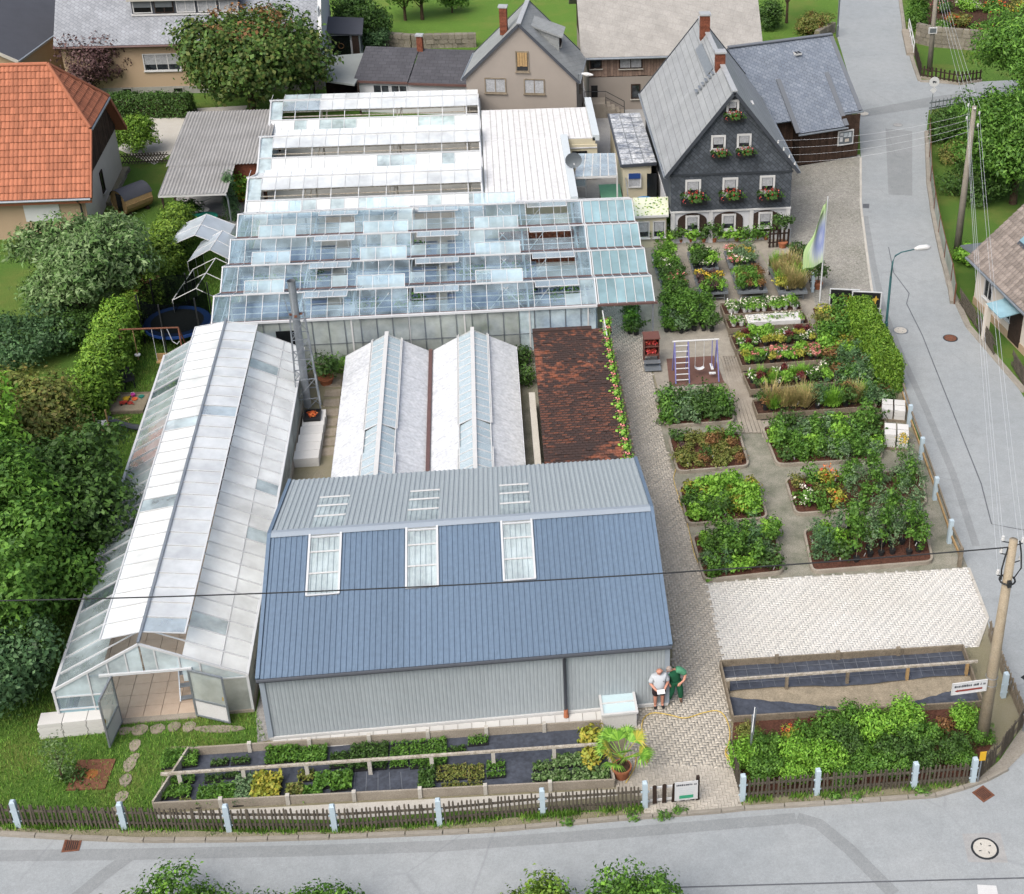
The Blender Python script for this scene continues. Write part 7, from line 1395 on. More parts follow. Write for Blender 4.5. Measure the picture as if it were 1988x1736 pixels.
 # potted shrubs standing on the paving
fill([(1285,652),(1388,650),(1378,584),(1282,590)],7,5,['upright','blue','bushy','dark','upright'],'the pot block behind the swing','potted shrubs behind the swing',.03,1.0,potm='pot_black',tagp=.15)
fill([(1250,480),(1500,470),(1500,450),(1250,462)],12,2,['dark','bushy','fresh','upright','hydrangea','olive','bushy'],'the row before the slate house','potted plants before the slate house',.03,1.25,potm='terracotta',tagp=.1)
fill([(1222,660),(1240,655),(1232,610),(1215,615)],2,3,['fresh','dark','bushy'],'the pots under the canopy','potted plants under the canopy',.03,1.0,potm='pot_black')
for u,v,h,lab in((1519,480,1.5,'round clipped tree in a pot by the slate house gate'),(1548,525,1.2,'round clipped bush in a pot at the fence end'),(1587,560,1.1,'leafy potted shrub on the cobbles beside the flag pole')):
 m_=crown('foliage',lumps(0,0,h,.52,.46,5,.55,int(u)),70,11,(.12,.07),.1);potted('potted_bush',lab,'potted plant',tuple(at(u,v)),.26,.34,'terracotta',m_,'leaf_dark',trunk=h*.5)
 # ---- long wooden benches with perennials
def tier(u0,v0,u1,v1,depth,lab,bed,keys,nx,ny,zt=.42,potm='pot_black',tagp=.35,s=.75):
 a,e=at(u0,v0),at(u1,v1);d=(e-a);L=d.length;rz=math.atan2(d.y,d.x);t=thing('wooden_bench',lab,'bench',tuple(a),rz,'wooden plant benches')
 B().bb(0,L,.02,depth,zt-.06,zt-.02).build('bench_top','soil',t)
 for y in(0,depth):B().bb(0,L,y-.02,y+.02,zt-.2,zt+.08).build('edge_plank','wood_grey',t)
 for x in(0,L):B().bb(x-.02,x+.02,.02,depth-.02,zt-.2,zt+.08).build('end_plank','wood_grey',t)
 for k in range(5):B().bb(L*k/4-.04+(.04 if k==0 else 0)-(.04 if k==4 else 0),L*k/4+.04+(.04 if k==0 else 0)-(.04 if k==4 else 0),.04,.12,0,zt-.06).build('leg','wood_grey',t)
 u=d/L;n_=Vector((-u.y,u.x,0));Q=[a+u*.15+n_*.15,a+u*(L-.15)+n_*.15,a+u*(L-.15)+n_*(depth-.12),a+u*.15+n_*(depth-.12)];fill(Q,nx,ny,keys,bed,'plants on the wooden benches',zt-.02,s,potm=potm,tagp=tagp);return t
tier(1406,628,1556,618,1.15,'farthest wooden bench with white pots and low plants','the farthest long bench',['lowwhite','lowwhite','lowgreen','lowdark'],10,3,potm='pot_white',s=.75);tier(1415,656,1570,645,1.1,'second wooden bench with the white cloth table on it','the second long bench',['lowwhite','lowgreen','lowwhite'],10,2,potm='pot_white',s=.65)
tier(1428,696,1592,683,1.35,'third wooden bench of mixed perennials','the third long bench',['lowgreen','lowdark','lowwhite','redleaf','fresh','yellow'],10,3);tier(1440,728,1602,716,1.2,'fourth wooden bench of mixed perennials','the fourth long bench',['lowgreen','fresh','lowdark','yellow','lowwhite','pinkflower'],10,3);tier(1456,775,1622,760,1.5,'fifth wooden bench with fern clumps','the fifth long bench',['redleaf','lowgreen','lowdark','greengrass','fresh','lowwhite'],10,3);tier(1470,818,1700,802,1.2,'nearest wooden bench with tall tan grasses','the nearest long bench',['grass','brownish','greengrass','grass','dark','conifer'],11,2,.3,s=1.05)
p=at(1448,655);wt=thing('cloth_table','low table with a long white cloth among the perennials','table',(p.x,p.y,.44),.0);B().bb(0,2.9,.2,.95,.22,.25).build('table_top','wood_grey',wt)
b=B();b.grid(lambda a,t:(.1+2.6*a,.16+.8*t,.27+.012*math.sin(a*18)*math.sin(t*5)),24,6);b.grid(lambda a,t:(.1+2.6*a,.16-.01*math.sin(a*30),.27-.2*t+.012*math.sin(a*18)*0),24,2);b.build('cloth','foam_white',wt,True)
for x in(.1,2.8):
 for y in(.25,.9):B().bar((x,y,0),(x,y,.22),.05).build('leg','galvanised',wt)
 # rhododendron bed and conifers on the right of the benches
fill([(1595,690),(1662,700),(1640,600),(1585,605)],3,6,['fresh','bushy','yellow','bushy','olive'],'the border behind the hedge','plants in the border by the thuja hedge',0,1.5,tagp=.1);fill([(1640,790),(1735,790),(1680,700),(1605,700)],5,6,['dark','bushy','conifer','brownish','conifer','blue'],'the border beside the hedge','plants in the border by the thuja hedge',0,1.35,tagp=.2)
sheet('border_soil',[(1578,600),(1645,598),(1740,790),(1640,800)],'bark_mulch',.036)
t=thing('board_edging','weathered board edging along the benches','edging',tuple(at(1590,640)),0,world=True)
for o_ in(0,.22,.44):a,e=at(1572,650),at(1640,768);B().bar(a+Vector((o_,0,.06)),e+Vector((o_,0,.06)),.16,.06).build('plank','wood_grey',t)
# plank walk between swing and benches
wk=bpy.data.objects.new('plank_walk',None);col.objects.link(wk);wk['kind']='structure'
for k in range(6):a,e=at(1402+k*5,693),at(1442+k*8,842);b=B();b.bar(a+Vector((0,0,.045)),e+Vector((0,0,.045)),.15,.03);b.build('plank','concrete',wk)
# white block pallets by the street fence
for u,v,n,lab in((1733,808,2,'pallet of white concrete blocks by the street fence'),(1738,862,3,'second pallet of pale blocks nearer the forecourt')):
 p=at(u,v);t=thing('block_pallet',lab,'blocks',(p.x,p.y,0),-.25);B().bb(-.55,.55,-.5,.5,0,.12).build('pallet','wood_grey',t)
 for z in range(n+1):
  for i in range(2):
   for j in range(2):inst('block',bme,t,(-.27+.54*i,-.24+.48*j,.12+z*.16),(0,0,0),(.47,.42,.15))
   # ---- framed bed with seedling trays, lower left
FZ=.34
bl_,br_,fr_,fl_=at(369,1467),at(1168,1413),at(1193,1528),at(300,1574)
fbed=thing('seedling_bed','long wooden frame bed with black fabric and peeling middle rail','planting bed',tuple(fl_),0,world=True)
b=B();b.poly(*[(p.x,p.y,.022)for p in(fl_,fr_,br_,bl_)]);b.build('ground_fabric','fabric_black',fbed)
def plank(a,e,h,m,w=.05,z=0.0,parent=None,name='plank',n=1):
 for k in range(n):p,q=a.lerp(e,k/n),a.lerp(e,(k+1)/n);d_=(q-p).normalized()*.006;B().bar(p+d_+Vector((0,0,z+h/2)),q-d_+Vector((0,0,z+h/2)),w,h).build(name,m,parent)
plank(bl_,br_,FZ,'concrete',.06,0,fbed,'back_plank',7);plank(fl_,fr_,FZ,'concrete',.06,0,fbed,'front_plank',7);plank(fl_,bl_+(fl_-bl_)*.0,FZ+.05,'peeling_paint',.06,0,fbed,'end_plank');plank(fr_,br_,FZ,'peeling_paint',.06,0,fbed,'end_plank')
for k in range(1,7):
 for a,e in((bl_,br_),(fl_,fr_)):p=a.lerp(e,k/7);B().bb(p.x-.06,p.x+.06,p.y-.07,p.y+.07,0,FZ+.05).build('post','concrete_light',fbed)
ra,re=at(312,1503,.62),at(1160,1445,.62);B().bar(ra,re,.09,.07).build('middle_rail','peeling_paint',fbed)
for k in range(7):p=ra.lerp(re,.04+k/7+.09*0);B().bb(p.x-.06,p.x+.06,p.y-.05,p.y+.05,0,.58).build('rail_post','concrete_light',fbed)
for k in range(5):x0,x1=at(690+k*22,1500),at(686+k*24,1545);B().bar(x0+Vector((0,0,.026)),x1+Vector((0,0,.026)),.012,.004).build('fabric_line','fabric_line',fbed)
def tray(u0,v0,u1,v1,m,label,h=.12,leaf=(.08,.045),dens=900,pots=True,extra=None):
 a,e=at(u0+(u1-u0)*.5,v1),at(u0+(u1-u0)*.5,v0);W=at(u1,(v0+v1)/2).x-at(u0,(v0+v1)/2).x;D=max(.25,e.y-a.y-h*.9);cx,cy=(a.x+e.x)/2,a.y+D/2
 t=thing('seedling_tray',label,'tray',(cx,cy,.024),random.uniform(-.03,.03),'seedling trays');B().bb(-W/2,W/2,-D/2,D/2,0,.05).build('tray','tray_black',t)
 n=int(W*D*dens)+20;P=np.stack([(rng.random(n)-.5)*W,(rng.random(n)-.5)*D,.07+rng.random(n)**.7*h+.02*np.sin(rng.random(n)*6)],1);g=np.abs(np.sin(P[:,0]*math.pi/.3))*np.abs(np.sin(P[:,1]*math.pi/.3));P[:,2]*=.75+.45*g
 N=rng.normal(size=(n,3))*.6+np.array([0,0,1]);V,Fq=leaf_arrays(P,N,leaf[0]*(.7+.6*rng.random(n)),leaf[1]);link('seedlings',npmesh('seedlings',V,Fq),m,t)
 for k in range(4):B().box(-W/2+.04+k*W/4,-D/2+.02,.05,.02,.02,.06).build('tray_cell','tray_black',t)if False else None
 return t
for a in((319,1453,386,1493,'leaf_green','bright grassy plants in the back left corner of the frame',.22,(.16,.04),1300),(321,1506,379,1526,'leaf_green','grassy plants just below the rail at the left end',.18,(.14,.04),1300),(316,1526,372,1553,'leaf_green','grassy tray at the front left corner of the frame',.16,(.12,.04),1200),(348,1552,374,1570,'leaf_olive','small loose tray at the very front left',.12),(410,1477,444,1490,'leaf_dark','small dark tray behind the rail, left one',.1),(450,1472,486,1487,'leaf_dark','small dark tray behind the rail, right one',.1),(400,1503,434,1522,'leaf_dark','dark tray just before the rail left of the grey plants',.14),(438,1499,470,1514,'leaf_dark','dark tray close before the rail',.12),(386,1522,458,1568,'leaf_green','broad light green tray in the front row',.2,(.12,.05),1000),(458,1503,500,1566,'leaf_greyblue','grey green leafy tray beside the yellow plants',.24,(.1,.06),1000),(494,1500,547,1560,'leaf_yellow','tray of tall yellow green leafy plants',.36,(.14,.09),1000),(518,1448,580,1486,'leaf_green','leafy green tray behind the rail, left part',.22,(.12,.06),1000),(582,1448,636,1484,'leaf_green','leafy green tray behind the rail, right part',.2,(.12,.05),1000),(557,1522,590,1556,'leaf_olive','olive tray at the front right of the yellow plants',.2,(.12,.08),1000),(590,1526,626,1558,'leaf_green','green tray at the front beside the olive one',.2,(.12,.08),1000),(580,1497,612,1520,'leaf_olive','brownish green tray before the rail',.16,(.1,.06),1000),(612,1500,642,1534,'leaf_green','square green tray before the rail',.2,(.11,.07),1000),(644,1496,684,1538,'leaf_green','round green leafy tray beside the bare fabric',.24,(.11,.08),1000),(642,1460,678,1494,'leaf_dark','dark tray behind the rail left of the big dark one',.14),(680,1443,754,1498,'leaf_dark','large dark green tray under the rail',.18,(.09,.045),1000),(759,1441,794,1494,'leaf_green','green tray right of the large dark one',.14),(797,1436,868,1492,'leaf_green','wide fresh green tray under the rail',.14),(870,1452,905,1464,'leaf_dark','half empty tray behind the rail',.06),(909,1430,948,1450,'leaf_green','small green tray near the back plank',.14),(813,1489,845,1541,'leaf_dark','narrow dark tray right of the bare fabric',.2,(.09,.05),1200),(848,1486,906,1518,'leaf_olive','brown green tray of pots, back left',.1),(908,1484,940,1518,'leaf_olive','brown green tray of pots, back right',.1),(858,1520,898,1541,'leaf_olive','brown green tray of pots, front left',.1),(900,1519,941,1540,'leaf_olive','brown green tray of pots, front right',.1),(945,1478,981,1496,'leaf_green','raised green tray, back half',.1),(945,1497,981,1513,'leaf_green','raised green tray, front half',.1),(1034,1480,1070,1500,'leaf_silver','grey green tray beside the stone, back',.14,(.11,.07)),(1034,1502,1070,1522,'leaf_silver','grey green tray beside the stone, front',.14,(.11,.07)),(1072,1466,1110,1494,'leaf_silver','grey green tray of the right group, back left',.16,(.11,.07)),(1112,1463,1150,1492,'leaf_silver','grey green tray of the right group, back right',.16,(.11,.07)),(1070,1496,1108,1524,'leaf_silver','grey green tray of the right group, front left',.16,(.11,.07)),(1110,1494,1146,1522,'leaf_silver','grey green tray of the right group, front middle',.16,(.11,.07)),(1148,1490,1182,1520,'leaf_silver','grey green tray of the right group, front right',.16,(.11,.07))):tray(*a[:5],'seedling tray: '+a[5]if False else a[5],*a[6:])
for u,v,lab in((1048,1437,'beige stone slab lying on the fabric behind the rail'),(1046,1482,'beige stone slab lying on the fabric before the rail')):p=at(u,v);o=B().bb(-.17,.17,-.15,.15,0,.1).build('stone_slab','flagstone',None,loc=(p.x,p.y,.024));tag(o,lab,'stone')
sheet('edging_strip',[(304,1590),(300,1580),(1195,1533),(1200,1545),(855,1578),(640,1592)],'concrete_light',.012)
# yellow leaved plant by the palm
tree('golden_plant','yellow leaved plant in the right corner of the seedling frame','plant',tuple(at(1150,1478)),[(0,0,.3,.25,.45,.25),(0,.7,.45,.3,.4,.25)],'leaf_yellow',60,9,(.16,.1),.12,None)
# ---- framed bed with black fabric, right
A_,B_,C_,D_=at(1398,1297),at(1868,1266),at(1905,1372),at(1422,1402)
fb2=thing('fabric_bed','wooden frame bed with black fabric and bare sand on the right','planting bed',tuple(D_),0,world=True)
Qf=[D_,C_,B_,A_]
def sub(a0,a1,t0,t1,z):return[Vector((p.x,p.y,z))for p in(quadpt(Qf,a0,t0),quadpt(Qf,a1,t0),quadpt(Qf,a1,t1),quadpt(Qf,a0,t1))]
b=B();b.poly(*sub(0,1,0,1,.021));b.build('sand','sand',fb2);b=B();b.grid(lambda a,t:(lambda p:(p.x,p.y,.075+.014*math.sin(a*40)*(1-t)+.012*math.sin(a*23+t*5)))(quadpt(Qf,a,.52+.48*t+.03*math.sin(a*9)*(1-t))),50,4);b.build('ground_fabric','fabric_black',fb2,True)
b=B();b.grid(lambda a,t:(lambda p:(p.x,p.y,.05+.05*abs(math.sin(a*14+t*7))))(quadpt(Qf,a*.42,t*(.42-.3*a))),20,8);b.build('crumpled_fabric','fabric_black',fb2,True);b=B();b.grid(lambda a,t:(lambda p:(p.x,p.y,.05+.05*abs(math.sin(a*14+t*7))))(quadpt(Qf,.72+a*.28,t*(.12+.25*a))),20,8);b.build('crumpled_fabric','fabric_black',fb2,True)
for k in range(1,20):a,e=quadpt(Qf,k/20,.56),quadpt(Qf,k/20,.99);B().bar(a+Vector((0,0,.105)),e+Vector((0,0,.105)),.012,.004).build('fabric_line','fabric_line',fb2)
for k in(.66,.78,.9):a,e=quadpt(Qf,.01,k),quadpt(Qf,.99,k);B().bar(a+Vector((0,0,.105)),e+Vector((0,0,.105)),.012,.004).build('fabric_line','fabric_line',fb2)
plank(A_,B_,FZ,'wood_grey',.06,0,fb2,'back_plank',4);plank(D_,C_,.26,'wood_grey',.06,0,fb2,'front_plank',4);plank(A_,D_,FZ,'wood_grey',.06,0,fb2,'end_plank');plank(B_,C_,FZ,'wood_grey',.06,0,fb2,'end_plank')
for k in range(1,4):p=A_.lerp(B_,k/4-.02);B().bb(p.x-.07,p.x+.07,p.y-.07,p.y+.07,0,FZ+.06).build('post','wood_grey',fb2)
ra,re=at(1409,1320,.62),at(1898,1284,.62);B().bar(ra,re,.08,.08).build('middle_rail','peeling_paint',fb2)
for k in range(5):p=ra.lerp(re,k/4*.96+(0 if k else .01));B().bb(p.x-.05,p.x+.05,p.y-.05,p.y+.05,0,.58).build('rail_post','wood_light' if k>2 else 'wood_grey',fb2)
for u,v,lab in((1413,1303,'pale stone in the back left corner of the fabric frame'),(1425,1342,'pale stone below the rail in the fabric frame')):p=at(u,v);o=B().bb(-.16,.16,-.13,.13,0,.12).build('corner_stone','flagstone',None,loc=(p.x,p.y,.05));tag(o,lab,'stone')
# shrub bed on the street corner
cb=sheet('shrub_bed_soil',[(1424,1404),(1905,1374),(1930,1440),(1890,1510),(1445,1548),(1420,1460)],'bark_mulch',.03)
cs=[(1450,1440,'olive',1.6),(1440,1490,'fresh',2.0),(1490,1470,'bushy',2.1),(1480,1525,'bushy',2.0),(1535,1440,'orange',1.5),(1545,1500,'fresh',2.2),(1560,1462,'bushy',2.0),(1600,1440,'bushy',2.1),(1600,1510,'fresh',2.1),(1640,1470,'dark',2.2),(1650,1425,'bushy',2.1),(1680,1505,'bushy',2.0),(1700,1440,'fresh',2.4),(1740,1480,'dark',2.2),(1750,1415,'fresh',2.4),(1790,1450,'bushy',2.2),(1790,1500,'dark',2.0),(1830,1420,'brownish',1.7),(1850,1470,'dark',2.1),(1870,1415,'fresh',1.7),(1900,1440,'bushy',1.7),(1865,1500,'bushy',1.7),(1735,1520,'bushy',1.8),(1540,1535,'fresh',1.7),(1640,1528,'bushy',1.8),(1580,1420,'redleaf',1.4)]
for _k,_m in(('fresh','leaf_fresh'),('bushy','leaf_green'),('dark','leaf_dark'),('olive','leaf_olive')):proto('big'+_k,lumps(0,0,.62,.72,.6,7,.5,len(_k)*9),150,17,(.11,.06),.12,_m);LOOK['big'+_k]=LOOK[_k]
cs=[(u,v,'big'+k if 'big'+k in PROT else k,s/2.7 if 'big'+k in PROT else s*.7)for u,v,k,s in[(u_,v_-(14 if v_>1495 else 0),k_,s_)for u_,v_,k_,s_ in cs]];cs.sort()
for k,(u,v,key,s)in enumerate(cs):
 row='back' if v<1445 else('middle' if v<1495 else 'front');n_=sum(1 for q in cs[:k]if('back' if q[1]<1445 else('middle' if q[1]<1495 else 'front'))==row);p=at(u,v);o=plant(key,(p.x,p.y,.03),s,'%s, %s from left in the %s row of the corner shrub bed'%(LOOK[key],ORD[n_],row),'shrubs in the street corner bed',tagp=0)
 # ------------------------------------------------------------------ poles, lamps, signs, wires
def pole(base,top,r0,r1,label,m,group='utility poles'):
 b0_=Vector(base);t=thing('utility_pole',label,'pole',tuple(b0_));v=Vector(top)-b0_;B().tube([(0,0,0),v*.5,v],[r0,(r0+r1)/2,r1],14).build('shaft',m,t,True);return t,v
pb=at(1905,1442);zt=height(pb.x+.3,pb.y,1046);ptop=Vector((pb.x+.62,pb.y+.1,zt))
# lean so that the head stands over the pavement
k_=CM@np.array([(1968-PX)/F,(1048-PY)/F,1.0]);tt=(pb.y+.2)/k_[1];ptop=Vector((k_[0]*tt,pb.y+.2,k_[2]*tt+CH))
p1,v1=pole(pb,ptop,.21,.13,'thick light wooden pole leaning beside the corner shrub bed','pole_wood');H1=v1.length
def arms(t,v,zs,side):
 for k,(f_,s)in enumerate(zs):
  p=v*f_;q=p+Vector((s*.32,.05,.05));B().tube([p,q,q+Vector((0,0,.1))],.018,6).build('arm','iron_dark',t);B().tube([q+Vector((0,0,.06)),q+Vector((0,0,.2))],[.06,.045],8).build('insulator','white_paint',t)
arms(p1,v1,((.985,-1),(.93,-1),(.83,-1),(.97,1),(.89,1)),1)
b=B();b.tube([v1*.82+Vector((-.2,0,0)),v1*.84+Vector((-.28,-.1,.3)),v1*.9+Vector((-.2,-.05,.3)),v1*.955+Vector((-.14,0,.1))],.025,6).tube([v1*.82+Vector((.2,0,0)),v1*.84+Vector((.34,-.1,.3)),v1*.92+Vector((.28,-.05,.2)),v1*.98+Vector((.2,0,.1))],.025,6).tube([v1*.815+Vector((.24*math.cos(t),.24*math.sin(t),0))for t in np.linspace(0,6.28,14)],.03,6);b.build('cable_loop','black_plastic',p1);B().box(*(v1*.815+Vector((0,-.2,0))),.12,.12,.2).build('junction_box','iron_dark',p1)
p=v1*.33;sg=thing('arrow_sign','white arrow sign with unreadable lettering fixed to the leaning pole','sign',tuple(Vector(pb)+p+Vector((-.22,-.16,-.05))),.06);B().bb(-1.12,.0,-.012,.012,-.22,.2).build('board','sign_white',sg);b=B();b.bb(-1.15,-1.12,-.02,.02,-.25,.23).bb(0,.03,-.02,.02,-.25,.23).bb(-1.12,0,-.02,.02,.2,.23).bb(-1.12,0,-.02,.02,-.25,-.22);b.build('frame','white_paint',sg)
sign_marks(sg,[(.04,.03,.97)],-1.1,-.02,'anthracite',-.014,.1);b=B();b.bb(-.95,-.12,-.02,-.014,-.13,-.06);b.poly((-1.05,-.018,-.095),(-.95,-.018,-.15),(-.95,-.018,-.04));b.build('arrow','sign_red',sg)
b=B()
for z in(-.15,.15):b.tube([p+Vector((.19*math.cos(t),.19*math.sin(t),z))for t in np.linspace(0,6.28,14)],.012,6)
b.build('clamp','galvanised',p1)
gm=thing('gas_marker','yellow marker plate on a thin post at the corner fence','marker',tuple(at(1897,1522)));B().tube([(0,0,0),(.03,.02,1.25)],.025,8).build('post','galvanised',gm);B().bb(-.07,.13,-.04,-.02,1.05,1.42).build('plate','yellow_tag',gm)
p2b=at(1858,487);k_=CM@np.array([(1892-PX)/F,(206-PY)/F,1.0]);tt=p2b.y/k_[1];p2t=Vector((k_[0]*tt,p2b.y,k_[2]*tt+CH));p2,v2=pole(p2b,p2t,.2,.12,'grey wooden pole leaning beside the opposite garden','pole_grey');arms(p2,v2,((.985,-1),(.93,1),(.9,-1),(.85,1)),1);B().tube([v2*.985+Vector((-.05,-.1,0)),v2*.985+Vector((-.05,-.25,.1))],.05,8).build('insulator','white_paint',p2)
p3b=at(1804,138);k_=CM@np.array([(1822-PX)/F,(-60-PY)/F,1.0]);tt=p3b.y/k_[1];p3t=Vector((k_[0]*tt,p3b.y,k_[2]*tt+CH));p3,v3=pole(p3b,p3t,.2,.12,'grey wooden pole with a small screen at the upper junction','pole_grey');q=v3*.42;bx_=B();bx_.bb(q.x-.38,q.x+.22,q.y-.28,q.y-.18,q.z-.25,q.z+.2);bx_.build('mirror_panel','white_paint',p3);B().bb(q.x-.31,q.x+.15,q.y-.29,q.y-.281,q.z-.18,q.z+.13).build('mirror','steel',p3)
def wire(name,label,a,e,r,m,sag=.3,n=24):
 a,e=Vector(a),Vector(e);P=[a.lerp(e,t)-Vector((0,0,sag*4*t*(1-t)))for t in np.linspace(0,1,n)];o=B().tube(P,r,5).build(name,m,None);tag(o,label,'cable');return o
wire('power_cable','thick black cable running across the shed from the leaning pole',pb+v1*.955+Vector((-.14,0,.1)),wall_at(-150,1172,30.5)if False else at(-80,1168,5.6),.022,'black_plastic',.35)
plain('wire_pale','#dfe3e8',.5,.4,var=.05)
lines=['leftmost','second','third','fourth','rightmost']
for k,(dx,f_,g_)in enumerate(((-.32,.985,.985),(-.32,.93,.93),(-.32,.83,.9),(.32,.97,.93),(.32,.89,.85))):
 wire('overhead_wire','%s of the pale wires between the two leaning poles'%lines[k],pb+v1*f_+Vector((dx,.05,.2)),p2b+v2*g_+Vector((-.32 if dx<0 else .32,.05,.2)),.007,'wire_pale',.5)
for k,dx in enumerate((-.4,-.15,.1,.35)):wire('overhead_wire','%s wire from the grey pole to the upper junction pole'%['leftmost','second','third','rightmost'][k],p2b+v2*.97+Vector((dx,.05,.1)),p3b+v3*.93+Vector((dx*.6,.05,.1)),.007,'wire_pale',.3)
for k in range(4):wire('house_wire','%s thin wire from the slate house gable across the street'%['topmost','second','third','lowest'][k],(hx1-.9+k*.32,SHY-.28,5.9-k*.42),p2b+v2*(.95-k*.04)+Vector((-.2,0,0)),.005,'wire_pale',.35)
def lamp(px,top_v,label,m,arm=1.5,dirx=1.0,h=None):
 p=at(*px);h=h or height(p.x,p.y,top_v);t=thing('street_lamp',label,'street lamp',tuple(p));B().tube([(0,0,0),(0,0,.9),(0,0,.95),(0,0,h*.75)],[.09,.09,.06,.055],10).build('post',m,t);B().tube([(0,0,h*.74),(.02,0,h*.92),(.12,.02,h*.985),(.4*dirx,.05,h*1.02),(arm*dirx,.15,h*1.04)],[.045,.04,.035,.03,.03],8).build('arm',m,t,True);B().tube([(arm*dirx-.1,.14,h*1.04),(arm*dirx+.15,.16,h*1.05),(arm*dirx+.5,.18,h*1.05),(arm*dirx+.72,.2,h*1.05)],[.06,.13,.14,.06],10).build('lamp_head','white_paint',t,True);return t
lamp((1718,657),495,'green street lamp with white head beside the thuja hedge','lamp_green',1.15);lamp((1625,72),28,'grey street lamp with white head above the barn','steel',1.0,h=4.4)
# signs
def disc(cx,cy,cz,r,th,n=20):b=B();pts=[(cx+r*math.cos(2*math.pi*k/n),cz+r*math.sin(2*math.pi*k/n))for k in range(n)];i=b.pt(*[(x,cy-th,z)for x,z in pts],*[(x,cy,z)for x,z in pts]);b.f.append(tuple(range(i,i+n)));b.f.append(tuple(range(i+2*n-1,i+n-1,-1)));[b.f.append((i+k,i+n+k,i+n+(k+1)%n,i+(k+1)%n))for k in range(n)];return b
p=at(1807,222);t=thing('round_sign','round white traffic sign with a lorry mark above a small diamond plate','traffic sign',tuple(p));B().tube([(0,0,0),(0,0,2.6)],.03,8).build('post','galvanised',t);disc(0,-.04,2.25,.34,.02).build('plate','sign_white',t);b=B();b.bb(-.12,.06,-.075,-.062,2.22,2.32).bb(.07,.14,-.075,-.062,2.22,2.28).bb(-.1,-.05,-.075,-.062,2.17,2.21).bb(.05,.1,-.075,-.062,2.17,2.21);b.build('lorry_mark','anthracite',t);B().slab([(0,-.05,1.92),(-.22,-.05,1.68),(0,-.05,1.44),(.22,-.05,1.68)],.02).build('diamond_plate','sign_white',t)
p=at(1986,1420);t=thing('corner_sign','back of a grey diamond traffic sign at the right edge','traffic sign',tuple(p));B().tube([(0,0,0),(.05,0,2.75)],.035,8).build('post','galvanised',t);B().slab([(.1,0,2.85),(-.4,0,2.4),(.1,0,1.95),(.6,0,2.4)],.02).build('diamond_plate','iron_dark',t);disc(.15,0,1.7,.3,.02).build('round_plate','iron_dark',t)
p=at(1457,1478);t=thing('diamond_sign','white diamond sign on a pale post in the corner shrub bed','sign',tuple(p),1.25);B().tube([(0,0,0),(0,0,2.0)],.04,8).build('post','galvanised',t);B().slab([(0,-.06,2.35),(-.5,-.06,1.75),(0,-.06,1.15),(.5,-.06,1.75)],.02).build('plate','sign_white',t);disc(0,-.085,1.75,.14,.005).build('mark','steel',t)
# flag
p=at(1590,602);fl=thing('flag_pole','tall flag pole with a pale green flag showing a blue flower','flag',tuple(p));fh_=height(p.x,p.y,382);B().tube([(0,0,0),(.05,0,fh_)],[.045,.03],10).build('pole','white_alu',fl);fl['label']='tall flag pole with pale green flag and blue flower print'
def ff(a,t):w=.2+.75*min(1,t*1.35);x=-w*a;return(x,-.05-.18*math.sin(a*7+t*5)*a,fh_*.98-t*3.35-a*(.55-.1*math.sin(t*12))*(1-t*.3))
b=B();b.grid(ff,14,22);o=b.build('flag','flag_cloth',fl,True);uv=o.data.uv_layers.new(name='UVMap')
for pl2 in o.data.polygons:
 for li in pl2.loop_indices:vi=o.data.loops[li].vertex_index;uv.data[li].uv=((vi//23)/14,(vi%23)/22)
 # black advertising boards by the cobbles
for k,(u,v,lab)in enumerate(((1637,601,'black advertising board with golden mark, left of two behind the hedge'),(1680,606,'black advertising board with golden mark, right of two behind the hedge'))):
 p=at(u,v);t=thing('advert_board',lab,'sign',tuple(p),-.2,'black advertising boards');B().bb(-.68,.68,-.03,.0,.28,1.12).build('board','sign_black',t);b=B();b.bb(-.74,-.68,-.04,.02,0,1.16).bb(.68,.74,-.04,.02,0,1.16).bb(-.68,.68,-.04,.02,1.12,1.16).bb(-.68,.68,-.04,.02,.24,.28);b.build('frame','white_alu',t)
 b=B();b.poly((.2,-.036,.75),(.4,-.036,.82),(.46,-.036,.98),(.52,-.036,.82),(.62,-.036,.78),(.5,-.036,.7),(.46,-.036,.45),(.36,-.036,.66));b.poly((.0,-.036,.7),(.25,-.036,.72),(.25,-.036,.66),(.02,-.036,.64));b.build('golden_mark','gold',t);sign_marks(t,[(.48,.05,.62)],-.6,.6,'gold',-.034,.13);sign_marks(t,[(.78,.3,.6)],-.6,.6,'gold',-.034,.05)
 # ------------------------------------------------------------------ play garden
def tubeset(par,name,segs,r,m):b=B();[b.tube(s,r,8)for s in segs];return b.build(name,m,par)
p=at(350,655);tr_=thing('trampoline','blue rimmed garden trampoline with dark safety net','trampoline',tuple(p));Rt=1.5
B().tube([(Rt*math.cos(t),Rt*math.sin(t),.85)for t in np.linspace(0,2*math.pi,33)],.03,6).build('ring','galvanised',tr_);b=B();n=32
for k in range(n):
 t0,t1=2*math.pi*k/n,2*math.pi*(k+1)/n;b.poly(*[(r*math.cos(t),r*math.sin(t),.88)for r,t in((Rt-.3,t0),(Rt+.03,t0),(Rt+.03,t1),(Rt-.3,t1))]);b.poly(*[(r*math.cos(t),r*math.sin(t),z)for r,t,z in((Rt+.03,t0,.88),(Rt+.03,t0,.74),(Rt+.03,t1,.74),(Rt+.03,t1,.88))])
b.build('edge_pad','blue_navy',tr_);b=B();b.poly(*[((Rt-.28)*math.cos(2*math.pi*k/n),(Rt-.28)*math.sin(2*math.pi*k/n),.865)for k in range(n)]);b.build('mat','black_plastic',tr_)
for k in range(6):t=k*math.pi/3+.3;B().bar((Rt*1.05*math.cos(t),Rt*1.05*math.sin(t),0),(Rt*1.05*math.cos(t),Rt*1.05*math.sin(t),2.6),.06).build('leg','black_plastic',tr_)
b=B()
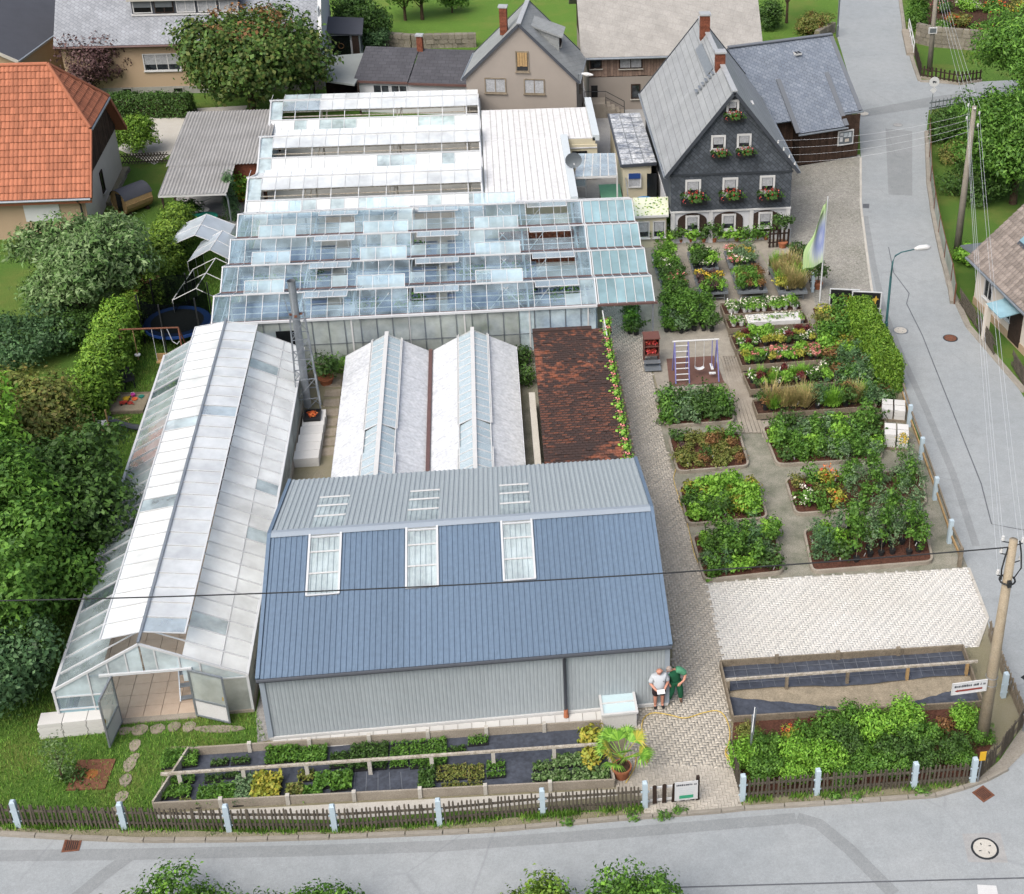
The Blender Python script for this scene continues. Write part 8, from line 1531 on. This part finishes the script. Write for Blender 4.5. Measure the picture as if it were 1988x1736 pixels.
for k in range(n):t0,t1=2*math.pi*k/n,2*math.pi*(k+1)/n;b.poly(*[(Rt*math.cos(t),Rt*math.sin(t),z)for t,z in((t0,.88),(t1,.88),(t1,2.55),(t0,2.55))])
b.build('safety_net','net',tr_)
a,e=at(242,790),at(352,700);ta,te=at(232,640,2.2),at(346,636,2.2)
sw=thing('garden_swing','rusty swing frame with climbing bar and wooden swing beside the thujas','swing',(ta.x,ta.y,0));o_=Vector((ta.x,ta.y,0));L_=Vector((te.x-ta.x,te.y-ta.y,0));Z=Vector((0,0,1))
tubeset(sw,'top_bar',[[Z*2.2,L_+Z*2.2]],.04,'rust');tubeset(sw,'leg',[[Z*2.2,Vector((-.2,-.8,0))],[Z*2.2,Vector((-.2,.8,0))]],.035,'rust');tubeset(sw,'leg',[[L_+Z*2.2,L_+Vector((.2,-.8,0))],[L_+Z*2.2,L_+Vector((.2,.8,0))]],.035,'rust')
tubeset(sw,'rung',[[Vector((-.2*f_,-.8*f_,2.2-2.2*f_)),Vector((-.2*f_,.8*f_,2.2-2.2*f_))]for f_ in(.2,.4,.6,.8)],.025,'rust');c_=L_*.62;tubeset(sw,'swing_rope',[[c_+Z*2.2+Vector((-.2,0,0)),c_+Z*.5+Vector((-.2,0,0))],[c_+Z*2.2+Vector((.2,0,0)),c_+Z*.5+Vector((.2,0,0))]],.012,'wire_pale');B().box(c_.x,c_.y,.5,.46,.3,.05).build('swing_seat','wood_light',sw);B().box(c_.x,c_.y+.14,.68,.46,.03,.3).build('swing_back','wood_light',sw)
c_=L_*.22;tubeset(sw,'climbing_rope',[[c_+Z*2.2,c_+Z*.6]],.02,'wood_light');B().cyl(c_.x,c_.y,.85,.9,.13,.13,14).build('rope_disc','sign_white',sw);tubeset(sw,'trapeze',[[L_*.8+Z*2.2,L_*.86+Z*1.5,L_*.93+Z*1.35,L_*.98+Z*1.5]],.02,'wire_pale')
p=at(240,786);sp_=thing('sandpit','square sandpit with colourful toys beside the long glasshouse','sandpit',tuple(p),-.05);B().bb(-.95,.95,-.7,.7,0,.12).build('sand','sand',sp_);b=B();b.bb(-1.02,1.02,-.78,-.7,0,.16).bb(-1.02,1.02,.7,.78,0,.16).bb(-1.02,-.95,-.7,.7,0,.16).bb(.95,1.02,-.7,.7,0,.16);b.build('frame','wood_grey',sp_)
def toy(k,x,y,m,lab,shape):
 t=thing('sand_toy',lab,'toy',(p.x+x,p.y+y,.12),k,'toys in the sandpit')
 if shape==0:B().tube([(0,0,0),(0,0,.14)],[.08,.11],12).build('bucket',m,t);B().tube([(-.1,0,.14),(-.06,0,.22),(.06,0,.22),(.1,0,.14)],.008,5).build('handle','sign_white',t)
 elif shape==1:B().bb(-.16,.16,-.08,.08,.04,.14).build('body',m,t);[B().tube([(x_,y_,.05),(x_,y_+.03,.05)],.05,10).build('wheel','black_plastic',t)for x_ in(-.1,.1)for y_ in(-.1,.07)]
 else:B().tube([(0,0,0),(0,0,.03),(0,0,.05)],[.12,.13,.12],12).build('dish',m,t);B().bar((.1,0,.03),(.28,0,.05),.03).build('handle',m,t)
for k,a in enumerate(((.35,.45,'pink_toy','pink toy bucket at the back of the sandpit',0),(.05,.3,'yellow_toy','yellow toy shovel in the sandpit',2),(.15,.1,'yellow_toy','yellow toy truck in the middle of the sandpit',1),(.45,.2,'petal_orange','orange toy bowl in the sandpit',2),(-.4,.4,'red_toy','red toy bucket left in the sandpit',0),(.05,-.15,'red_toy','red toy truck at the front of the sandpit',1),(-.75,-.45,'blue_navy','blue toy bucket in the sandpit corner',0),(.7,.4,'teal_plastic','teal toy bowl at the right of the sandpit',2),(.3,-.1,'red_toy','small red toy bowl in the sandpit',2))):toy(k*.7,*a)
o=link('straw_heap',crown('straw_heap',[(0,0,.06,.3,.25,.08)],14,6,(.12,.04),.08),'grass_tan',None,loc=tuple(at(240,818)));tag(o,'small heap of sand and straw before the sandpit','heap')
p=at(250,752);ch=thing('garden_chair','dark green plastic garden chair beside the thujas','chair',tuple(p),.5);B().bb(-.24,.24,-.24,.24,.4,.44).build('seat','iron_dark',ch);B().slab([(-.24,.22,.44),(.24,.22,.44),(.26,.34,.85),(-.26,.34,.85)],.03).build('backrest','iron_dark',ch)
for sx in(-.22,.22):
 for sy in(-.22,.22):B().bar((sx,sy,0),(sx*.95,sy*.95,.4),.045).build('leg','iron_dark',ch)
 B().bar((sx*1.1,-.22,.62),(sx*1.1,.26,.64),.05,.03).build('armrest','iron_dark',ch);B().bar((sx*1.1,-.22,.42),(sx*1.1,-.22,.62),.04).build('arm_support','iron_dark',ch)
p=at(203,850);sl_=thing('toddler_slide','small wooden toddler slide with dark chute on the lawn','slide',tuple(p),.15)
for x in(-.25,.25):B().bar((x,0,0),(x,0,1.35),.06).build('post','wood_light',sl_)
B().bb(-.25,.25,-.05,.35,.62,.66).build('platform','foam_white',sl_)
for z in(.2,.4):B().bar((-.25,-.03,z),(.25,-.03,z),.05).build('rung','wood_light',sl_)
b=B();b.grid(lambda a,t:(.25+1.15*t,.0+.4*a,.66*(1-t)**1.4+.06+.12*(2*a-1)**4),8,10);b.build('chute','anthracite',sl_,True)
# two foil tents
def foil_tent(name,label,ridge_px,zr,hw,ze,length,rz,bars=0):
 p=at(*ridge_px,zr);t=thing(name,label,'tent',(p.x,p.y,0),rz,'foil tents on the lawn')
 for s in(-1,1):B().poly((0,-length/2,zr),(0,length/2,zr),(s*hw,length/2,ze),(s*hw,-length/2,ze)).build('roof_sheet','foil',t)
 for s in(-1,1):B().poly((s*hw,-length/2,ze),(s*hw,length/2,ze),(s*hw*1.02,length/2,0),(s*hw*1.02,-length/2,0)).build('side_sheet','net' if s<0 else 'foil',t)
 n=max(2,int(length/1.4))
 for k in range(n+1):y=-length/2+length*k/n;tubeset(t,'hoop',[[(-hw,y,0),(-hw,y,ze),(0,y,zr),(hw,y,ze),(hw,y,0)]],.022,'white_paint')
 tubeset(t,'ridge_pole',[[(0,-length/2,zr),(0,length/2,zr)]],.022,'white_paint');return t
foil_tent('foil_tent','grey foil garden tent farther from the trampoline',(390,436),2.3,1.35,1.7,2.5,-.1)
t=foil_tent('foil_tent','crumpled clear foil garden tent nearer the trampoline',(420,466),2.3,1.2,1.6,2.2,-.15)
t=thing('bare_tent','bare white tent frame standing before the foil tent','frame',(at(400,530,2.2).x,at(400,530,2.2).y,0),-.15)
for y in(-1.6,0,1.6):tubeset(t,'hoop',[[(-1.2,y,0),(-1.2,y,1.55),(0,y,2.2),(1.2,y,1.55),(1.2,y,0)]],.022,'white_paint')
tubeset(t,'ridge_pole',[[(0,-1.6,2.2),(0,1.6,2.2)],[(-1.2,-1.6,1.55),(-1.2,1.6,1.55)],[(1.2,-1.6,1.55),(1.2,1.6,1.55)]],.022,'white_paint');B().poly((-1.2,-1.6,1.55),(-1.2,1.6,1.55),(-1.2,1.6,0),(-1.2,-1.6,0)).build('net_side','net',t)
for k,(u,v,w,d)in enumerate(((398,545,.55,.4),(405,556,.4,.3),(410,568,.45,.35),(406,522,.5,.6),(372,562,.5,.35))):p=at(u,v);o=B().bb(-w/2,w/2,-d/2,d/2,0,.06+.03*k).build('paving_stone','concrete' if k<4 else 'steel',None,loc=(p.x,p.y,0));o.rotation_euler=(0,0,.5*k);tag(o,['pale slab lying highest in the tent frame','small slab beside the pale one in the tent frame','slab at the right in the tent frame','brown slab at the back of the tent frame','grey box lid at the left of the tent frame'][k],'slab')
# barrel sauna
p=at(258,412);bs=thing('barrel_sauna','wooden barrel sauna with dark felt roof behind the thujas','sauna',(p.x,p.y+.3,0),-.75);bs.scale=(.7,.7,.7);n=20;r=1.0;L2=2.4
for k in range(n):t0,t1=2*math.pi*k/n,2*math.pi*(k+1)/n;b=B();b.slab([(r*math.cos(t0),-L2/2,1.05+r*math.sin(t0)),(r*math.cos(t1),-L2/2,1.05+r*math.sin(t1)),(r*math.cos(t1),L2/2,1.05+r*math.sin(t1)),(r*math.cos(t0),L2/2,1.05+r*math.sin(t0))],.04);b.build('stave','wood_light',bs)
b=B();b.grid(lambda a,t:((r+.03)*math.cos(math.pi*(.12+.76*a)),-L2/2+L2*t-.1+.2*t,1.05+(r+.03)*math.sin(math.pi*(.12+.76*a))),16,2);b.build('felt_roof','roof_dark',bs,True)
disc(0,-L2/2+.12,1.05,r-.02,.04).build('front_wall','wood_light',bs);B().bb(-.32,.32,-L2/2+.04,-L2/2+.08,.3,1.75).build('door','window_dark',bs);B().bb(-.8,.8,-.9,-.7,0,.25).build('cradle','wood_dark',bs);B().bb(-.8,.8,.7,.9,0,.25).build('cradle','wood_dark',bs)
# garden tables
for k,(u,v,m,lab,s)in enumerate(((380,408,'foam_white','oval white garden table by the carport',.62),(392,420,'teal_plastic','oval green garden table by the carport',.72),(383,385,'foam_white','white garden table under the carport roof',.6))):
 p=at(u,v,.72);t=thing('garden_table',lab,'table',(p.x,p.y,0));b=B();pts=[(s*1.15*math.cos(q),s*.8*math.sin(q))for q in np.linspace(0,2*math.pi,24,endpoint=False)];b.prism(pts,.69,.73);b.build('table_top',m,t)
 for sx in(-.4,.4):
  for sy in(-.3,.3):B().bar((sx*s,sy*s,0),(sx*s,sy*s,.7),.05).build('leg',m,t)
  # lawn: stepping stones, rust plate, little tree
stp=bpy.data.objects.new('stepping_stones',None);col.objects.link(stp);stp['kind']='structure';hexs=B();hexs.prism([(.5*math.cos(q)*(1+.1*math.sin(3*q)),.5*math.sin(q))for q in np.linspace(0,2*math.pi,9,endpoint=False)],0,1);hme=hexs.mesh('stepping_stone');hme.materials.append(MATS['flagstone'])
for u,v,w,d in((242,1420,.45,.35),(271,1418,.55,.5),(306,1416,.5,.45),(338,1412,.42,.45),(367,1412,.42,.5),(425,1416,1.7,.32),(262,1448,.35,.55),(252,1485,.4,.65),(244,1516,.38,.55),(236,1548,.4,.5),(228,1575,.4,.5),(262,1470,.3,.3)):p=at(u,v);inst('stepping_stone',hme,stp,(p.x,p.y,0),(0,0,random.uniform(-.2,.2)),(w,d,.035))
p=at(178,1505);t=thing('rust_plate','rusty square steel cover plate lying on the lawn','plate',tuple(p),-.08);B().bb(-.58,.58,-.62,.62,0,.05).build('plate','rust',t);b=B();b.prism([(.2*math.cos(q),.2*math.sin(q))for q in np.linspace(0,6.28,14,endpoint=False)],.05,.058);b.build('rust_patch','rust_bright',t)
t=tree('lawn_tree','thin grey leaved little tree beside the rusty plate','tree',tuple(at(122,1512)),[(0,0,1.15,.5,.5,.5),(.1,0,.75,.45,.45,.35),(-.1,0,1.5,.35,.35,.3)],'leaf_silver',60,8,(.1,.04),.14,(1.3,.05));o=link('ground_cover',crown('ground_cover',[(0,0,.1,.45,.4,.12)],30,9,(.12,.05),.1),'leaf_dark',None,loc=tuple(at(140,1512)));tag(o,'low green plants around the foot of the little tree','plants')
for k,(u,v,s)in enumerate(((60,1245,.5),(75,1228,.4),(80,1258,.35),(48,1235,.3))):p=at(u,v);b=B();b.ball(0,0,s*.4,s,s*.8,s*.6,7,4);o=b.build('field_stone','stone_wall',None,loc=tuple(p));tag(o,['largest pale field stone under the left trees','field stone behind the largest one','small field stone before the largest one','smallest field stone at the left'][k],'stone')
# ------------------------------------------------------------------ sales yard: play swing, cabinet, glass lidded box, palm, hose
sheet('rubber_mat',[(1300,752),(1406,744),(1386,692),(1294,698)],'rubber_mat',.037)
p=at(1312,746);e=at(1400,742);L_=e.x-p.x-.15;ps=thing('play_swing','purple and white metal swing with ladder on the brown mat','swing',tuple(p));hh=height(p.x,p.y+.7,660);ya=.55
tubeset(ps,'top_bar',[[(-.1,ya,hh),(L_+.1,ya,hh)]],.04,'white_paint')
for x in(0,.62):tubeset(ps,'ladder_rail',[[(x,-.05,0),(x,ya,hh)]],.032,'purple_steel')
tubeset(ps,'ladder_rail',[[(0,1.2,0),(0,ya,hh)],[(.62,1.2,0),(.62,ya,hh)]],.032,'purple_steel')
for k in range(7):f_=(k+.8)/7.6;tubeset(ps,'rung',[[(0,-.05+(ya+.05)*f_,hh*f_),(.62,-.05+(ya+.05)*f_,hh*f_)]],.025,'white_paint')
for y in(-.05,1.2):tubeset(ps,'leg',[[(L_+.05,y,0),(L_,ya,hh)]],.032,'purple_steel')
tubeset(ps,'swing_rope',[[(.95,ya,hh),(.95,ya,.45)],[(1.35,ya,hh),(1.35,ya,.45)]],.012,'white_paint');b=B();b.grid(lambda a,t:(.93+.44*a,ya-.12+.24*t,.42+.1*(2*a-1)**2),6,2);b.build('swing_seat','sign_white',ps);tubeset(ps,'gondola_bar',[[(1.72,ya,hh),(1.72,ya,.5)]],.02,'purple_steel');B().box(1.72,ya,.5,.12,.5,.05).build('gondola_seat','sign_white',ps);B().box(1.72,ya-.25,.3,.3,.15,.04).build('gondola_foot','sign_white',ps)
p=at(1264,705);cb_=thing('display_cabinet','brown display cabinet with red goods under the canopy edge','cabinet',tuple(p),.0);B().bb(-.35,.35,-.3,.3,.55,.58).build('bottom','brown_cabinet',cb_);B().bb(-.38,.38,-.35,.35,1.45,1.5).build('top','brown_cabinet',cb_);b=B();b.bb(-.35,-.32,-.3,.3,.1,1.45).bb(.32,.35,-.3,.3,.1,1.45);b.build('side_panel','brown_cabinet',cb_);B().bb(-.32,.32,.26,.3,.55,1.45).build('back_panel','brown_cabinet',cb_);B().bb(-.32,.32,-.28,.26,1.0,1.03).build('shelf','brown_cabinet',cb_);B().bb(-.38,.38,-.9,-.3,.1,.13).build('step','galvanised',cb_);B().bb(-.38,.38,-.6,-.3,.32,.35).build('step','galvanised',cb_)
for k,(x,z)in enumerate(((-.15,.6),(.12,.6),(-.12,1.05),(.14,1.05))):o=link('red_pot_plant',crown('red_pot_plant',[(0,0,.14,.12,.1,.12)],12,6,(.08,.06),.05),'petal_red',None,loc=(p.x+x,p.y-.15,z));tag(o,['red plant at the lower left of the display cabinet','red plant at the lower right of the display cabinet','red plant at the upper left of the display cabinet','red plant at the upper right of the display cabinet'][k],'plant')
p=at(1203,1410);gb2=thing('cold_frame','white cold frame box with pale blue glass lid beside the shed','cold frame',(p.x,p.y,0),.02)
B().bb(-.55,.55,-.1,1.6,0,.62).build('box','concrete_white',gb2);b=B();b.bb(-.6,-.52,-.15,1.65,.62,.70).bb(.52,.6,-.15,1.65,.62,.7).bb(-.52,.52,-.15,-.07,.62,.70).bb(-.52,.52,1.57,1.65,.62,.7).bb(-.52,.52,.38,.44,.63,.69);b.build('lid_frame','white_paint',gb2);plain('lid_glass','#cfe6ec',.12,.6,var=.06,scale=2,k=1.7)
for y0,y1 in((-.07,.38),(.44,1.57)):B().bb(-.52,.52,y0,y1,.64,.66).build('lid_pane','lid_glass',gb2)
for x,y,lab in((-.4,1.5,'beige stone on the back left corner of the cold frame'),(.42,.15,'beige stone on the front right corner of the cold frame')):o=B().bb(-.2,.2,-.16,.16,0,.12).build('weight_stone','render_peach',None,loc=(p.x+x,p.y+y,.705));tag(o,lab,'stone')
p=at(1207,1508);pm=thing('potted_palm','fan palm in a large terracotta pot beside the yard entrance','palm',tuple(p));b=B();b.tube([(0,0,0),(0,0,.38),(0,0,.39),(0,0,.46)],[.2,.29,.32,.32],18);b.build('pot','terracotta',pm);b=B();b.prism([(.27*math.cos(q),.27*math.sin(q))for q in np.linspace(0,6.28,16,endpoint=False)],.40,.465);b.build('soil','soil',pm);B().tube([(0,0,.42),(.02,.02,.8)],[.07,.05],8).build('trunk','bark',pm)
for k in range(15):
 a=k*2.4;el=.3+.75*((k*7)%15)/15;d=Vector((math.cos(a)*math.cos(el),math.sin(a)*math.cos(el),math.sin(el)));L_=.55+.1*(k%3);st_=Vector((.02,.02,.78));tip=st_+d*L_;b=B();b.tube([st_,tip],.012,5);s_=d.cross(Vector((0,0,1))).normalized();u_=s_.cross(d)
 for q in range(13):
  w=(q-6)/6*1.25;dd_=(d*math.cos(w)+s_*math.sin(w));en=tip+dd_*.5-Vector((0,0,.1+.06*abs(w)));m_=tip+dd_*.27+u_*.02;side=d.cross(dd_)if abs(w)>.1 else s_;side=(u_.cross(dd_)).normalized()*.03;b.poly(tip,m_-side,en,m_+side)
 b.build('frond','leaf_fresh' if k%4 else 'leaf_yellow',pm)
def hose(name,label,px,r=.018):
 P=[at(*q,.05)for q in px];out=[]
 for i in range(len(P)-1):
  p0,p1,p2,p3=P[max(0,i-1)],P[i],P[i+1],P[min(len(P)-1,i+2)]
  for k in range(6):t=k/6;out.append(.5*((2*p1)+(p2-p0)*t+(2*p0-5*p1+4*p2-p3)*t*t+(3*p1-p0-3*p2+p3)*t**3))
 out.append(P[-1]);o=B().tube(out,r,6).build(name,'hose_yellow',None,True);tag(o,label,'hose');return o
hose('garden_hose','yellow garden hose looping across the paved yard',[(1215,1520),(1232,1490),(1238,1462),(1258,1468),(1255,1480),(1250,1440),(1246,1410),(1252,1392),(1270,1384),(1300,1388),(1330,1394),(1365,1384),(1392,1380),(1408,1392),(1417,1420),(1414,1445),(1408,1458),(1416,1470),(1426,1462),(1418,1454),(1408,1462),(1414,1474),(1424,1478)])
hose('bed_hose','pale hose lying along the left kerbed beds',[(1375,1118),(1360,1100),(1348,1075),(1340,1040),(1330,1000),(1318,970),(1325,950),(1335,955)],.014);hose('bed_hose','pale hose lying by the third left bed',[(1314,878),(1312,910),(1308,930),(1316,960)],.014)
# ------------------------------------------------------------------ two people by the shed corner
def skin_mesh(name,verts,edges,radii,root=0,sub=2):
 me=bpy.data.meshes.new(name);me.from_pydata(verts,edges,[]);o=bpy.data.objects.new(name,me);col.objects.link(o);md=o.modifiers.new('skin','SKIN');md.use_smooth_shade=True
 for i,r in enumerate(radii):me.skin_vertices[0].data[i].radius=(r,r)if not isinstance(r,tuple)else r;me.skin_vertices[0].data[i].use_root=(i==root)
 if sub:s=o.modifiers.new('sub','SUBSURF');s.levels=sub;s.render_levels=sub
 dg=bpy.context.evaluated_depsgraph_get();dg.update();ev=o.evaluated_get(dg);out=bpy.data.meshes.new_from_object(ev);bpy.data.objects.remove(o);out.name=name;return out
def chain(*pts):v=[p[:3]for p in pts];return v,[(i,i+1)for i in range(len(v)-1)],[p[3]for p in pts]
def person(label,loc,rz,J,cloth,hairm=None):
 t=thing('person',label,'person',loc,rz);V,E,Rr=[],[],[]
 def add(pts,link_to=None):
  i0=len(V)
  for k,q in enumerate(pts):
   V.append(q[:3]);Rr.append(q[3])
   if k:E.append((i0+k-1,i0+k))
  if link_to is not None:E.append((link_to,i0))
  return i0,len(V)-1
 _,chest=add(J['spine']);neck=chest-J.get('neckback',0)
 add(J['head'],chest)
 for sd in('armL','armR'):
  _,w=add(J[sd],J['shoulder'])
  for fg in J['fing_'+sd]:add(fg,w)
 for sd in('legL','legR'):add(J[sd],0)
 me=skin_mesh('body',V,E,Rr);link('body',me,'skin',t,True)
 for nm,m,pts,branches in cloth:
  v,e,r=[],[],[]
  for bi,br in enumerate(pts):
   i0=len(v)
   for k,q in enumerate(br):
    v.append(q[:3]);r.append(q[3])
    if k:e.append((i0+k-1,i0+k))
   if bi:e.append((branches[bi-1],i0))
  link(nm,skin_mesh(nm,v,e,r),m,t,True)
 hc=Vector(J['headc']);fd=Vector(J['face']).normalized();rt=fd.cross(Vector((0,0,1))).normalized();upv=rt.cross(fd)
 b=B();n_=hc+fd*.10-upv*.01;b.poly(n_+upv*.03,n_-upv*.02+rt*.016,n_-upv*.02+fd*.03);b.poly(n_+upv*.03,n_-upv*.02+fd*.03,n_-upv*.02-rt*.016);b.build('nose','skin',t)
 for s in(-1,1):e_=hc+fd*.095+rt*.034*s+upv*.022;B().ball(e_.x,e_.y,e_.z,.011,n=6,m=4).build('eye','iron_dark',t);e_=hc+rt*.095*s;B().ball(e_.x,e_.y,e_.z,.02,.025,.034,6,5).build('ear','skin',t)
 m_=hc+fd*.1-upv*.05;B().bar(m_-rt*.025,m_+rt*.025,.012,.01).build('mouth','sign_red',t)
 if hairm:b=B();b.grid(lambda a,q:tuple(hc-fd*.012+(rt*math.cos(2*math.pi*a)+fd*-math.sin(2*math.pi*a))*.102*math.sin(q*1.75)+upv*(.118*math.cos(q*1.75)+.008)),14,6);b.build('hair',hairm,t,True)
 return t
def fingers(w,d,side,dn=(0,0,-1),L=.085):
 w,d,s,dn=Vector(w),Vector(d).normalized(),Vector(side).normalized(),Vector(dn).normalized();out=[]
 for k,(o_,l_)in enumerate(((-.03,.9),(-.01,1.0),(.01,.95),(.03,.75))):
  a=w+s*o_+d*.05;out.append([(*a,.011),(*(a+d*L*l_*.5+dn*.012),.009),(*(a+d*L*l_*.85+dn*.04),.008)])
 a=w-s*.035+d*.005;out.append([(*a,.012),(*(a-s*.03+d*.035),.010),(*(a-s*.035+d*.065+dn*.01),.009)]);return out
 # man in a pale shirt reading a paper; faces the camera, head bowed
p=at(1279,1374);x_=lambda*a:a
wl,wr=(.10,-.34,1.02),(-.10,-.34,1.02)
J=dict(spine=[(0,0,.92,.1),(0,-.01,1.05,.11),(0,0,1.2,.11),(0,.02,1.36,.08),(0,.02,1.46,.055)],shoulder=3,head=[(0,-.01,1.53,.06),(0,-.05,1.60,.105),(0,-.05,1.70,.10)],headc=(0,-.05,1.625),face=(0,-1,-.55),
 armL=[(.2,.02,1.37,.05),(.3,-.02,1.12,.052),(.16,-.25,1.03,.042),(*wl,.03)],armR=[(-.2,.02,1.37,.05),(-.3,-.02,1.12,.052),(-.16,-.25,1.03,.042),(*wr,.03)],legL=[(.1,0,.86,.07),(.12,-.01,.5,.07),(.12,.01,.28,.06),(.12,.02,.09,.045),(.14,-.12,.04,.04)],legR=[(-.1,0,.86,.07),(-.12,-.01,.5,.07),(-.12,.01,.28,.06),(-.12,.02,.09,.045),(-.14,-.12,.04,.04)])
J['fing_armL']=fingers(wl,(-.6,-.8,0),(.5,-.4,0));J['fing_armR']=fingers(wr,(.6,-.8,0),(-.5,-.4,0))
cl=[('shirt','shirt_grey',[[(0,-.01,.86,.2),(0,-.045,1.02,.235),(0,-.03,1.18,.225),(0,.02,1.36,.17),(0,.02,1.46,.08)],[(.19,.02,1.37,.115),(.3,-.01,1.12,.095)],[(-.19,.02,1.37,.115),(-.3,-.01,1.12,.095)]],[3,3]),('shorts','shorts_dark',[[(0,0,.98,.2),(0,0,.84,.18)],[(.11,0,.74,.15),(.12,0,.52,.13)],[(-.11,0,.74,.15),(-.12,0,.52,.13)]],[1,1]),('shoe','shoe_black',[[(.12,.03,.06,.055),(.14,-.14,.045,.05)]],[]),('shoe','shoe_black',[[(-.12,.03,.06,.055),(-.14,-.14,.045,.05)]],[])]
man=person('man in pale grey shirt and dark shorts reading a paper by the shed',(p.x,p.y,.03),.05,J,cl);B().bb(.05,.14,-.185,-.16,1.22,1.3).build('chest_print','iron_dark',man)
o=B().slab([(-.13,-.46,1.0),(.13,-.46,1.0),(.13,-.32,1.08),(-.13,-.32,1.08)],.004).build('paper_sheet','sign_white',None,loc=None);o.data.transform(Matrix.Translation((0,0,0)));o.location=(p.x,p.y,.03);o.rotation_euler=(0,0,.05);tag(o,'white paper sheet held by the man in the pale shirt','paper')
# man in green overalls leaning on the corner, looking over
p=at(1311,1363);wl,wr=(.14,-.2,.98),(-.26,-.12,.95)
J=dict(spine=[(0,.06,.95,.09),(-.02,.06,1.1,.1),(-.06,.04,1.25,.1),(-.1,0,1.38,.08),(-.14,-.04,1.47,.055)],shoulder=3,head=[(-.18,-.09,1.52,.06),(-.25,-.14,1.56,.1),(-.27,-.15,1.65,.095)],headc=(-.25,-.14,1.59),face=(-.75,-.65,-.3),
 armL=[(.1,0,1.40,.05),(.33,0,1.2,.055),(.26,-.14,1.04,.045),(*wl,.032)],armR=[(-.28,.0,1.33,.05),(-.36,-.02,1.14,.055),(-.32,-.1,1.02,.045),(*wr,.032)],legL=[(.1,.05,.88,.07),(.16,0,.5,.05),(.18,.03,.28,.045),(.18,.04,.09,.04),(.2,-.1,.04,.04)],legR=[(-.1,.05,.88,.07),(-.14,-.06,.5,.05),(-.2,.0,.28,.045),(-.22,.04,.09,.04),(-.3,-.08,.04,.04)])
J['fing_armL']=fingers(wl,(-.8,-.3,-.2),(0,.5,.4));J['fing_armR']=fingers(wr,(.6,-.5,-.4),(0,.4,.4))
cl=[('overall_top','overall_green',[[(0,.06,.86,.18),(-.02,.05,1.04,.205),(-.06,.04,1.22,.205),(-.1,0,1.38,.19),(-.15,-.04,1.47,.09)],[(-.27,0,1.34,.12),(-.36,-.02,1.14,.095)]],[3]),('sleeve','overall_light',[[(-.04,.0,1.42,.13),(.12,0,1.40,.135),(.34,0,1.19,.105)]],[]),('trousers','overall_green',[[(0,.06,.99,.19),(0,.05,.87,.17)],[(.11,.04,.78,.14),(.16,0,.5,.11),(.18,.03,.28,.1),(.18,.04,.1,.095)],[(-.11,.04,.78,.14),(-.14,-.06,.5,.11),(-.2,0,.28,.1),(-.22,.04,.1,.095)]],[1,1]),('shoe','shoe_brown',[[(.18,.05,.06,.055),(.2,-.12,.045,.05)]],[]),('shoe','shoe_brown',[[(-.22,.05,.06,.055),(-.31,-.1,.045,.05)]],[])]
person('man in green work overalls leaning towards the man in the pale shirt',(p.x,p.y,.03),.0,J,cl,'hair_grey')
